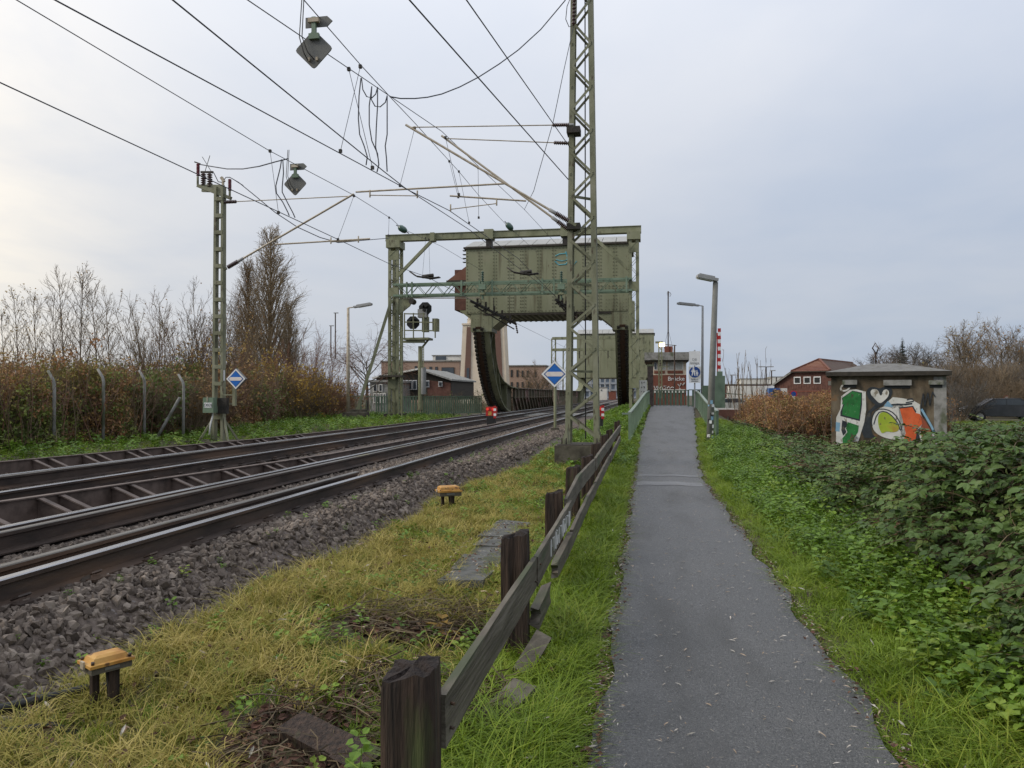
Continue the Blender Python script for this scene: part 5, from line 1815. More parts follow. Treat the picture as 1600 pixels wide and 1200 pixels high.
block('brick_building', 'long tan brick building left of the cream tower', 596, 718, 565, 118, brick_t, [(648, 4, 572, 580), (671, 4, 573, 581), (680, 4, 573, 584), (690, 20, 574, 596), (612, 4, 572, 580), (660, 3, 573, 579)])
block('brick_building', 'tan brick building with narrow windows right of the cream tower', 793, 852, 572, 122, brick_t,
      [(798, 3, 578, 589), (807, 3, 578, 589), (815, 3, 579, 589), (823, 3, 579, 589), (835, 3, 580, 589), (798, 3, 597, 607), (807, 3, 597, 607), (815, 3, 597, 607), (825, 3, 597, 607)])
block('rooftop_storey', 'white set-back storey rising behind the long tan brick building', 676, 720, 556, 134, offwhite, [(703, 2, 562, 566), (709, 2, 562, 566), (680, 18, 556, 563)])
# gabled clubhouse
cy = 66.0
C_ = lambda px, py, dy=0.0: at_y(px, py, cy + dy)
ch = thing('clubhouse', 'low dark house with white gable edges and white windows behind the canal railing', 'house', C_(655, 612))
apex, el, er = C_(656, 578), C_(585, 592), C_(708, 595)
prism('wall', [C_(588, 625), C_(705, 625), C_(705, 595), apex + V3(0, 0, -.15), C_(588, 592)], (0, 9, 0), darkedge, ch)
prism('brick_apron', [C_(668, 625, -.1), C_(704, 625, -.1), C_(704, 598, -.1), C_(668, 594, -.1)], (0, .08, 0), brick_b, ch)
for a, b_ in ((el, apex), (apex, er)):
    prism('roof_slope', [a + V3(0, -.6, 0), b_ + V3(0, -.6, 0), b_ + V3(0, -.6, .14), a + V3(0, -.6, .14)], (0, 10, 0), offwhite if a is el else conc, ch)
for (px, w, ya, yb_) in ((627, 6, 594, 609), (634, 5, 594, 609), (640, 5, 594, 609), (646, 6, 594, 609), (665.5, 6, 594.5, 605), (686, 6, 596, 604)):
    a, b_ = C_(px, ya), C_(px + w, yb_)
    f = box('window', ((a.x + b_.x) / 2, cy - .14, (a.z + b_.z) / 2), (b_.x - a.x, .12, a.z - b_.z), white_m, ch)
    box('pane', ((a.x + b_.x) / 2, cy - .22, (a.z + b_.z) / 2), (b_.x - a.x - .1, .05, a.z - b_.z - .14), glass_m, f)
block('entrance_building', 'low pale-roofed entrance with white glazed doors left of the gantry column', 578, 606, 597, 60, conc, [(583, 7, 600, 612), (592, 6, 600, 612), (584, 4, 614, 630), (589, 4, 614, 630), (594, 4, 614, 630), (599, 4, 614, 630)], depth=6)

# far end of the line: gridded block, buildings along the horizon
fb = thing('office_block', 'distant hazy office block with a grid of windows at the end of the line', 'building', at_y(940, 612, 240))
p0, p1 = at_y(905, 566, 240), at_y(1003, 566, 240)
pale = mk('hazed_grey_facade', [(.26, .28, .30), (.33, .35, .37)], scale=.3, rough=.7)  # facade and glass kept pale: distance haze put into their colours
paleglass = mk('hazed_glass', [(.14, .17, .20), (.22, .26, .30)], scale=.2, rough=.3)
box('wall', ((p0.x + p1.x) / 2, 250, p0.z / 2), (p1.x - p0.x, 18, p0.z), paleglass, fb)
nx_, nz_ = 12, 5
for i in range(nx_ + 1):
    box('pier', (p0.x + (p1.x - p0.x) * i / nx_, 240.8, p0.z / 2), (.55, .5, p0.z), pale, fb)
for k in range(nz_ + 1):
    box('floor_band', ((p0.x + p1.x) / 2, 240.7, .8 + (p0.z - .8) * k / nz_), (p1.x - p0.x, .6, .6), pale, fb)
# small catenary masts far along the line
for i, (px, top) in enumerate(((953, 560), (966, 566), (924, 564), (945, 568))):
    Y = 150 + 14 * i
    t = thing('distant_catenary_mast', ('leftmost', 'second', 'third', 'rightmost')[[1, 3, 0, 2][0] if False else sorted([953, 966, 924, 945]).index(px)] + ' of the small catenary masts far down the line', 'catenary mast', at_y(px, 612, Y), 'catenary masts far down the line')
    rod('pole', at_y(px, 612, Y), at_y(px, top, Y), .12, grey_m, t)
    rod('arm', at_y(px, top + 3, Y), at_y(px - 12, top + 3, Y), .07, grey_m, t)
    rod('arm', at_y(px, top + 10, Y), at_y(px - 14, top + 10, Y), .06, grey_m, t)
    rod('arm', at_y(px, top + 10, Y), at_y(px - 12, top + 3, Y), .05, grey_m, t)
block('site_hut', 'small white container in the far yard beside the end of the line', 936, 948, 606, 190, offwhite, [(938, 3, 608, 611)], cat='container', depth=4)
block('site_hut', 'small red container in the far yard beside the end of the line', 951, 962, 611, 185, brick_m, [], cat='container', depth=4)
block('warehouse', 'long low white building on the far left horizon above the hedge', -60, 62, 578, 160, offwhite, [(-40 + 9 * k, 4, 584, 588) for k in range(10)])
block('warehouse', 'low white building far behind the twiggy saplings on the right', 1158, 1204, 592, 240, offwhite, [])
block('warehouse', 'pale factory block rising far behind the tall double street lamp', 1206, 1226, 589, 260, offwhite, [])
block('platform_shed', 'long dark low shed along the horizon right of the barrier', 1128, 1208, 601, 170, brick_b, [])


# ================================================================== VEHICLES on the right
def wheel(c, r, par, axis=(0, 1, 0)):
    c, a = Vector(c), Vector(axis)
    w = rod('wheel', c - a * .11, c + a * .11, r, tyre, par)
    rod('rim', c - a * .118, c + a * .118, r * .62, grey_m, w)


def car(label, c, rz, paint_m):
    l = Loc(c, rz)
    t = thing('parked_car', label, 'car', c, 'cars parked by the lawn')
    prof = [(-2.1, .35), (-2.15, .75), (-1.95, .92), (-1.25, 1.0), (-.65, 1.40), (.75, 1.43), (1.5, 1.02), (2.05, .95), (2.15, .6), (2.1, .33)]
    def shell(nm, pr, w, mt, par):
        return prism(nm, [l.p(x, -w / 2, z) for x, z in pr], l.m @ Vector((0, w, 0)), mt, par)
    b_ = shell('body', prof, 1.72, paint_m, t)
    for s in (-1, 1):
        y = s * .867
        for pr in ([(-1.1, 1.02), (-.58, 1.34), (.0, 1.36), (.0, 1.02)], [(.06, 1.02), (.06, 1.36), (.68, 1.36), (1.32, 1.03)]):
            prism('side_window', [l.p(x, y - .008, z) for x, z in pr], l.m @ Vector((0, .016, 0)), glass_m, t)
        for x in (-1.35, 1.35):
            wheel(l.p(x, s * .80, .32), .32, t, l.m @ Vector((0, 1, 0)))
        l.box('tail_light', (2.1, s * .65, .8), (.12, .3, .16), red_m, t)
        l.box('headlight', (-2.08, s * .62, .72), (.12, .34, .16), white_m, t)
    l.box('number_plate', (2.16, 0, .62), (.02, .5, .12), white_m, t)
    return t


def gzf(x, y):
    return float(ground_z(x, y, False))


for (px, dpt, rz, pm, lab) in ((1566, 46.5, R(-10), carpaint, 'dark parked car beyond the lawn on the right'), (1634, 52, R(-12), grey_m, 'silver parked car cut by the right edge of the view')):
    c = at_d(px, 646, dpt)
    car(lab, (c.x, c.y, gzf(c.x, c.y)), rz, pm)
t = thing('round_sign', 'pale round road sign on a white post behind the dark parked car', 'sign', at_d(1572, 648, 53))
rod('post', at_d(1572.5, 650, 53), at_d(1572.5, 625, 53), .04, white_m, t)
c = at_d(1572.5, 622.5, 52.9)
prism('disc', [c + V3(.20 * math.cos(a), 0, .20 * math.sin(a)) for a in np.linspace(0, 2 * math.pi, 17)[:-1]], (0, .03, 0), red_m, t)
prism('disc_face', [c + V3(.145 * math.cos(a), -.008, .145 * math.sin(a)) for a in np.linspace(0, 2 * math.pi, 17)[:-1]], (0, .006, 0), pink_m, t)

a = at_d(1172, 626, 82)
t = thing('trailer', 'long white trailer parked beyond the saplings', 'trailer', (a.x, a.y, -.1))
box('box_body', (a.x, a.y, at_d(1172, 614, 82).z), (4.6, 2.3, 1.5), offwhite, t)
box('chassis', (a.x, a.y, .25), (4.4, 1.9, .18), darkedge, t)
for x in (-1.6, 1.0, 1.8):
    wheel((a.x + x, a.y - 1.0, .25), .38, t)
a = at_d(1211, 626, 80)
t = thing('truck', 'small blue truck cab between the white trailer and the brick house', 'truck', (a.x, a.y, -.1))
zb2 = at_d(1211, 618, 80).z
prism('cab', [(a.x - .75, a.y - 1, .4), (a.x + .7, a.y - 1, .4), (a.x + .7, a.y - 1, 1.5), (a.x + .3, a.y - 1, 2.3), (a.x - .75, a.y - 1, 2.3)], (0, 2, 0), vanblue, t)
prism('side_window', [(a.x - .4, a.y - 1.02, 1.45), (a.x + .45, a.y - 1.02, 1.45), (a.x + .2, a.y - 1.02, 2.1), (a.x - .4, a.y - 1.02, 2.1)], (0, .03, 0), glass_m, t)
wheel((a.x + .1, a.y - .95, .3), .38, t)
a = at_d(1224, 624, 80)
tag(box('white_container', (a.x, a.y + 3, 1.1), (1.4, 2.4, 2.4), offwhite), 'white container standing against the left side of the brick house', 'container')
a = at_d(1142, 622, 70)
t = car('pale parked car seen under the barrier rail', (a.x, a.y, -.1), R(0), blind_m)
t['group'] = 'cars on the far yard'


def mastlamp(label, px, base, top, D, heads):
    t = thing('tall_street_lamp', label, 'street lamp', at_d(px, base, D), 'tall lamps over the far yard')
    rod('pole', at_d(px, base, D), at_d(px, top, D), .09, railside, t)
    for h in heads:
        rod('arm', at_d(px, top + .3, D), at_d(px + h, top, D), .05, railside, t)
        box('lamp_head', at_d(px + h * 1.1, top, D), (.7, .3, .12), grey_m, t)


mastlamp('tall double-armed street lamp far behind the saplings', 1197, 612, 573, 110, (-7, 7))
mastlamp('single street lamp with bright head right of the double-armed one', 1205.5, 612, 579, 112, (2,))
mastlamp('short grey lamp pole nearest the left roof of the brick house', 1213, 610, 589, 115, (1,))
mastlamp('thin lamp pole just right of the boom barrier', 1143.5, 612, 586, 105, (1,))
mastlamp('tall floodlight pole on the skyline left of the thin left street lamp', 524, 560, 489, 120, (1,))
mastlamp('lower floodlight pole beside the tall one on the left skyline', 517, 560, 509, 122, (1,))

# ================================================================== WOODEN FENCE along the path
wf = thing('wooden_fence', 'weathered timber fence of old sleeper posts and grey boards along the path', 'fence', (-.82, 2.5, 0))


def old_post(x, y, zt, w, d, rz, lean=(0, 0), seed=0):
    r_ = random.Random(seed)
    zb0_ = float(ground_z(x, y)) - .25
    base = []
    nper = 6
    for (ax, ay, bx, by) in ((-1, -1, 1, -1), (1, -1, 1, 1), (1, 1, -1, 1), (-1, 1, -1, -1)):
        for k in range(nper):
            f = k / nper
            base.append(((ax + (bx - ax) * f) * w / 2, (ay + (by - ay) * f) * d / 2))
    n = len(base)
    groove = [r_.choice([0, 0, -.004, -.009, .003]) for _ in range(n)]
    V, F, mi = [], [], []
    hs = [0, .2, .4, .55, .7, .82, .92, .97, 1]
    for j, h in enumerate(hs):
        z = zb0_ + (zt - zb0_) * h
        shrink = 1 - (.0 if h < .9 else (h - .9) * .45)
        for k, (u, v) in enumerate(base):
            l = math.hypot(u, v)
            g = 1 + groove[k] / l + r_.uniform(-.006, .006)
            g *= shrink
            if k % nper == 0:
                g *= .955
            zz_ = z + (0 if h < .96 else .03 * (u / w) + r_.uniform(-.010, .006))
            V.append((u * g + lean[0] * h, v * g + lean[1] * h, zz_))
    for j in range(len(hs) - 1):
        for k in range(n):
            k2 = (k + 1) % n
            F.append((j * n + k, j * n + k2, (j + 1) * n + k2, (j + 1) * n + k))
            mi.append(0)
    o = len(V)
    last = (len(hs) - 1) * n
    for k in range(n):
        x_, y_, z_ = V[last + k]
        V.append((x_ * .5, y_ * .5, z_ + r_.uniform(-.006, .014)))
    V.append((lean[0], lean[1], zt + .006))
    for k in range(n):
        k2 = (k + 1) % n
        F.append((last + k, last + k2, o + k2, o + k))
        F.append((o + k, o + k2, o + n))
        mi += [1, 1]
    M = Matrix.Translation((x, y, 0)) @ Matrix.Rotation(rz, 4, 'Z')
    return mesh('post', V, F, None, wf, M=M, mats=[timber, timber_top], mi=mi)


FP = [(-.765, 2.46, .70, .175, .20, .10), (-.805, 4.72, .735, .17, .20, .08), (-.85, 7.15, .69, .165, .17, .05), (-.92, 9.6, .70, .17, .17, -.1), (-.85, 11.2, .71, .17, .17, .08),
      (-.86, 13.3, .76, .16, .17, 0), (-.85, 15.7, .78, .15, .16, .1), (-.86, 18.2, .78, .15, .16, 0), (-.83, 22.2, .84, .16, .15, .05)]
for i, a in enumerate(FP):
    old_post(*a, seed=i + 3, lean=((.0, 0) if i != 3 else (.02, .02)))


def plank_run(pts, h, th, seed, jag=(False, False), name='board'):
    """pts: (x, y, z of board centre)"""
    r_ = random.Random(seed)
    P = [Vector(p) for p in pts]
    fine = []
    for a, b_ in zip(P[:-1], P[1:]):
        k = max(2, int((b_ - a).length / .35))
        fine += [a.lerp(b_, i / k) for i in range(k)]
    fine.append(P[-1])
    V, F = [], []
    rows = (-.5, -.2, .1, .35, .5)
    for i, p in enumerate(fine):
        end = i in (0, len(fine) - 1)
        for s in (-1, 1):
            for q in rows:
                j = r_.uniform(-.003, .003)
                dy = r_.uniform(-.06, .06) if (i == 0 and jag[0]) or (i == len(fine) - 1 and jag[1]) else 0
                V.append((p.x + s * th / 2 + j, p.y + dy, p.z + q * h + r_.uniform(-.003, .003)))
    m = len(rows)
    for i in range(len(fine) - 1):
        o, o2 = i * 2 * m, (i + 1) * 2 * m
        for q in range(m - 1):
            F.append((o + q, o + q + 1, o2 + q + 1, o2 + q))
            F.append((o + m + q, o2 + m + q, o2 + m + q + 1, o + m + q + 1))
        F.append((o, o2, o2 + m, o + m))
        F.append((o + m - 1, o + 2 * m - 1, o2 + 2 * m - 1, o2 + m - 1))
    e = (len(fine) - 1) * 2 * m
    for q in range(m - 1):
        F.append((q, q + m, q + m + 1, q + 1))
        F.append((e + q, e + q + 1, e + q + m + 1, e + q + m))
    return mesh(name, V, F, board, wf)


BXX = -.693
plank_run([(BXX, 2.56, .485), (BXX, 4.78, .49)], .185, .028, 1)
plank_run([(BXX + .004, 4.80, .49), (BXX - .02, 7.25, .51)], .185, .03, 2)
plank_run([(BXX - .045, 7.1, .545), (BXX - .05, 8.4, .625), (BXX - .06, 9.7, .60), (BXX - .06, 11.3, .575)], .18, .03, 3)
plank_run([(BXX - .055, 11.32, .58), (BXX - .06, 13.4, .60), (BXX - .06, 15.8, .61)], .18, .035, 4)
plank_run([(BXX - .06, 15.82, .60), (BXX - .06, 18.3, .62), (BXX - .05, 22.2, .66)], .17, .035, 5)
plank_run([(BXX, 4.80, .20), (BXX + .0, 5.35, .215)], .13, .06, 6, (True, True))
plank_run([(BXX - .01, 5.95, .245), (BXX - .02, 7.3, .235)], .13, .05, 7, (True, False))
plank_run([(BXX - .015, 7.32, .24), (BXX - .04, 9.7, .26), (BXX - .05, 11.3, .24)], .15, .035, 8)
plank_run([(BXX - .05, 11.32, .25), (BXX - .06, 15.8, .28)], .15, .035, 9)
plank_run([(BXX - .05, 15.82, .28), (BXX - .05, 22.2, .36)], .15, .035, 10)
mb = MB()
for k in range(11):
    y = 5.5 + k * .13
    z = .50
    s = k % 4
    st_ = [[(0, -.06), (0, .06), (.05, .0)], [(0, .05), (.05, -.05), (.07, .05)], [(.02, -.06), (.05, .06), (.06, -.04)], [(0, .06), (.04, .02), (0, -.05)]][s]
    mb.tube([(BXX + .013 + .0, y + a, z + b_) for a, b_ in st_], .009, 4)
tag(mb.build('white_scrawl', scribble_m, wf), kind='stuff')
for (y, z) in ((2.62, .44), (2.63, .52), (4.7, .45), (4.88, .52)):
    rod('nail', (BXX + .015, y, z), (BXX + .03, y - .005, z), .006, railside, wf)
for (x, y, z) in ((-.72, 2.38, .40), (-.72, 2.37, .36)):
    rod('nail', (x, y, z), (x + .03, y - .05, z - .03), .004, galv, wf)


def loose_board(label, c, size, rot):
    o = box('loose_board', c, size, timber if 'plank' in label else board, None, rot=Euler(rot).to_matrix())
    tag(o, label, 'board', 'loose boards in the grass')


loose_board('grey board stub lying in the grass beside the nearest fence post', (-.69, 3.72, .075), (.13, .46, .04), (R(6), R(10), R(-16)))
loose_board('small grey board end leaning in the grass below the second fence post', (-.655, 4.42, .10), (.10, .34, .035), (R(24), R(25), R(-6)))
loose_board('dark wet plank lying among twigs left of the nearest fence post', (-1.38, 3.22, .06), (.15, .58, .05), (R(2), R(-14), R(60)))

# ================================================================== TRACKSIDE THINGS
def cable_box(label, px, py, D, s, rz):
    c = at_d(px, py, D)
    g0_ = min(float(ground_z(c.x, c.y)), c.z - .25)
    l = Loc((c.x, c.y, c.z), rz)
    t = thing('cable_box', label, 'cable box', (c.x, c.y, g0_), 'yellow-lidded cable boxes beside the track')
    w, d_ = .25 * s, .36 * s
    V = []
    for (a, b_, z) in ((w + .04, d_ + .04, -.02), (w + .04, d_ + .04, .01), (w, d_, .015), (w - .02, d_ - .02, .06), (w - .06, d_ - .06, .078)):
        for sx, sy in ((-1, -1), (1, -1), (1, 1), (-1, 1)):
            V.append(l.p(sx * a / 2, sy * b_ / 2, z * s))
    F = [(3, 2, 1, 0)] + [(j * 4 + i, j * 4 + (i + 1) % 4, j * 4 + 4 + (i + 1) % 4, j * 4 + 4 + i) for j in range(4) for i in range(4)] + [(16, 17, 18, 19)]
    mesh('lid', V, F, yellowbox, t)
    l.box('tray', (0, 0, -.055 * s), (w + .02, d_ + .02, .065 * s), concd, t)
    hh = (c.z - .085 * s) - g0_ + .12
    for sy in (-1, 1):
        l.box('leg', (-.06 * s, sy * .09 * s, -.085 * s - hh / 2), (.07 * s, .035, hh), timber, t)
    l.box('leg', (.08 * s, .02, -.085 * s - hh / 2), (.05 * s, .05, hh), timber, t)
    l.box('clip', (0, -d_ / 2 - .025, 0), (.035, .010, .035), galv, t)
    for sx in (-1, 1):
        for sy in (-1, 1):
            rod('bolt', l.p(sx * (w / 2 + .002), sy * (d_ / 2 + .002), .008), l.p(sx * (w / 2 + .002), sy * (d_ / 2 + .002), .022), .008, railside, t)
    l.box('type_label', (w / 2 + .012, 0, -.05 * s), (.004, d_ * .4, .03 * s), signgrey, t)
    tube('lead_cable', [l.p(.02, 0, -.08 * s), l.p(.03, .01, -.08 * s - hh * .5), l.p(.08, .04, -.08 * s - hh * .8), l.p(.2, .1, -.08 * s - hh * .95)], .012, black_m, t, 6)
    return t


cable_box('large faded yellow-lidded cable box on dark legs at the foot of the near ballast', 166, 1030, 3.85, .48, R(-30))
cable_box('yellow-lidded cable box farther along the ballast edge near the mossy slabs', 701, 766, 10.4, .78, R(-60))
tr = thing('cable_trough', 'row of flat concrete cover slabs lying in the dry grass', 'cable trough', (-1.5, 7, 0))
for i in range(6):
    y = 6.3 + i * .52
    x = -1.50 - .02 * i + rng.uniform(-.03, .03)
    g_ = float(ground_z(x, y)) + .035
    box('cover_slab', (x, y, g_ + rng.uniform(-.012, .012)), (.38, .47, .06), slabm, tr, rot=Euler((R(rng.uniform(-4, 4)), R(rng.uniform(-4, 4)), R(-4 + rng.uniform(-6, 6)))).to_matrix())
tag(tube('cable', [(-3.6, 2.6, .12), (-3.1, 3.2, .09), (-2.85, 3.62, .07), (-2.65, 3.75, .02), (-2.5, 3.7, -.05)], .022, black_m, None, 7), 'grey cable snaking out of the stones left of the yellow cable box', 'cable')
tag(tube('cable', [(-3.4, 2.5, .10), (-3.0, 2.95, .08), (-2.75, 3.2, .04), (-2.55, 3.25, -.04)], .025, tyre, None, 7), 'black cable end curling at the lower left corner', 'cable')
# concrete fence posts with bent tops
for i, (px, py0, py1) in enumerate(((-25, 596, 715), (85, 583, 705), (162, 580, 698), (226, 582, 680), (287, 588, 682))):
    dD = (16.6, 18.2, 19.9, 21.4, 21.9)[i]
    tp = at_d(px, py0, dD)
    gx = float(ground_z(tp.x, tp.y))
    q = tp.z - .0
    t = thing('concrete_fence_post', ('concrete fence post at the far left edge of the view', 'first full concrete fence post from the left, standing in reddish hedge', 'second full concrete fence post from the left', 'concrete fence post with pale straight shaft, third full one', 'concrete fence post propped by a slanting strut beside the mast')[i], 'fence post', (tp.x, tp.y, gx), 'concrete fence posts with bent tops')
    tube('shaft', [(tp.x, tp.y, gx - .1), (tp.x, tp.y, q - .28), (tp.x - .03, tp.y, q - .16), (tp.x - .16, tp.y - .02, q + .06)], [.042, .038, .036, .03], conc, t, 6)
    if i == 4:
        rod('strut', (tp.x - .05, tp.y - .1, q - .6), (tp.x - .65, tp.y - .3, gx), .04, conc, t)

# ================================================================== TREES
def rvec(r_):
    return Vector((r_.gauss(0, 1), r_.gauss(0, 1), r_.gauss(0, 1))).normalized()


def branch(m, r_, p, d, L, ra, rb, nseg, wig, lift, sides):
    pts, rs = [p.copy()], [ra]
    for i in range(nseg):
        d = (d + rvec(r_) * wig + Vector((0, 0, lift))).normalized()
        p = p + d * (L / nseg)
        pts.append(p.copy())
        rs.append(ra + (rb - ra) * (i + 1) / nseg)
    if m is not None:
        V, F = [], []
        for i, q in enumerate(pts):
            dd = (pts[min(i + 1, nseg)] - pts[max(i - 1, 0)]).normalized()
            u = dd.cross(Vector((.31, .17, .93)) if abs(dd.z) < .9 else Vector((1, .2, 0))).normalized()
            v = dd.cross(u)
            for k in range(sides):
                a = 2 * math.pi * k / sides
                V.append(q + (u * math.cos(a) + v * math.sin(a)) * rs[i])
        for i in range(nseg):
            for k in range(sides):
                k2 = (k + 1) % sides
                F.append((i * sides + k, i * sides + k2, (i + 1) * sides + k2, (i + 1) * sides + k))
        m.add(V, F)
    return pts, d


STY = dict(
    birch=dict(stems=1, trunk=.95, r=.0065, n1=30, f0=.18, ang=(22, 40), l1=(.34, .10), n2=7, l2=.48, n3=2, lift=.07, wig=.07, tr=.0011),
    shrub=dict(stems=9, trunk=.92, r=.0055, n1=12, f0=.2, ang=(16, 36), l1=(.34, .14), n2=6, l2=.5, n3=2, lift=.06, wig=.07, tr=.0011, fan=30),
    dome=dict(stems=14, trunk=.80, r=.007, n1=14, f0=.12, ang=(18, 46), l1=(.36, .2), n2=8, l2=.55, n3=2, lift=.03, wig=.09, tr=.0016, fan=62),
    poplar=dict(stems=1, trunk=.98, r=.012, n1=125, f0=.05, ang=(15, 27), l1=(.42, .10), n2=10, l2=.40, n3=3, lift=.035, wig=.05, tr=.0012),
    oak=dict(stems=1, trunk=.60, r=.021, n1=17, f0=.36, ang=(28, 62), l1=(.48, .32), n2=11, l2=.50, n3=8, lift=.06, wig=.12, tr=.0019),
    weep=dict(stems=1, trunk=.55, r=.022, n1=17, f0=.42, ang=(35, 75), l1=(.62, .40), n2=12, l2=.6, n3=6, lift=-.02, wig=.12, tr=.0014, droop=-.30),
    rods=dict(stems=8, trunk=.95, r=.0065, n1=3, f0=.4, ang=(8, 18), l1=(.3, .15), n2=1, l2=.4, n3=0, lift=.10, wig=.05, tr=.0025, fan=17),
)


def make_tree(style, seed):
    s = STY[style]
    r_ = random.Random(seed)
    T, Cm, tips = MB(), MB(), []
    for st_ in range(s['stems']):
        if s['stems'] > 1:
            a = r_.uniform(0, 6.28)
            f = R(s['fan']) * math.sqrt(r_.random())
            d = Vector((math.cos(a) * math.sin(f), math.sin(a) * math.sin(f), math.cos(f)))
            p0 = Vector((math.cos(a), math.sin(a), 0)) * .03 * r_.random()
            L0 = s['trunk'] * r_.uniform(.7, 1.0)
        else:
            d, p0, L0 = Vector((r_.uniform(-.03, .03), r_.uniform(-.03, .03), 1)), Vector((0, 0, 0)), s['trunk']
        ns = 10
        pts, _ = branch(T, r_, p0, d, L0, s['r'], s['r'] * (.16 if style != 'oak' else .4), ns, s['wig'] * .35, .03, 6 if s['stems'] == 1 else 4)
        for i in range(s['n1']):
            f = s['f0'] + (1 - s['f0']) * (i + r_.random() * .8) / s['n1']
            k = min(ns - 1, int(f * ns))
            p = pts[k].lerp(pts[k + 1], f * ns - k)
            ax = (pts[k + 1] - pts[k]).normalized()
            az = i * 2.4 + r_.uniform(-.5, .5)
            u = ax.orthogonal().normalized()
            u = Matrix.Rotation(az, 3, ax) @ u
            an = R(r_.uniform(*s['ang']))
            d1 = ax * math.cos(an) + u * math.sin(an)
            L1 = (s['l1'][0] + (s['l1'][1] - s['l1'][0]) * ((f - s['f0']) / (1 - s['f0']))) * r_.uniform(.7, 1.15) * (L0 / s['trunk'])
            r1 = max(s['tr'] * 1.3, s['r'] * .42 * (1 - f * .6))
            p1, _ = branch(T if style in ('oak', 'weep') else Cm, r_, p, d1, L1, r1, s['tr'] * .8, 5, s['wig'], s['lift'], 4 if style in ('oak', 'weep') else 3)
            for j in range(s['n2']):
                g = .2 + .8 * (j + r_.random()) / s['n2']
                kk = min(4, int(g * 5))
                q = p1[kk].lerp(p1[kk + 1], g * 5 - kk)
                d2 = ((p1[kk + 1] - p1[kk]).normalized() + rvec(r_) * .75).normalized()
                L2 = L1 * s['l2'] * (1.1 - .6 * g) * r_.uniform(.6, 1.2)
                p2, _ = branch(Cm, r_, q, d2, L2, s['tr'], s['tr'] * .5, 3, s['wig'] * 1.3, s.get('droop', s['lift']), 3)
                tips.append(p2[-1])
                for t_ in range(s['n3']):
                    w = r_.randint(1, 3)
                    d3 = ((p2[w] - p2[w - 1]).normalized() + rvec(r_) * .8).normalized()
                    p3, _ = branch(Cm, r_, p2[w], d3, L2 * r_.uniform(.35, .7), s['tr'] * .6, s['tr'] * .35, 2, s['wig'], s.get('droop', s['lift']) * 1.0, 3)
                    tips.append(p3[-1])
    return T, Cm, tips


_tm = {}


def tree_meshes(style, v, bark, twig):
    key = (style, v, bark.name, twig.name)
    if key not in _tm:
        T, Cm, tips = make_tree(style, 100 * v + len(style))
        res = []
        for m, mt in ((T, bark), (Cm, twig)):
            me = bpy.data.meshes.new('tree_part')
            me.from_pydata([tuple(x) for x in m.V], [], m.F)
            me.materials.append(mt)
            me.polygons.foreach_set('use_smooth', [True] * len(me.polygons))
            res.append(me)
        _tm[key] = (res[0], res[1], tips)
    return _tm[key]


def tree(name, label, style, v, px, D, top, bark=barkm, twig=twigm, wid=1.0, leaf=None, nleaf=0, cat='tree', group=None, lsize=.07, hi=False, rz=None):
    c = at_d(px, 640, D)
    g0_ = gzf(c.x, c.y)
    Hh = at_d(px, top, D).z - g0_
    tm, cm, tips = tree_meshes(style, v, bark, twig)
    t = thing(name, label, cat, (c.x, c.y, g0_), group)
    k = 1.04
    M = Matrix.Translation((c.x, c.y, g0_ - .05)) @ Matrix.Rotation(px * .7 if rz is None else rz, 4, 'Z') @ Matrix.Diagonal((Hh * k * wid, Hh * k * wid, Hh * k, 1))
    link(bpy.data.objects.new('trunk', tm), M, t)
    link(bpy.data.objects.new('crown', cm), M, t)
    if leaf:
        r_ = random.Random(px)
        m = MB()
        for _ in range(nleaf):
            q = r_.choice(tips)
            if hi and q.z < .6:
                continue
            q = M @ (q + rvec(r_) * .02)
            a, b_ = rvec(r_) * lsize, rvec(r_) * lsize * .7
            m.add([q - a * .5, q + b_ * .5, q + a * .5, q - b_ * .5], [(0, 1, 2, 3)])
        tag(m.build('leaves', leaf, t), kind='stuff')
    return t


# left of the line
for i, (px, D, top, v, lab, lf, nl) in enumerate((
        (8, 25, 488, 0, 'thin birch at the left edge with a few pale leaves on top', yleaf, 60), (32, 25, 464, 1, 'birch with a tuft of yellow leaves at its top, second from the left edge', yleaf, 130),
        (58, 27, 462, 2, 'slim leafy-topped birch left of the tallest bare birches', yleaf, 150), (82, 24, 470, 0, 'low birch with dark twigs behind the bent fence post', hleaf, 60),
        (104, 26, 432, 1, 'tall bare birch with pale lower stem left of centre in the birch group', None, 0), (127, 24, 424, 2, 'tallest bare birch of the group with a dark straight stem', hleaf, 90),
        (152, 27, 448, 0, 'tall bare birch with spreading top right of the tallest one', None, 0), (176, 26, 462, 1, 'slender bare birch at the right end of the birch group', None, 0))):
    tree('birch_tree', lab, 'birch', v, px, D, top, birchm if i in (4, 6) else twigm, twigm, 1.0 if i != 6 else 1.25, lf, nl, group='bare birches behind the hedge', hi=True)
for (px, D, top, v, lab, w) in ((250, 27, 452, 0, 'bare multi-stemmed shrub tree left of the slender frame mast', 1.0), (285, 29, 462, 1, 'bare shrub tree behind the propped concrete fence post', .9), (322, 28, 430, 2, 'tall bare shrub tree directly behind the slender frame mast', .95),
                                (352, 30, 470, 0, 'bare shrub tree just right of the slender frame mast', .8), (215, 30, 500, 2, 'low bare shrub tree between the birches and the mast shrubs', 1.0)):
    tree('shrub_tree', lab, 'shrub', v, px, D, top, twigm, twigr if px in (285,) else twigm, w, hleaf, 160, group='bare shrub trees by the mast', lsize=.08)
tree('poplar_tree', 'tall columnar poplar with dense bare upright branches right of the mast', 'poplar', 0, 420, 46, 380, poplm, poplm, 1.2, yleaf, 90)
tree('poplar_tree', 'lower columnar poplar on the left flank of the tall poplar', 'poplar', 1, 384, 47, 425, poplm, poplm, 1.0, hleaf_g, 40)
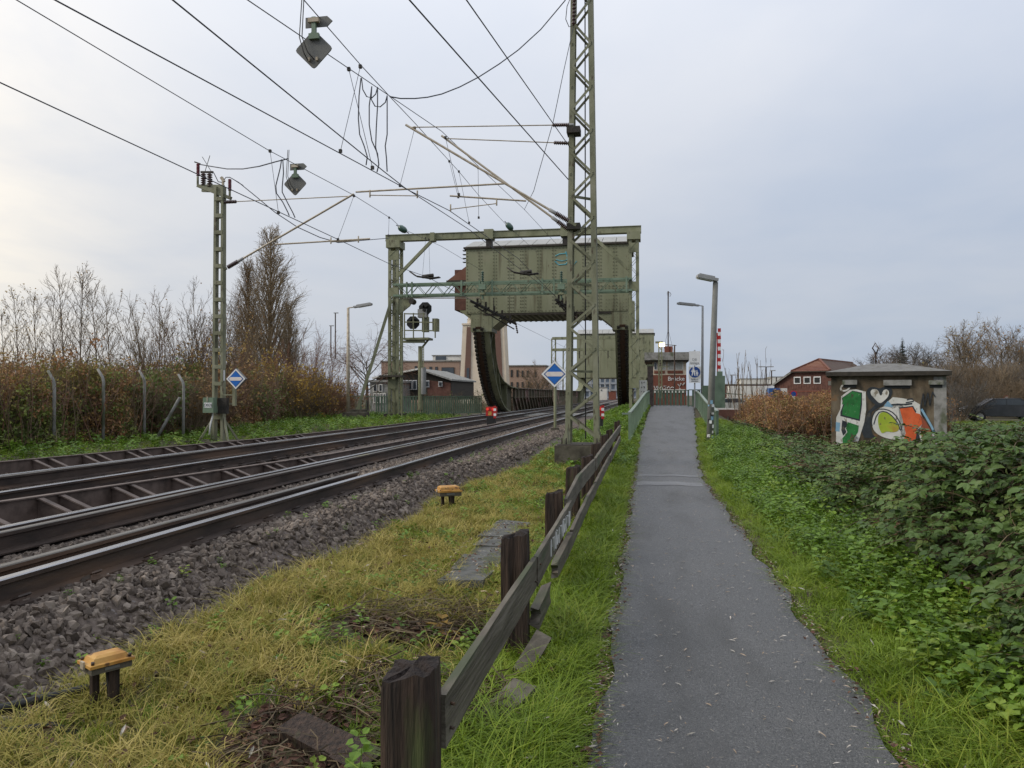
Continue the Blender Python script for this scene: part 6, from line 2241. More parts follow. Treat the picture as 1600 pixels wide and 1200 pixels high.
tree('poplar_tree', 'short columnar poplar on the right flank of the tall poplar', 'poplar', 2, 457, 48, 486, poplm, poplm, 1.05)
tree('leafy_shrub', 'shrub with golden yellow leaves at the foot of the tall poplar', 'dome', 0, 440, 40, 540, twigm, twigr, .75, yleaf, 1500, cat='shrub', lsize=.15)
tree('leafy_shrub', 'olive and ochre leaved shrub between the mast and the poplars', 'dome', 1, 388, 36, 532, twigm, twigr, .7, yleaf, 700, cat='shrub', lsize=.13)
for i, (px, D, top, lab) in enumerate(((478, 44, 508, 'reddish bare sapling cluster right of the short poplar'), (503, 45, 520, 'reddish bare sapling cluster left of the thin left lamp'))):
    tree('sapling_cluster', lab, 'shrub', i, px, D, top, twigr, twigr, .85, cat='sapling')
tree('weeping_tree', 'reddish weeping tree with drooping twigs behind the thin left lamp', 'weep', 0, 574, 50, 500, barkm, twigr, 1.0, hleaf, 200)
tree('leafy_shrub', 'reddish brown shrub under the weeping tree', 'dome', 2, 535, 48, 585, twigr, twigr, 1.1, hleaf, 500, cat='shrub', lsize=.14)
tree('leafy_shrub', 'olive twiggy bush in front of the cream tower beside the bridge segment', 'dome', 0, 722, 60, 594, twigm, twigm, 1.6, hleaf_g, 300, cat='shrub', lsize=.14)
tree('bare_tree', 'small bare tree with curled leaves right of the tan building', 'oak', 1, 842, 92, 552, barkm, twigm, .9, hleaf, 120, lsize=.2)
for i, (px, top, lab) in enumerate(((812, 592, 'left bare bush above the rusty leaf girder'), (832, 588, 'right bare bush above the rusty leaf girder'))):
    tree('bush', lab, 'dome', i, px, 98, top, twigm, twigm, 1.2, cat='shrub')
for i, (px, D, top, w, lf, lab) in enumerate(((298, 24, 548, 1.0, hleaf, 'rusty leaved shrub poking over the hedge behind the propped fence post'), (345, 26, 540, .9, hleaf, 'rusty leaved shrub right behind the slender frame mast'), (470, 37, 560, 1.0, yleaf, 'ochre leaved shrub right of the golden shrub below the poplars'),
                                            (512, 42, 572, 1.1, hleaf, 'rust brown shrub left of the foot of the thin left lamp'), (255, 23, 556, .9, hleaf_g, 'olive leaved shrub rising above the hedge between two fence posts'), (420, 33, 585, 1.1, hleaf_g, 'low olive shrub in front of the poplars right of the left diamond sign'),
                                            (330, 27, 500, .7, hleaf, 'tall rust leaved shrub just left of the slender frame mast'), (405, 38, 505, .6, yleaf, 'tall ochre leaved shrub against the foot of the tall poplar'))):
    tree('leafy_shrub', lab, 'dome', i % 3, px, D, top, twigr if i % 2 else twigm, twigr if i % 2 else twigm, w, lf, 900, cat='shrub', lsize=.12)
# right of the path
for (px, D, top, lab, v, w) in ((1160, 37, 540, 'left cluster of thin upright willow saplings beyond the barrier railing', 0, 1.0), (1182, 38, 548, 'right cluster of thin upright willow saplings beyond the barrier railing', 1, .9), (1144, 44, 575, 'short twiggy sapling just right of the boom barrier', 2, .8)):
    tree('willow_saplings', lab, 'rods', v, px, D, top, twigm, twigm, w, cat='sapling')
RT_ = [(1330, 95, 556, 0, 1.1, 'low bare tree whose top shows above the house roof ridge'), (1378, 85, 530, 1, 1.15, 'bare spreading tree behind the hook on the hut roof'), (1402, 88, 534, 2, 1.0, 'bare tree just left of the dark conifer'),
       (1436, 75, 522, 0, 1.2, 'bare round-crowned tree right of the dark conifer'), (1466, 78, 528, 1, 1.0, 'bare tree between the hut and the tallest right trees'), (1502, 70, 489, 2, .95, 'tall bare tree with dense bushy top, left of the two tallest right trees'),
       (1528, 72, 512, 0, .8, 'slender bare tree between the two tallest right trees'), (1563, 66, 484, 1, .85, 'tall bare tree with curled leaves near the right edge'), (1592, 70, 518, 2, 1.0, 'bare tree cut by the right edge of the view'), (1625, 68, 505, 0, 1.0, 'bare tree mostly outside the right edge of the view')]
for (px, D, top, v, w, lab) in RT_:
    tree('bare_tree', lab, 'oak', v, px, D, top, barkm, twigm if px % 4 else twigg, w, hleaf if px in (1502, 1563) else None, 160, group='bare trees on the right', lsize=.22)
for i, (px, D, top, lab) in enumerate(((1500, 46, 572, 'big twiggy brown bush right of the hut'), (1540, 52, 560, 'twiggy brown thicket behind the dark car'), (1478, 42, 605, 'low leafy brown bush touching the right side of the hut'), (1585, 56, 565, 'twiggy thicket under the tall tree at the right edge'),
                                       (1452, 58, 560, 'brown thicket directly behind the hut roof'), (1362, 70, 572, 'brown thicket behind the left end of the hut roof'), (1405, 64, 568, 'brown thicket below the dark conifer'), (1620, 54, 575, 'brown thicket at the right edge of the view'))):
    tree('thicket', lab, 'dome', i % 3, px, D, top, twigm, twigm if i % 2 else twigg, 1.05, hleaf if i in (2,) else None, 500, cat='shrub', group='brown thickets on the right', lsize=.12)
# fine twig mass of the wood edge on the right
def twig_fan(seed):
    r_ = random.Random(seed)
    m_ = MB()
    for _ in range(16):
        a_, f_ = r_.uniform(0, 6.28), R(38) * math.sqrt(r_.random())
        d_ = Vector((math.cos(a_) * math.sin(f_), math.sin(a_) * math.sin(f_), math.cos(f_)))
        pts_, dd = branch(m_, r_, Vector((0, 0, 0)), d_, r_.uniform(.6, 1.1), .010, .003, 4, .10, .03, 3)
        for q_ in (2, 3):
            branch(m_, r_, pts_[q_], (dd + rvec(r_) * .7).normalized(), .35, .004, .002, 2, .1, .02, 3)
    return m_


fan = [proto('fan_proto', twig_fan(s_), [twigm, twigg][s_ % 2]) for s_ in range(5)]
nf = 3000
px_ = rng.uniform(1325, 1660, nf)
dd_ = rng.uniform(56, 84, nf)
P_ = np.array([list(at_d(a, 640, b)) for a, b in zip(px_, dd_)])
top_ = np.interp(px_, [1325, 1385, 1440, 1500, 1560, 1660], [1.8, 2.2, 2.4, 3.0, 2.8, 3.0]) * rng.random(nf) ** .8
scatter('wood_edge', fan, np.stack([P_[:, 0], P_[:, 1], top_ - .3], 1), np.stack([rng.normal(0, .3, nf), rng.normal(0, .3, nf), rng.uniform(0, 6.28, nf)], 1), rng.uniform(1.0, 2.2, nf))
# conifer
c = at_d(1411, 640, 80)
g0_ = gzf(c.x, c.y)
Hh = at_d(1411, 527, 80).z - g0_
t = thing('conifer_tree', 'dark narrow conifer standing between bare trees behind the hut', 'tree', (c.x, c.y, g0_))
tube('trunk', [(c.x, c.y, g0_), (c.x, c.y, g0_ + Hh * .95)], [.16, .03], barkm, t, 6)
m = MB()
r_ = random.Random(5)
for k in range(520):
    f = r_.random() ** .8
    z = g0_ + Hh * (.12 + .88 * f)
    rad = (1 - f) * 2.0 * r_.uniform(.55, 1.1) + .12
    a = r_.uniform(0, 6.28)
    d = Vector((math.cos(a), math.sin(a), 0))
    p = Vector((c.x, c.y, z))
    q = p + d * rad + Vector((0, 0, -rad * .25))
    s = d.cross(Vector((0, 0, 1))) * rad * .22
    m.add([p, p.lerp(q, .6) + s, q, p.lerp(q, .6) - s], [(0, 1, 2, 3)])
m.build('crown', needle, t)

# ================================================================== PROTOTYPES for ground cover
def blade_clump(n, h, w, lean, seed, spread):
    r_ = random.Random(seed)
    m = MB()
    for _ in range(n):
        a, b_ = r_.uniform(0, 6.28), r_.uniform(0, 6.28)
        p = Vector((math.cos(b_), math.sin(b_), 0)) * spread * math.sqrt(r_.random())
        d = Vector((math.cos(a), math.sin(a), 0))
        hh, ll = h * r_.uniform(.5, 1.15), lean * r_.uniform(.3, 1.3)
        s = d.cross(Vector((0, 0, 1))) * w * r_.uniform(.7, 1.2)
        V, F = [], []
        for i, f in enumerate((0, .35, .7, 1)):
            q = p + d * (ll * h * f * f) + Vector((0, 0, hh * (f - .32 * lean * f ** 3)))
            if i < 3:
                V += [q - s * (1 - .25 * i), q + s * (1 - .25 * i)]
            else:
                V.append(q)
        F = [(0, 1, 3, 2), (2, 3, 5, 4), (4, 5, 6)]
        m.add(V, F)
    return m


def leaf_geo(m, p, d, up, L, w, fold=.25, mi=0):
    d = d.normalized()
    s = d.cross(up).normalized()
    n = s.cross(d)
    V = [p, p + d * L * .35 + s * w + n * w * fold, p + d * L * .75 + s * w * .7 + n * w * fold, p + d * L - n * L * .10, p + d * L * .75 - s * w * .7 + n * w * fold, p + d * L * .35 - s * w + n * w * fold, p + d * L * .5]
    m.add(V, [(0, 6, 1), (1, 6, 2), (2, 6, 3), (3, 6, 4), (4, 6, 5), (5, 6, 0)], mi)


def herb_plant(seed, n, h, L, w):
    r_ = random.Random(seed)
    m = MB()
    m.tube([(0, 0, 0), (r_.uniform(-.02, .02), r_.uniform(-.02, .02), h * .9)], [.004, .002], 3)
    for k in range(n):
        f = .25 + .75 * (k + .5) / n
        a = k * 2.4 + r_.uniform(-.4, .4)
        d = Vector((math.cos(a), math.sin(a), r_.uniform(-.15, .35)))
        p = Vector((0, 0, h * f)) + d * L * .25
        leaf_geo(m, p, d, Vector((r_.uniform(-.2, .2), r_.uniform(-.2, .2), 1)), L * r_.uniform(.7, 1.1) * (1.15 - .5 * f), w * r_.uniform(.8, 1.1), r_.uniform(.1, .35))
    return m


def bramble_spray(seed):
    r_ = random.Random(seed)
    m = MB()
    pts = [Vector((0, 0, -.10))]
    d = Vector((.55, 0, .85)).normalized()
    for i in range(6):
        d = (d + Vector((.10, r_.uniform(-.12, .12), -.17))).normalized()
        pts.append(pts[-1] + d * .075)
    m.tube(pts, [.004] * 6 + [.002], 3, 1)
    for i in range(1, 7):
        a = i * 2.5 + r_.uniform(-.5, .5)
        pd = Vector((math.cos(a), math.sin(a), .25)).normalized()
        q = pts[i] + pd * .05
        m.tube([pts[i], q], .0018, 3, 1)
        nup = Vector((r_.uniform(-.45, .45), r_.uniform(-.45, .45), 1)).normalized()
        for b_ in (-1.15, 0, 1.15):
            dd = Matrix.Rotation(b_, 3, 'Z') @ pd
            dd.z = r_.uniform(-.30, .05)
            leaf_geo(m, q + dd * .006, dd, nup, .068 * r_.uniform(.7, 1.25) * (1.1 if b_ == 0 else .92), .022 * r_.uniform(.85, 1.2), r_.uniform(.12, .4))
    return m


def leaf_clump(seed, n, rad, L):
    r_ = random.Random(seed)
    m = MB()
    for _ in range(n):
        p = rvec(r_) * rad * r_.random() ** .5
        a, b_ = rvec(r_), rvec(r_)
        b_ = (b_ - a * a.dot(b_)).normalized()
        l = L * r_.uniform(.6, 1.2)
        c_ = a.cross(b_) * l * .15
        m.add([p - a * l * .5, p + b_ * l * .35 + c_, p + a * l * .5, p - b_ * l * .35 + c_], [(0, 1, 2), (0, 2, 3)])
    for _ in range(3):
        p, d = rvec(r_) * rad * .6, rvec(r_)
        d.z = abs(d.z) + .4
        m.tube([p - d * rad * .8, p + d * rad * .8], .004, 3, 1)
    return m


def stone(seed):
    r_ = random.Random(seed)
    bm = bmesh.new()
    bmesh.ops.create_icosphere(bm, subdivisions=1, radius=1)
    sx, sy, sz = r_.uniform(.9, 1.35), r_.uniform(.75, 1.1), r_.uniform(.5, .8)
    for v in bm.verts:
        n = mnoise.noise(v.co * 1.2 + Vector((seed * 3.1, 0, 0)))
        v.co *= 1 + .55 * n + r_.uniform(-.14, .14)
        v.co = Vector((v.co.x * sx, v.co.y * sy, v.co.z * sz))
    bmesh.ops.convex_hull(bm, input=bm.verts)
    m = MB()
    bm.verts.ensure_lookup_table()
    for i, v in enumerate(bm.verts):
        v.index = i
    m.add([v.co.copy() for v in bm.verts], [[v.index for v in f.verts] for f in bm.faces])
    bm.free()
    return m


gp = [proto('grass_proto', blade_clump(16, .12, .0032, .9, s, .05), gr1) for s in range(4)]
gpl = [proto('grass_proto', blade_clump(14, .17, .0036, 1.5, s + 20, .06), gr1) for s in range(4)]
sp_g = [proto('straw_proto', blade_clump(18, .15, .0028, 1.3, s + 40, .06), gr2) for s in range(4)]
hp_ = [proto('herb_proto', herb_plant(s, 9, .16, .075, .027), herb) for s in range(4)]
nt = [proto('nettle_proto', herb_plant(s + 9, 12, .30, .085, .027), herb) for s in range(4)]
bsp = [proto('bramble_proto', bramble_spray(s), [bram, stemm]) for s in range(5)]
bsb = [proto('bramble_proto', bramble_spray(s + 30), [bram_b, stemm]) for s in range(2)]
lc_a = [proto('clump_proto', leaf_clump(s, 16, .17, .075), [hleaf, twigr]) for s in range(3)]
lc_g = [proto('clump_proto', leaf_clump(s + 5, 18, .16, .075), [hleaf_g, twigm]) for s in range(3)]
sts = [proto('stone_proto', stone(s), stonem) for s in range(7)]
wl_m = MB()
leaf_geo(wl_m, Vector((-.03, 0, 0)), Vector((1, 0, 0)), Vector((0, 0, 1)), .06, .0055, .3)
wlf = [proto('leaf_proto', wl_m, litter)]
mb2 = MB()
leaf_geo(mb2, Vector((-.02, 0, 0)), Vector((1, 0, 0)), Vector((0, 0, 1)), .05, .02, .4)
mould = [proto('mould_proto', mb2, debris)]
tw_m = MB()
tw_m.tube([(-.14, 0, 0), (-.05, .015, .02), (.04, -.01, .025), (.15, .02, .0)], [.004, .0035, .003, .0015], 3)
twp = [proto('twig_proto', tw_m, stemm)]
rod_m = MB()
rod_m.tube([(0, 0, 0), (.03, .01, .5), (.02, -.02, 1.0), (.08, .0, 1.5)], [.008, .007, .005, .002], 3)
rod_m.tube([(.03, .0, .7), (.16, .05, 1.1)], [.004, .002], 3)
rod_m.tube([(.02, .0, .9), (-.10, -.06, 1.25)], [.004, .002], 3)
stick = [proto('stick_proto', rod_m, twigm), proto('stick_proto', rod_m, twigr)]


def rect(n, x0, x1, y0, y1, ypow=1.6):
    """random ground points, denser near the camera"""
    x = rng.uniform(x0, x1, n)
    y = y0 + (y1 - y0) * rng.random(n) ** ypow
    return x, y


def eul(n, tilt=.25):
    return np.stack([rng.normal(0, tilt, n), rng.normal(0, tilt, n), rng.uniform(0, 6.28, n)], 1)


def P3(x, y, z):
    return np.stack([x, y, z], 1)


# ---------------------------------------------------------------- ballast stones
n = 19000
x, y = rect(n, -3.75, -2.75, 1.6, 32, 1.8)
k = (x < ball_edge(y) + .12 * rng.random(n) ** 2 + .02) & ((x < -3.92) | (x > -3.72) | True)
x, y = x[k], y[k]
s = .018 + .024 * rng.random(len(x)) ** 1.6
z1 = bz(x, y) + rng.uniform(-.012, .014, len(x))
x2, y2 = rect(20000, -11.0, -3.9, 2.5, 34, 1.4)
# stones keep clear of the rails and of the strip covered by the guide beams
def clear(x_):
    ok = np.ones(len(x_), bool)
    for r_x in (-3.82, -4.06, -5.06, -5.31, -7.25, -8.5, -8.755):
        ok &= np.abs(x_ - r_x) > .085
    return ok
k = clear(x2)
x2, y2 = x2[k], y2[k]
s2 = rng.uniform(.024, .042, len(x2))
z2 = bz(x2, y2) + rng.uniform(-.02, .008, len(x2)) - .012
x3, y3 = rect(12000, -5.35, -3.9, 2.5, 26, 1.4)
k = clear(x3)
x3, y3 = x3[k], y3[k]
s3 = rng.uniform(.022, .038, len(x3))
z3 = bz(x3, y3) + rng.uniform(-.02, .010, len(x3)) - .008
X_, Y_, Z_, S_ = np.concatenate([x, x2, x3]), np.concatenate([y, y2, y3]), np.concatenate([z1, z2, z3]), np.concatenate([s, s2, s3])
scatter('ballast_stones', sts, P3(X_, Y_, Z_), rng.uniform(0, 6.28, (len(X_), 3)), S_)

# ---------------------------------------------------------------- grass and herbs
def nz(x, y, s, o):
    return np.array([mnoise.noise((float(a) * s + o, float(b_) * s, o)) for a, b_ in zip(x, y)])


# verge between fence and path
n = 9500
x, y = rect(n, -1.0, .12, 1.6, 26, 1.7)
k = x < pleft(y) - .03 + .08 * rng.random(n)
x, y = x[k], y[k]
sc2 = rng.uniform(.65, 1.25, len(x)) * np.clip((pleft(y) - x) * 3 + .55, .55, 1.15)
scatter('verge_grass', gp + gpl, P3(x, y, ground_z(x, y) - .01), eul(len(x)), sc2)
# dry grass and low herbs between fence and ballast
n = 13000
x, y = rect(n, -3.15, -.8, 1.5, 22, 1.5)
q = nz(x, y, 1.1, 3.3)
q2 = nz(x, y, .9, 9.1)
edge = (x > ball_edge(y) - .05)
slab = (np.abs(x + 1.50 + .038 * (y - 6.3)) < .13 + .08 * rng.random(n)) & (y > 6.15) & (y < 9.1)
keep = edge & ~slab & (q2 + rng.normal(0, .10, n) > -.16 - .22 * (y > 5) - .25 * (x < -2.1))
bare = ((x + 1.35) ** 2 / .30 + (y - 3.4) ** 2 / .8 < 1) & (rng.random(n) < .5)
keep &= ~bare
x, y, q = x[keep], y[keep], q[keep]
strawy = (q + .35 * (np.abs(x + 2.3) < .7) + rng.normal(0, .24, len(x)) - .012 * (y - 6) + .22 * (x < -2.0) - .22 * (x > -1.55)) > .15
a = strawy
scatter('dry_grass', sp_g, P3(x[a], y[a], ground_z(x[a], y[a]) - .01), eul(a.sum()), rng.uniform(.6, 1.35, a.sum()))
a = ~strawy
scatter('short_grass', gp, P3(x[a], y[a], ground_z(x[a], y[a]) - .01), eul(a.sum()), rng.uniform(.5, 1.0, a.sum()))
n = 4200
x, y = rect(n, -3.0, -.95, 2.0, 24, 1.1)
q = nz(x, y, .8, 17.0)
k = (x > ball_edge(y) - .1 - .5 * (y > 11)) & (q + .25 * (y > 9) + rng.normal(0, .1, n) > .12) & ~((np.abs(x + 1.50) < .25) & (y > 6.0) & (y < 9.2)) & ((y > 4.6) | (rng.random(n) < .25))
x, y = x[k], y[k]
scatter('low_herbs', hp_, P3(x, y, ground_z(x, y) - .02), eul(len(x)), rng.uniform(.35, .85, len(x)))
n = 1300
x, y = rect(n, -3.1, -2.5, 1.8, 22, 1.4)
x = ball_edge(y) + .02 + .5 * rng.random(n) ** 2.2
scatter('stray_stones', sts, P3(x, y, ground_z(x, y) + .004), rng.uniform(0, 6.28, (n, 3)), rng.uniform(.012, .036, n))
n = 130
x, y = rect(n, -3.65, -3.0, 2.2, 24, 1.0)
scatter('ballast_weeds', hp_, P3(x, y, bz(x, y) - .01), eul(n), rng.uniform(.25, .7, n))
# right verge: grass, then ground elder and nettles
bx0f = lambda y_: np.interp(y_, [0, 3, 6, 12, 20, 30], [2.05, 2.02, 2.3, 2.6, 3.05, 3.8])
n = 17000
x, y = rect(n, 1.02, 3.4, 1.8, 34, 1.9)
k = (x > pright(y) + .03 - .09 * rng.random(n)) & (x < bx0f(y) + .35)
x, y = x[k], y[k]
sc2 = rng.uniform(.6, 1.2, len(x)) * np.clip((x - pright(y)) * 2.5 + .6, .6, 1.0)
scatter('verge_grass', gp + gpl, P3(x, y, ground_z(x, y) - .01), eul(len(x)), sc2)
n = 10500
x, y = rect(n, 1.2, 3.9, 2.4, 30, 1.5)
off = x - pright(y)
q = nz(x, y, .9, 31.0)
k = (off > .34 + .25 * q) & (x < bx0f(y) + .55) & (rng.random(n) < np.clip((off - .12) * 1.8, .05, 1)) & ((y > 4.2) | (off > .5))
x, y = x[k], y[k]
scatter('nettles', nt + hp_, P3(x, y, ground_z(x, y) - .02), eul(len(x), .2), rng.uniform(.55, 1.15, len(x)) * (1 + .25 * nz(x, y, 1.2, 5.0)), idx=np.where(rng.random(len(x)) < .6, rng.integers(0, 4, len(x)), rng.integers(4, 8, len(x))))
# embankment on the far left
n = 9000
x = rng.uniform(-22, -10.4, n)
y = rng.uniform(6, 46, n)
hx = np.interp(y, [0, 19, 25, 35, 45, 58], [-13.7, -13.9, -14.9, -17.2, -20, -24])
k = (x > hx - .6) & ((x < -10.9) | (rng.random(n) < .3))
x, y = x[k], y[k]
tt = rng.random(len(x))
gz_ = ground_z(x, y) - .02
k = tt < .55
scatter('bank_grass', gp, P3(x[k], y[k], gz_[k]), eul(k.sum()), rng.uniform(1.0, 1.9, k.sum()))
scatter('bank_herbs', hp_, P3(x[~k], y[~k], gz_[~k]), eul((~k).sum()), rng.uniform(.9, 1.8, (~k).sum()))
# grass strip between ballast, mast and the ramp
n = 5000
x, y = rng.uniform(-2.6, .2, n), rng.uniform(16, 46, n)
k = (x < pleft(y) - .05) & (x > ball_edge(y) + .1)
x, y = x[k], y[k]
scatter('bank_grass', gp + hp_, P3(x, y, ground_z(x, y) - .02), eul(len(x)), rng.uniform(.7, 1.5, len(x)))
# lawn on the right
n = 6000
x, y = rng.uniform(14, 34, n), rng.uniform(26, 50, n)
scatter('lawn_grass', gp, P3(x, y, ground_z(x, y) - .02), eul(n), rng.uniform(1.2, 2.2, n))

# ---------------------------------------------------------------- brambles on the right
def hb(x, y):
    x, y = np.asarray(x, float), np.asarray(y, float)
    x0_ = bx0f(y)
    rise = smooth((x - x0_ + .05 + .18 * np.sin(y * 1.9) + .1 * np.sin(y * 4.3)) / .55) ** .55
    top = np.interp(y, [0, 4, 8, 12, 18, 24, 34], [1.18, 1.15, .94, .60, .26, .08, .35]) + .22 * smooth((x - 2.8) / 2) * smooth((13 - y) / 6)
    lump = .22 * np.sin(x * 2.1 + 1.3 * np.sin(y * .7)) * np.cos(y * 1.15 + x * .4) + .12 * np.sin(x * 4.7 + y * 2.9) + .08 * np.sin(y * 5.3 - x * 3.1)
    return (top + lump * np.clip(.25 + .85 * top, .3, 1.1)) * rise


core_x = np.arange(1.4, 20, .22)
core_y = np.arange(1.5, 40, .3)
corem = mk('bramble_stem_shade', [(.022, .02, .012), (.04, .036, .02), (.055, .05, .028)], scale=9, rough=.95, bump=1, bscale=30)  # stem brown, darkened for the shade in the gaps between leaves
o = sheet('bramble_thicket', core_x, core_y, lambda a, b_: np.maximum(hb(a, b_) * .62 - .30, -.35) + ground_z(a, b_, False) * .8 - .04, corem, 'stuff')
hutr = lambda x, y: ((np.cos(HUT.rz) * (x - HUT.o.x) + np.sin(HUT.rz) * (y - HUT.o.y)), (-np.sin(HUT.rz) * (x - HUT.o.x) + np.cos(HUT.rz) * (y - HUT.o.y)))


def bram_pts(n, x0_, x1_, y0_, y1_, pw):
    x, y = rect(n, x0_, x1_, y0_, y1_, pw)
    k = (x > bx0f(y) - .05)
    u, v = hutr(x, y)
    k &= ~((np.abs(u) < HW / 2 + .05) & (v > -.15) & (v < HD + .2))
    k &= (x < 4.6 + y * .62)
    x, y = x[k], y[k]
    h = hb(x, y)
    z = ground_z(x, y, False) * .8 + h - rng.random(len(x)) ** 2 * np.minimum(.6, h * .85 + .05)
    e = .08
    gx, gy = (hb(x + e, y) - hb(x - e, y)) / (2 * e), (hb(x, y + e) - hb(x, y - e)) / (2 * e)
    tilt = np.clip(np.hypot(gx, gy), 0, 1.6)
    az = np.arctan2(-gy, -gx) + rng.normal(0, .9, len(x))
    flat_ = tilt < .25
    az = np.where(flat_, rng.uniform(0, 6.28, len(x)), az)
    rot = np.stack([rng.normal(0, .22, len(x)), rng.normal(0, .2, len(x)) + .30 * tilt, az], 1)
    return x, y, z, rot


x, y, z, rot = bram_pts(20000, 1.7, 9.5, 2.2, 15, 1.5)
sc2 = rng.uniform(.55, 1.25, len(x))
gap_ = nz(x, y * 1.0, 1.6, 61.0) + .5 * nz(x, z, 3.1, 11.0)
k = (gap_ > -.40) | (rng.random(len(x)) < .25)
x, y, z, rot, sc2 = x[k], y[k], z[k], rot[k], sc2[k]
br = rng.random(len(x)) < .05
scatter('brambles', bsp, P3(x[~br], y[~br], z[~br]), rot[~br], sc2[~br])
scatter('brambles', bsb, P3(x[br], y[br], z[br] - .05), rot[br], sc2[br] * .8)
x, y, z, rot = bram_pts(15000, 2.4, 22, 13, 36, 1.0)
sc2 = rng.uniform(1.0, 1.6, len(x))
warm = rng.random(len(x)) < np.where((x > 4.2) & (x < 8.2) & (y > 27), .75, .14)
scatter('brambles', bsp, P3(x[~warm], y[~warm], z[~warm]), rot[~warm], sc2[~warm])
scatter('brambles', bsb, P3(x[warm], y[warm], z[warm]), rot[warm], sc2[warm])
# arching bare canes
m = MB()
r_ = random.Random(77)
for _ in range(320):
    y = 2.6 + 14 * r_.random() ** 1.4
    x = float(bx0f(y)) + r_.uniform(.05, 3.2)
    z = float(hb(x, y)) * r_.uniform(.3, .85)
    a = r_.uniform(0, 6.28) if r_.random() < .5 else r_.uniform(2.2, 4.2)
    d = Vector((math.cos(a), math.sin(a), 1.0)).normalized()
    p = Vector((x, y, z))
    pts = [p]
    for i in range(6):
        d = (d + Vector((0, 0, -.26)) + rvec(r_) * .08).normalized()
        pts.append(pts[-1] + d * r_.uniform(.09, .16))
    m.tube(pts, [.0055, .005, .0045, .004, .0035, .003, .002], 4)
tag(m.build('bramble_canes', stemm), kind='stuff')
# orange brown scrub before the brick house
n = 3600
x, y = rng.uniform(4.3, 10.5, n), rng.uniform(29, 40, n)
hh = (1.25 + .35 * np.sin(x * 1.7) + .25 * np.sin(y * 1.3 + x)) * smooth((x - 4.0) / 1.0)
z = rng.random(n) ** .6 * hh
k = ~((np.abs(hutr(x, y)[0]) < HW / 2 + .2) & (hutr(x, y)[1] > -.3) & (hutr(x, y)[1] < HD + .4))
scatter('orange_scrub', lc_a, P3(x[k], y[k], z[k]), eul(k.sum(), .5), rng.uniform(.8, 1.5, k.sum()))
x, y = rng.uniform(4.3, 10.5, 700), rng.uniform(28, 40, 700)
k = ~((np.abs(hutr(x, y)[0]) < HW / 2 + .2) & (hutr(x, y)[1] > -.3) & (hutr(x, y)[1] < HD + .4))
scatter('scrub_stems', stick, P3(x[k], y[k], x[k] * 0 - .1), eul(k.sum(), .22), rng.uniform(.7, 1.25, k.sum()))
tag(rod('marker_post', at_d(1213, 668, 29), at_d(1213, 637, 29), .055, yellowbox), 'short faded orange marker post in the scrub before the brick house', 'post')

# ---------------------------------------------------------------- hedge on the left
def hedge_x(y_):
    return np.interp(y_, [0, 19, 25, 35, 45, 58], [-13.7, -13.9, -14.9, -17.2, -20, -24])


def hedge_top(y_):
    return np.interp(y_, [0, 16, 24, 34, 45, 58], [2.1, 2.05, 2.1, 2.2, 2.1, 1.6]) + .22 * np.sin(y_ * 1.1) + .16 * np.sin(y_ * 2.9) + .1 * np.sin(y_ * 6.1)


n = 17000
y = rng.uniform(6, 58, n)
f = rng.random(n)
front = rng.random(n) < .62
dep = np.where(front, rng.random(n) ** 1.5 * .9, rng.uniform(.4, 6.5, n))
x = hedge_x(y) - dep - .25 * np.sin(y * 2.3) - .5 * f * front
z = np.where(front, .25 + f * (hedge_top(y) - .25), hedge_top(y) + rng.normal(0, .22, n) - .03 * dep)
gree = (rng.random(n) < np.clip(.85 - .55 * f, .12, 1) * np.where(y > 21, 1.0, .62)) & front | ((rng.random(n) < .35) & ~front & (y > 20))
bump_ = nz(y, z, .6, 40)
gree = np.where(bump_ > .16, True, np.where(bump_ < -.35, False, gree))
oliv = ~gree & (nz(y, z * 1.5 + dep, .33, 70.0) + rng.normal(0, .12, n) > .08)
gap_ = nz(y, z * 1.3, 1.1, 23.0) > -.42
scatter('hedge', [proto('clump_proto', leaf_clump(s_ + 9, 14, .17, .07), [oleaf, twigm]) for s_ in range(2)], P3(x[oliv], y[oliv], z[oliv]), eul(oliv.sum(), .6), rng.uniform(.7, 1.4, oliv.sum()))
rus = ~gree & ~oliv & gap_
scatter('hedge', lc_a, P3(x[rus], y[rus], z[rus]), eul(rus.sum(), .6), rng.uniform(.7, 1.45, rus.sum()))
scatter('hedge', lc_g, P3(x[gree], y[gree], z[gree]), eul(gree.sum(), .6), rng.uniform(.8, 1.5, gree.sum()))
n = 2600
y = rng.uniform(6, 58, n)
x = hedge_x(y) + .1 - rng.random(n) * 3.5
scatter('hedge_stems', stick, P3(x, y, x * 0 + .15), eul(n, .16), rng.uniform(1.0, 1.75, n) * np.where(y > 30, 1.15, 1))
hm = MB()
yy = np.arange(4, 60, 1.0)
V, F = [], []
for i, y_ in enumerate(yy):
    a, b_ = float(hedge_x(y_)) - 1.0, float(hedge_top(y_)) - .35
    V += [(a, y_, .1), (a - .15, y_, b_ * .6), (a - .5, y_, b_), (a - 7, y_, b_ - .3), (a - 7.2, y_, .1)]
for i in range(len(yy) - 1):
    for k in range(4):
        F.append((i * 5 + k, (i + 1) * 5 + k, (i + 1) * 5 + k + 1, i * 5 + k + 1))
tag(mesh('hedge_core', V, F, mk('hedge_inner_twigs', [(.04, .03, .02), (.07, .05, .034), (.09, .065, .042)], scale=7, rough=.95, bump=1, bscale=18)), kind='stuff')

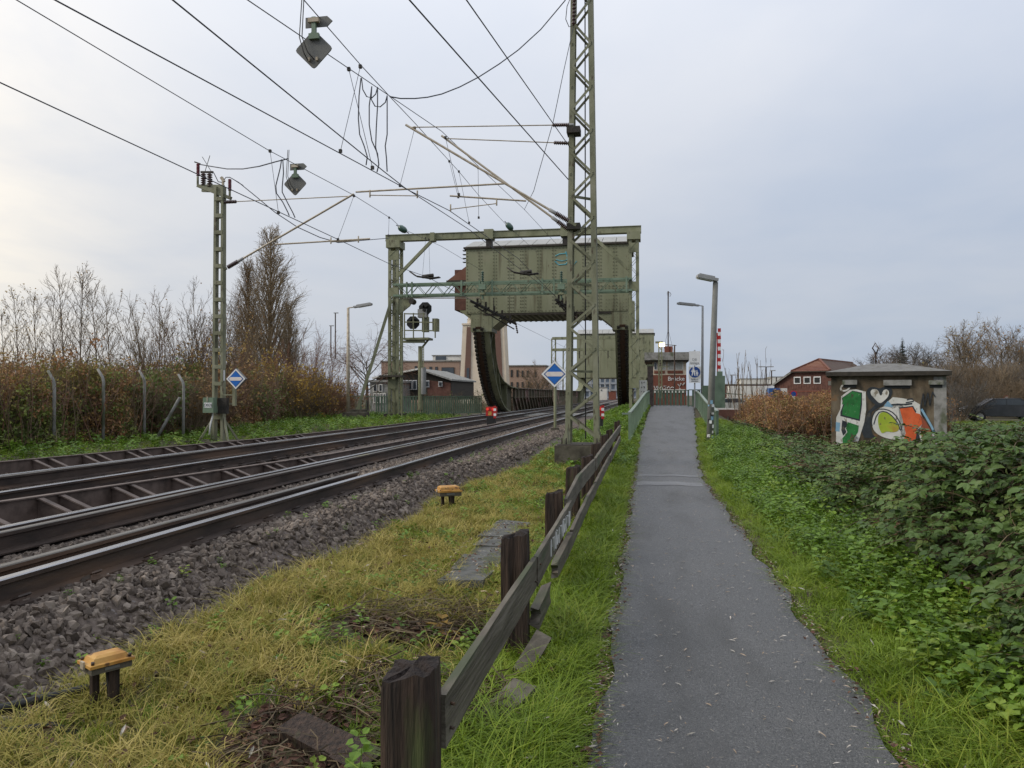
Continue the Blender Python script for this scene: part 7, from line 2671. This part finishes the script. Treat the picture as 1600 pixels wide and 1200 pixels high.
# ---------------------------------------------------------------- litter, mould, twigs
n = 7500
x, y = rect(n, -.3, 1.6, 2.4, 26, 1.25)
l, r = pleft(y), pright(y)
k = (x > l - .08) & (x < r + .1)
x, y, l, r = x[k], y[k], l[k], r[k]
e = np.minimum(x - l, r - x)
k = rng.random(len(x)) < np.clip(1.0 - e * 2.2, .35, 1)
x, y = x[k], y[k]
scatter('leaf_litter', wlf, P3(x, y, pz(y) + .030), np.stack([rng.normal(0, .15, len(x)), rng.normal(0, .15, len(x)), rng.uniform(0, 6.28, len(x))], 1), .28 + .62 * rng.random(len(x)) ** 3)
n = 420
x, y = rect(n, -3, .9, 2.2, 9, 1.2)
x = np.where(rng.random(n) < .3, x + 1.2, x)
k = (x < pleft(y)) | (x > pright(y))
x, y = x[k], y[k]
scatter('leaf_litter', wlf, P3(x, y, ground_z(x, y) + rng.uniform(.02, .08, len(x))), eul(len(x), .35), rng.uniform(.8, 1.4, len(x)))
n = 4500
a, d = rng.uniform(0, 6.28, n), np.sqrt(rng.random(n))
which = rng.integers(0, 3, n)
cx, cy = np.array([-1.35, -.86, -1.55])[which], np.array([3.4, 3.75, 5.2])[which]
rx, ry = np.array([.55, .16, .5])[which], np.array([.95, .35, .5])[which]
x, y = cx + rx * d * np.cos(a), cy + ry * d * np.sin(a)
scatter('leaf_mould', mould, P3(x, y, ground_z(x, y) + rng.uniform(.0, .03, n)), eul(n, .4), rng.uniform(.5, 1.2, n))
n = 900
which = which[:n]
x, y = x[:n], y[:n]
scatter('dead_twigs', twp, P3(x, y, ground_z(x, y) + rng.uniform(.02, .07, n)), eul(n, .3), rng.uniform(.5, 1.3, n))
n = 2600
x, y = rect(n, -3.0, -.5, 2.0, 14, 1.3)
scatter('leaf_mould', mould, P3(x, y, ground_z(x, y) + rng.uniform(.01, .07, n)), eul(n, .5), rng.uniform(.4, 1.1, n))
n = 220
x, y = rng.uniform(-1.85, -1.3, n), rng.uniform(6.1, 9.2, n)
scatter('leaf_litter', wlf + mould, P3(x, y, ground_z(x, y) + .085), eul(n, .15), rng.uniform(.4, 1.0, n))
n = 420
y = rng.uniform(6.05, 9.25, n)
sd_ = rng.random(n) < .5
x = -1.5 - .038 * (y - 6.3) + np.where(sd_, -.21, .21) + rng.normal(0, .035, n)
scatter('short_grass', gp + sp_g, P3(x, y, ground_z(x, y)), eul(n), rng.uniform(.6, 1.1, n))
# dirt and pale grit line along the path edges
n = 2200
y = 2.2 + 18 * rng.random(n) ** 1.5
sd_ = rng.random(n) < .55
x = np.where(sd_, pleft(y) + rng.normal(0, .03, n), pright(y) + rng.normal(0, .035, n))
scatter('path_edge_litter', wlf + mould, P3(x, y, pz(y) + .03), eul(n, .2), rng.uniform(.3, .75, n))


# single seedlings in the foreground
def seedling(label, px, py, D, seed, n, h, L, w, mt):
    c_ = at_d(px, py, D)
    m_ = herb_plant(seed, n, h, L, w)
    g_ = float(ground_z(c_.x, c_.y))
    o_ = m_.build('seedling', mt)
    M = Matrix.Translation((c_.x, c_.y, g_))
    o_.matrix_basis = M
    WM[o_.name] = M
    tag(o_, label, 'seedling')


seedling('yellow-green leafy seedling in the grass left of the second fence post', 690, 975, 5.1, 91, 7, .12, .11, .04, yleaf)
seedling('bright green seedling among dry grass right of the large yellow cable box', 480, 1000, 4.7, 92, 12, .12, .08, .035, herb)
seedling('broad-leaved maple seedling beside the nearest fence post', 560, 1120, 3.1, 93, 13, .20, .075, .03, herb)
seedling('small green weed growing on the ballast shoulder', 385, 845, 6.9, 94, 14, .10, .07, .02, hleaf_g)
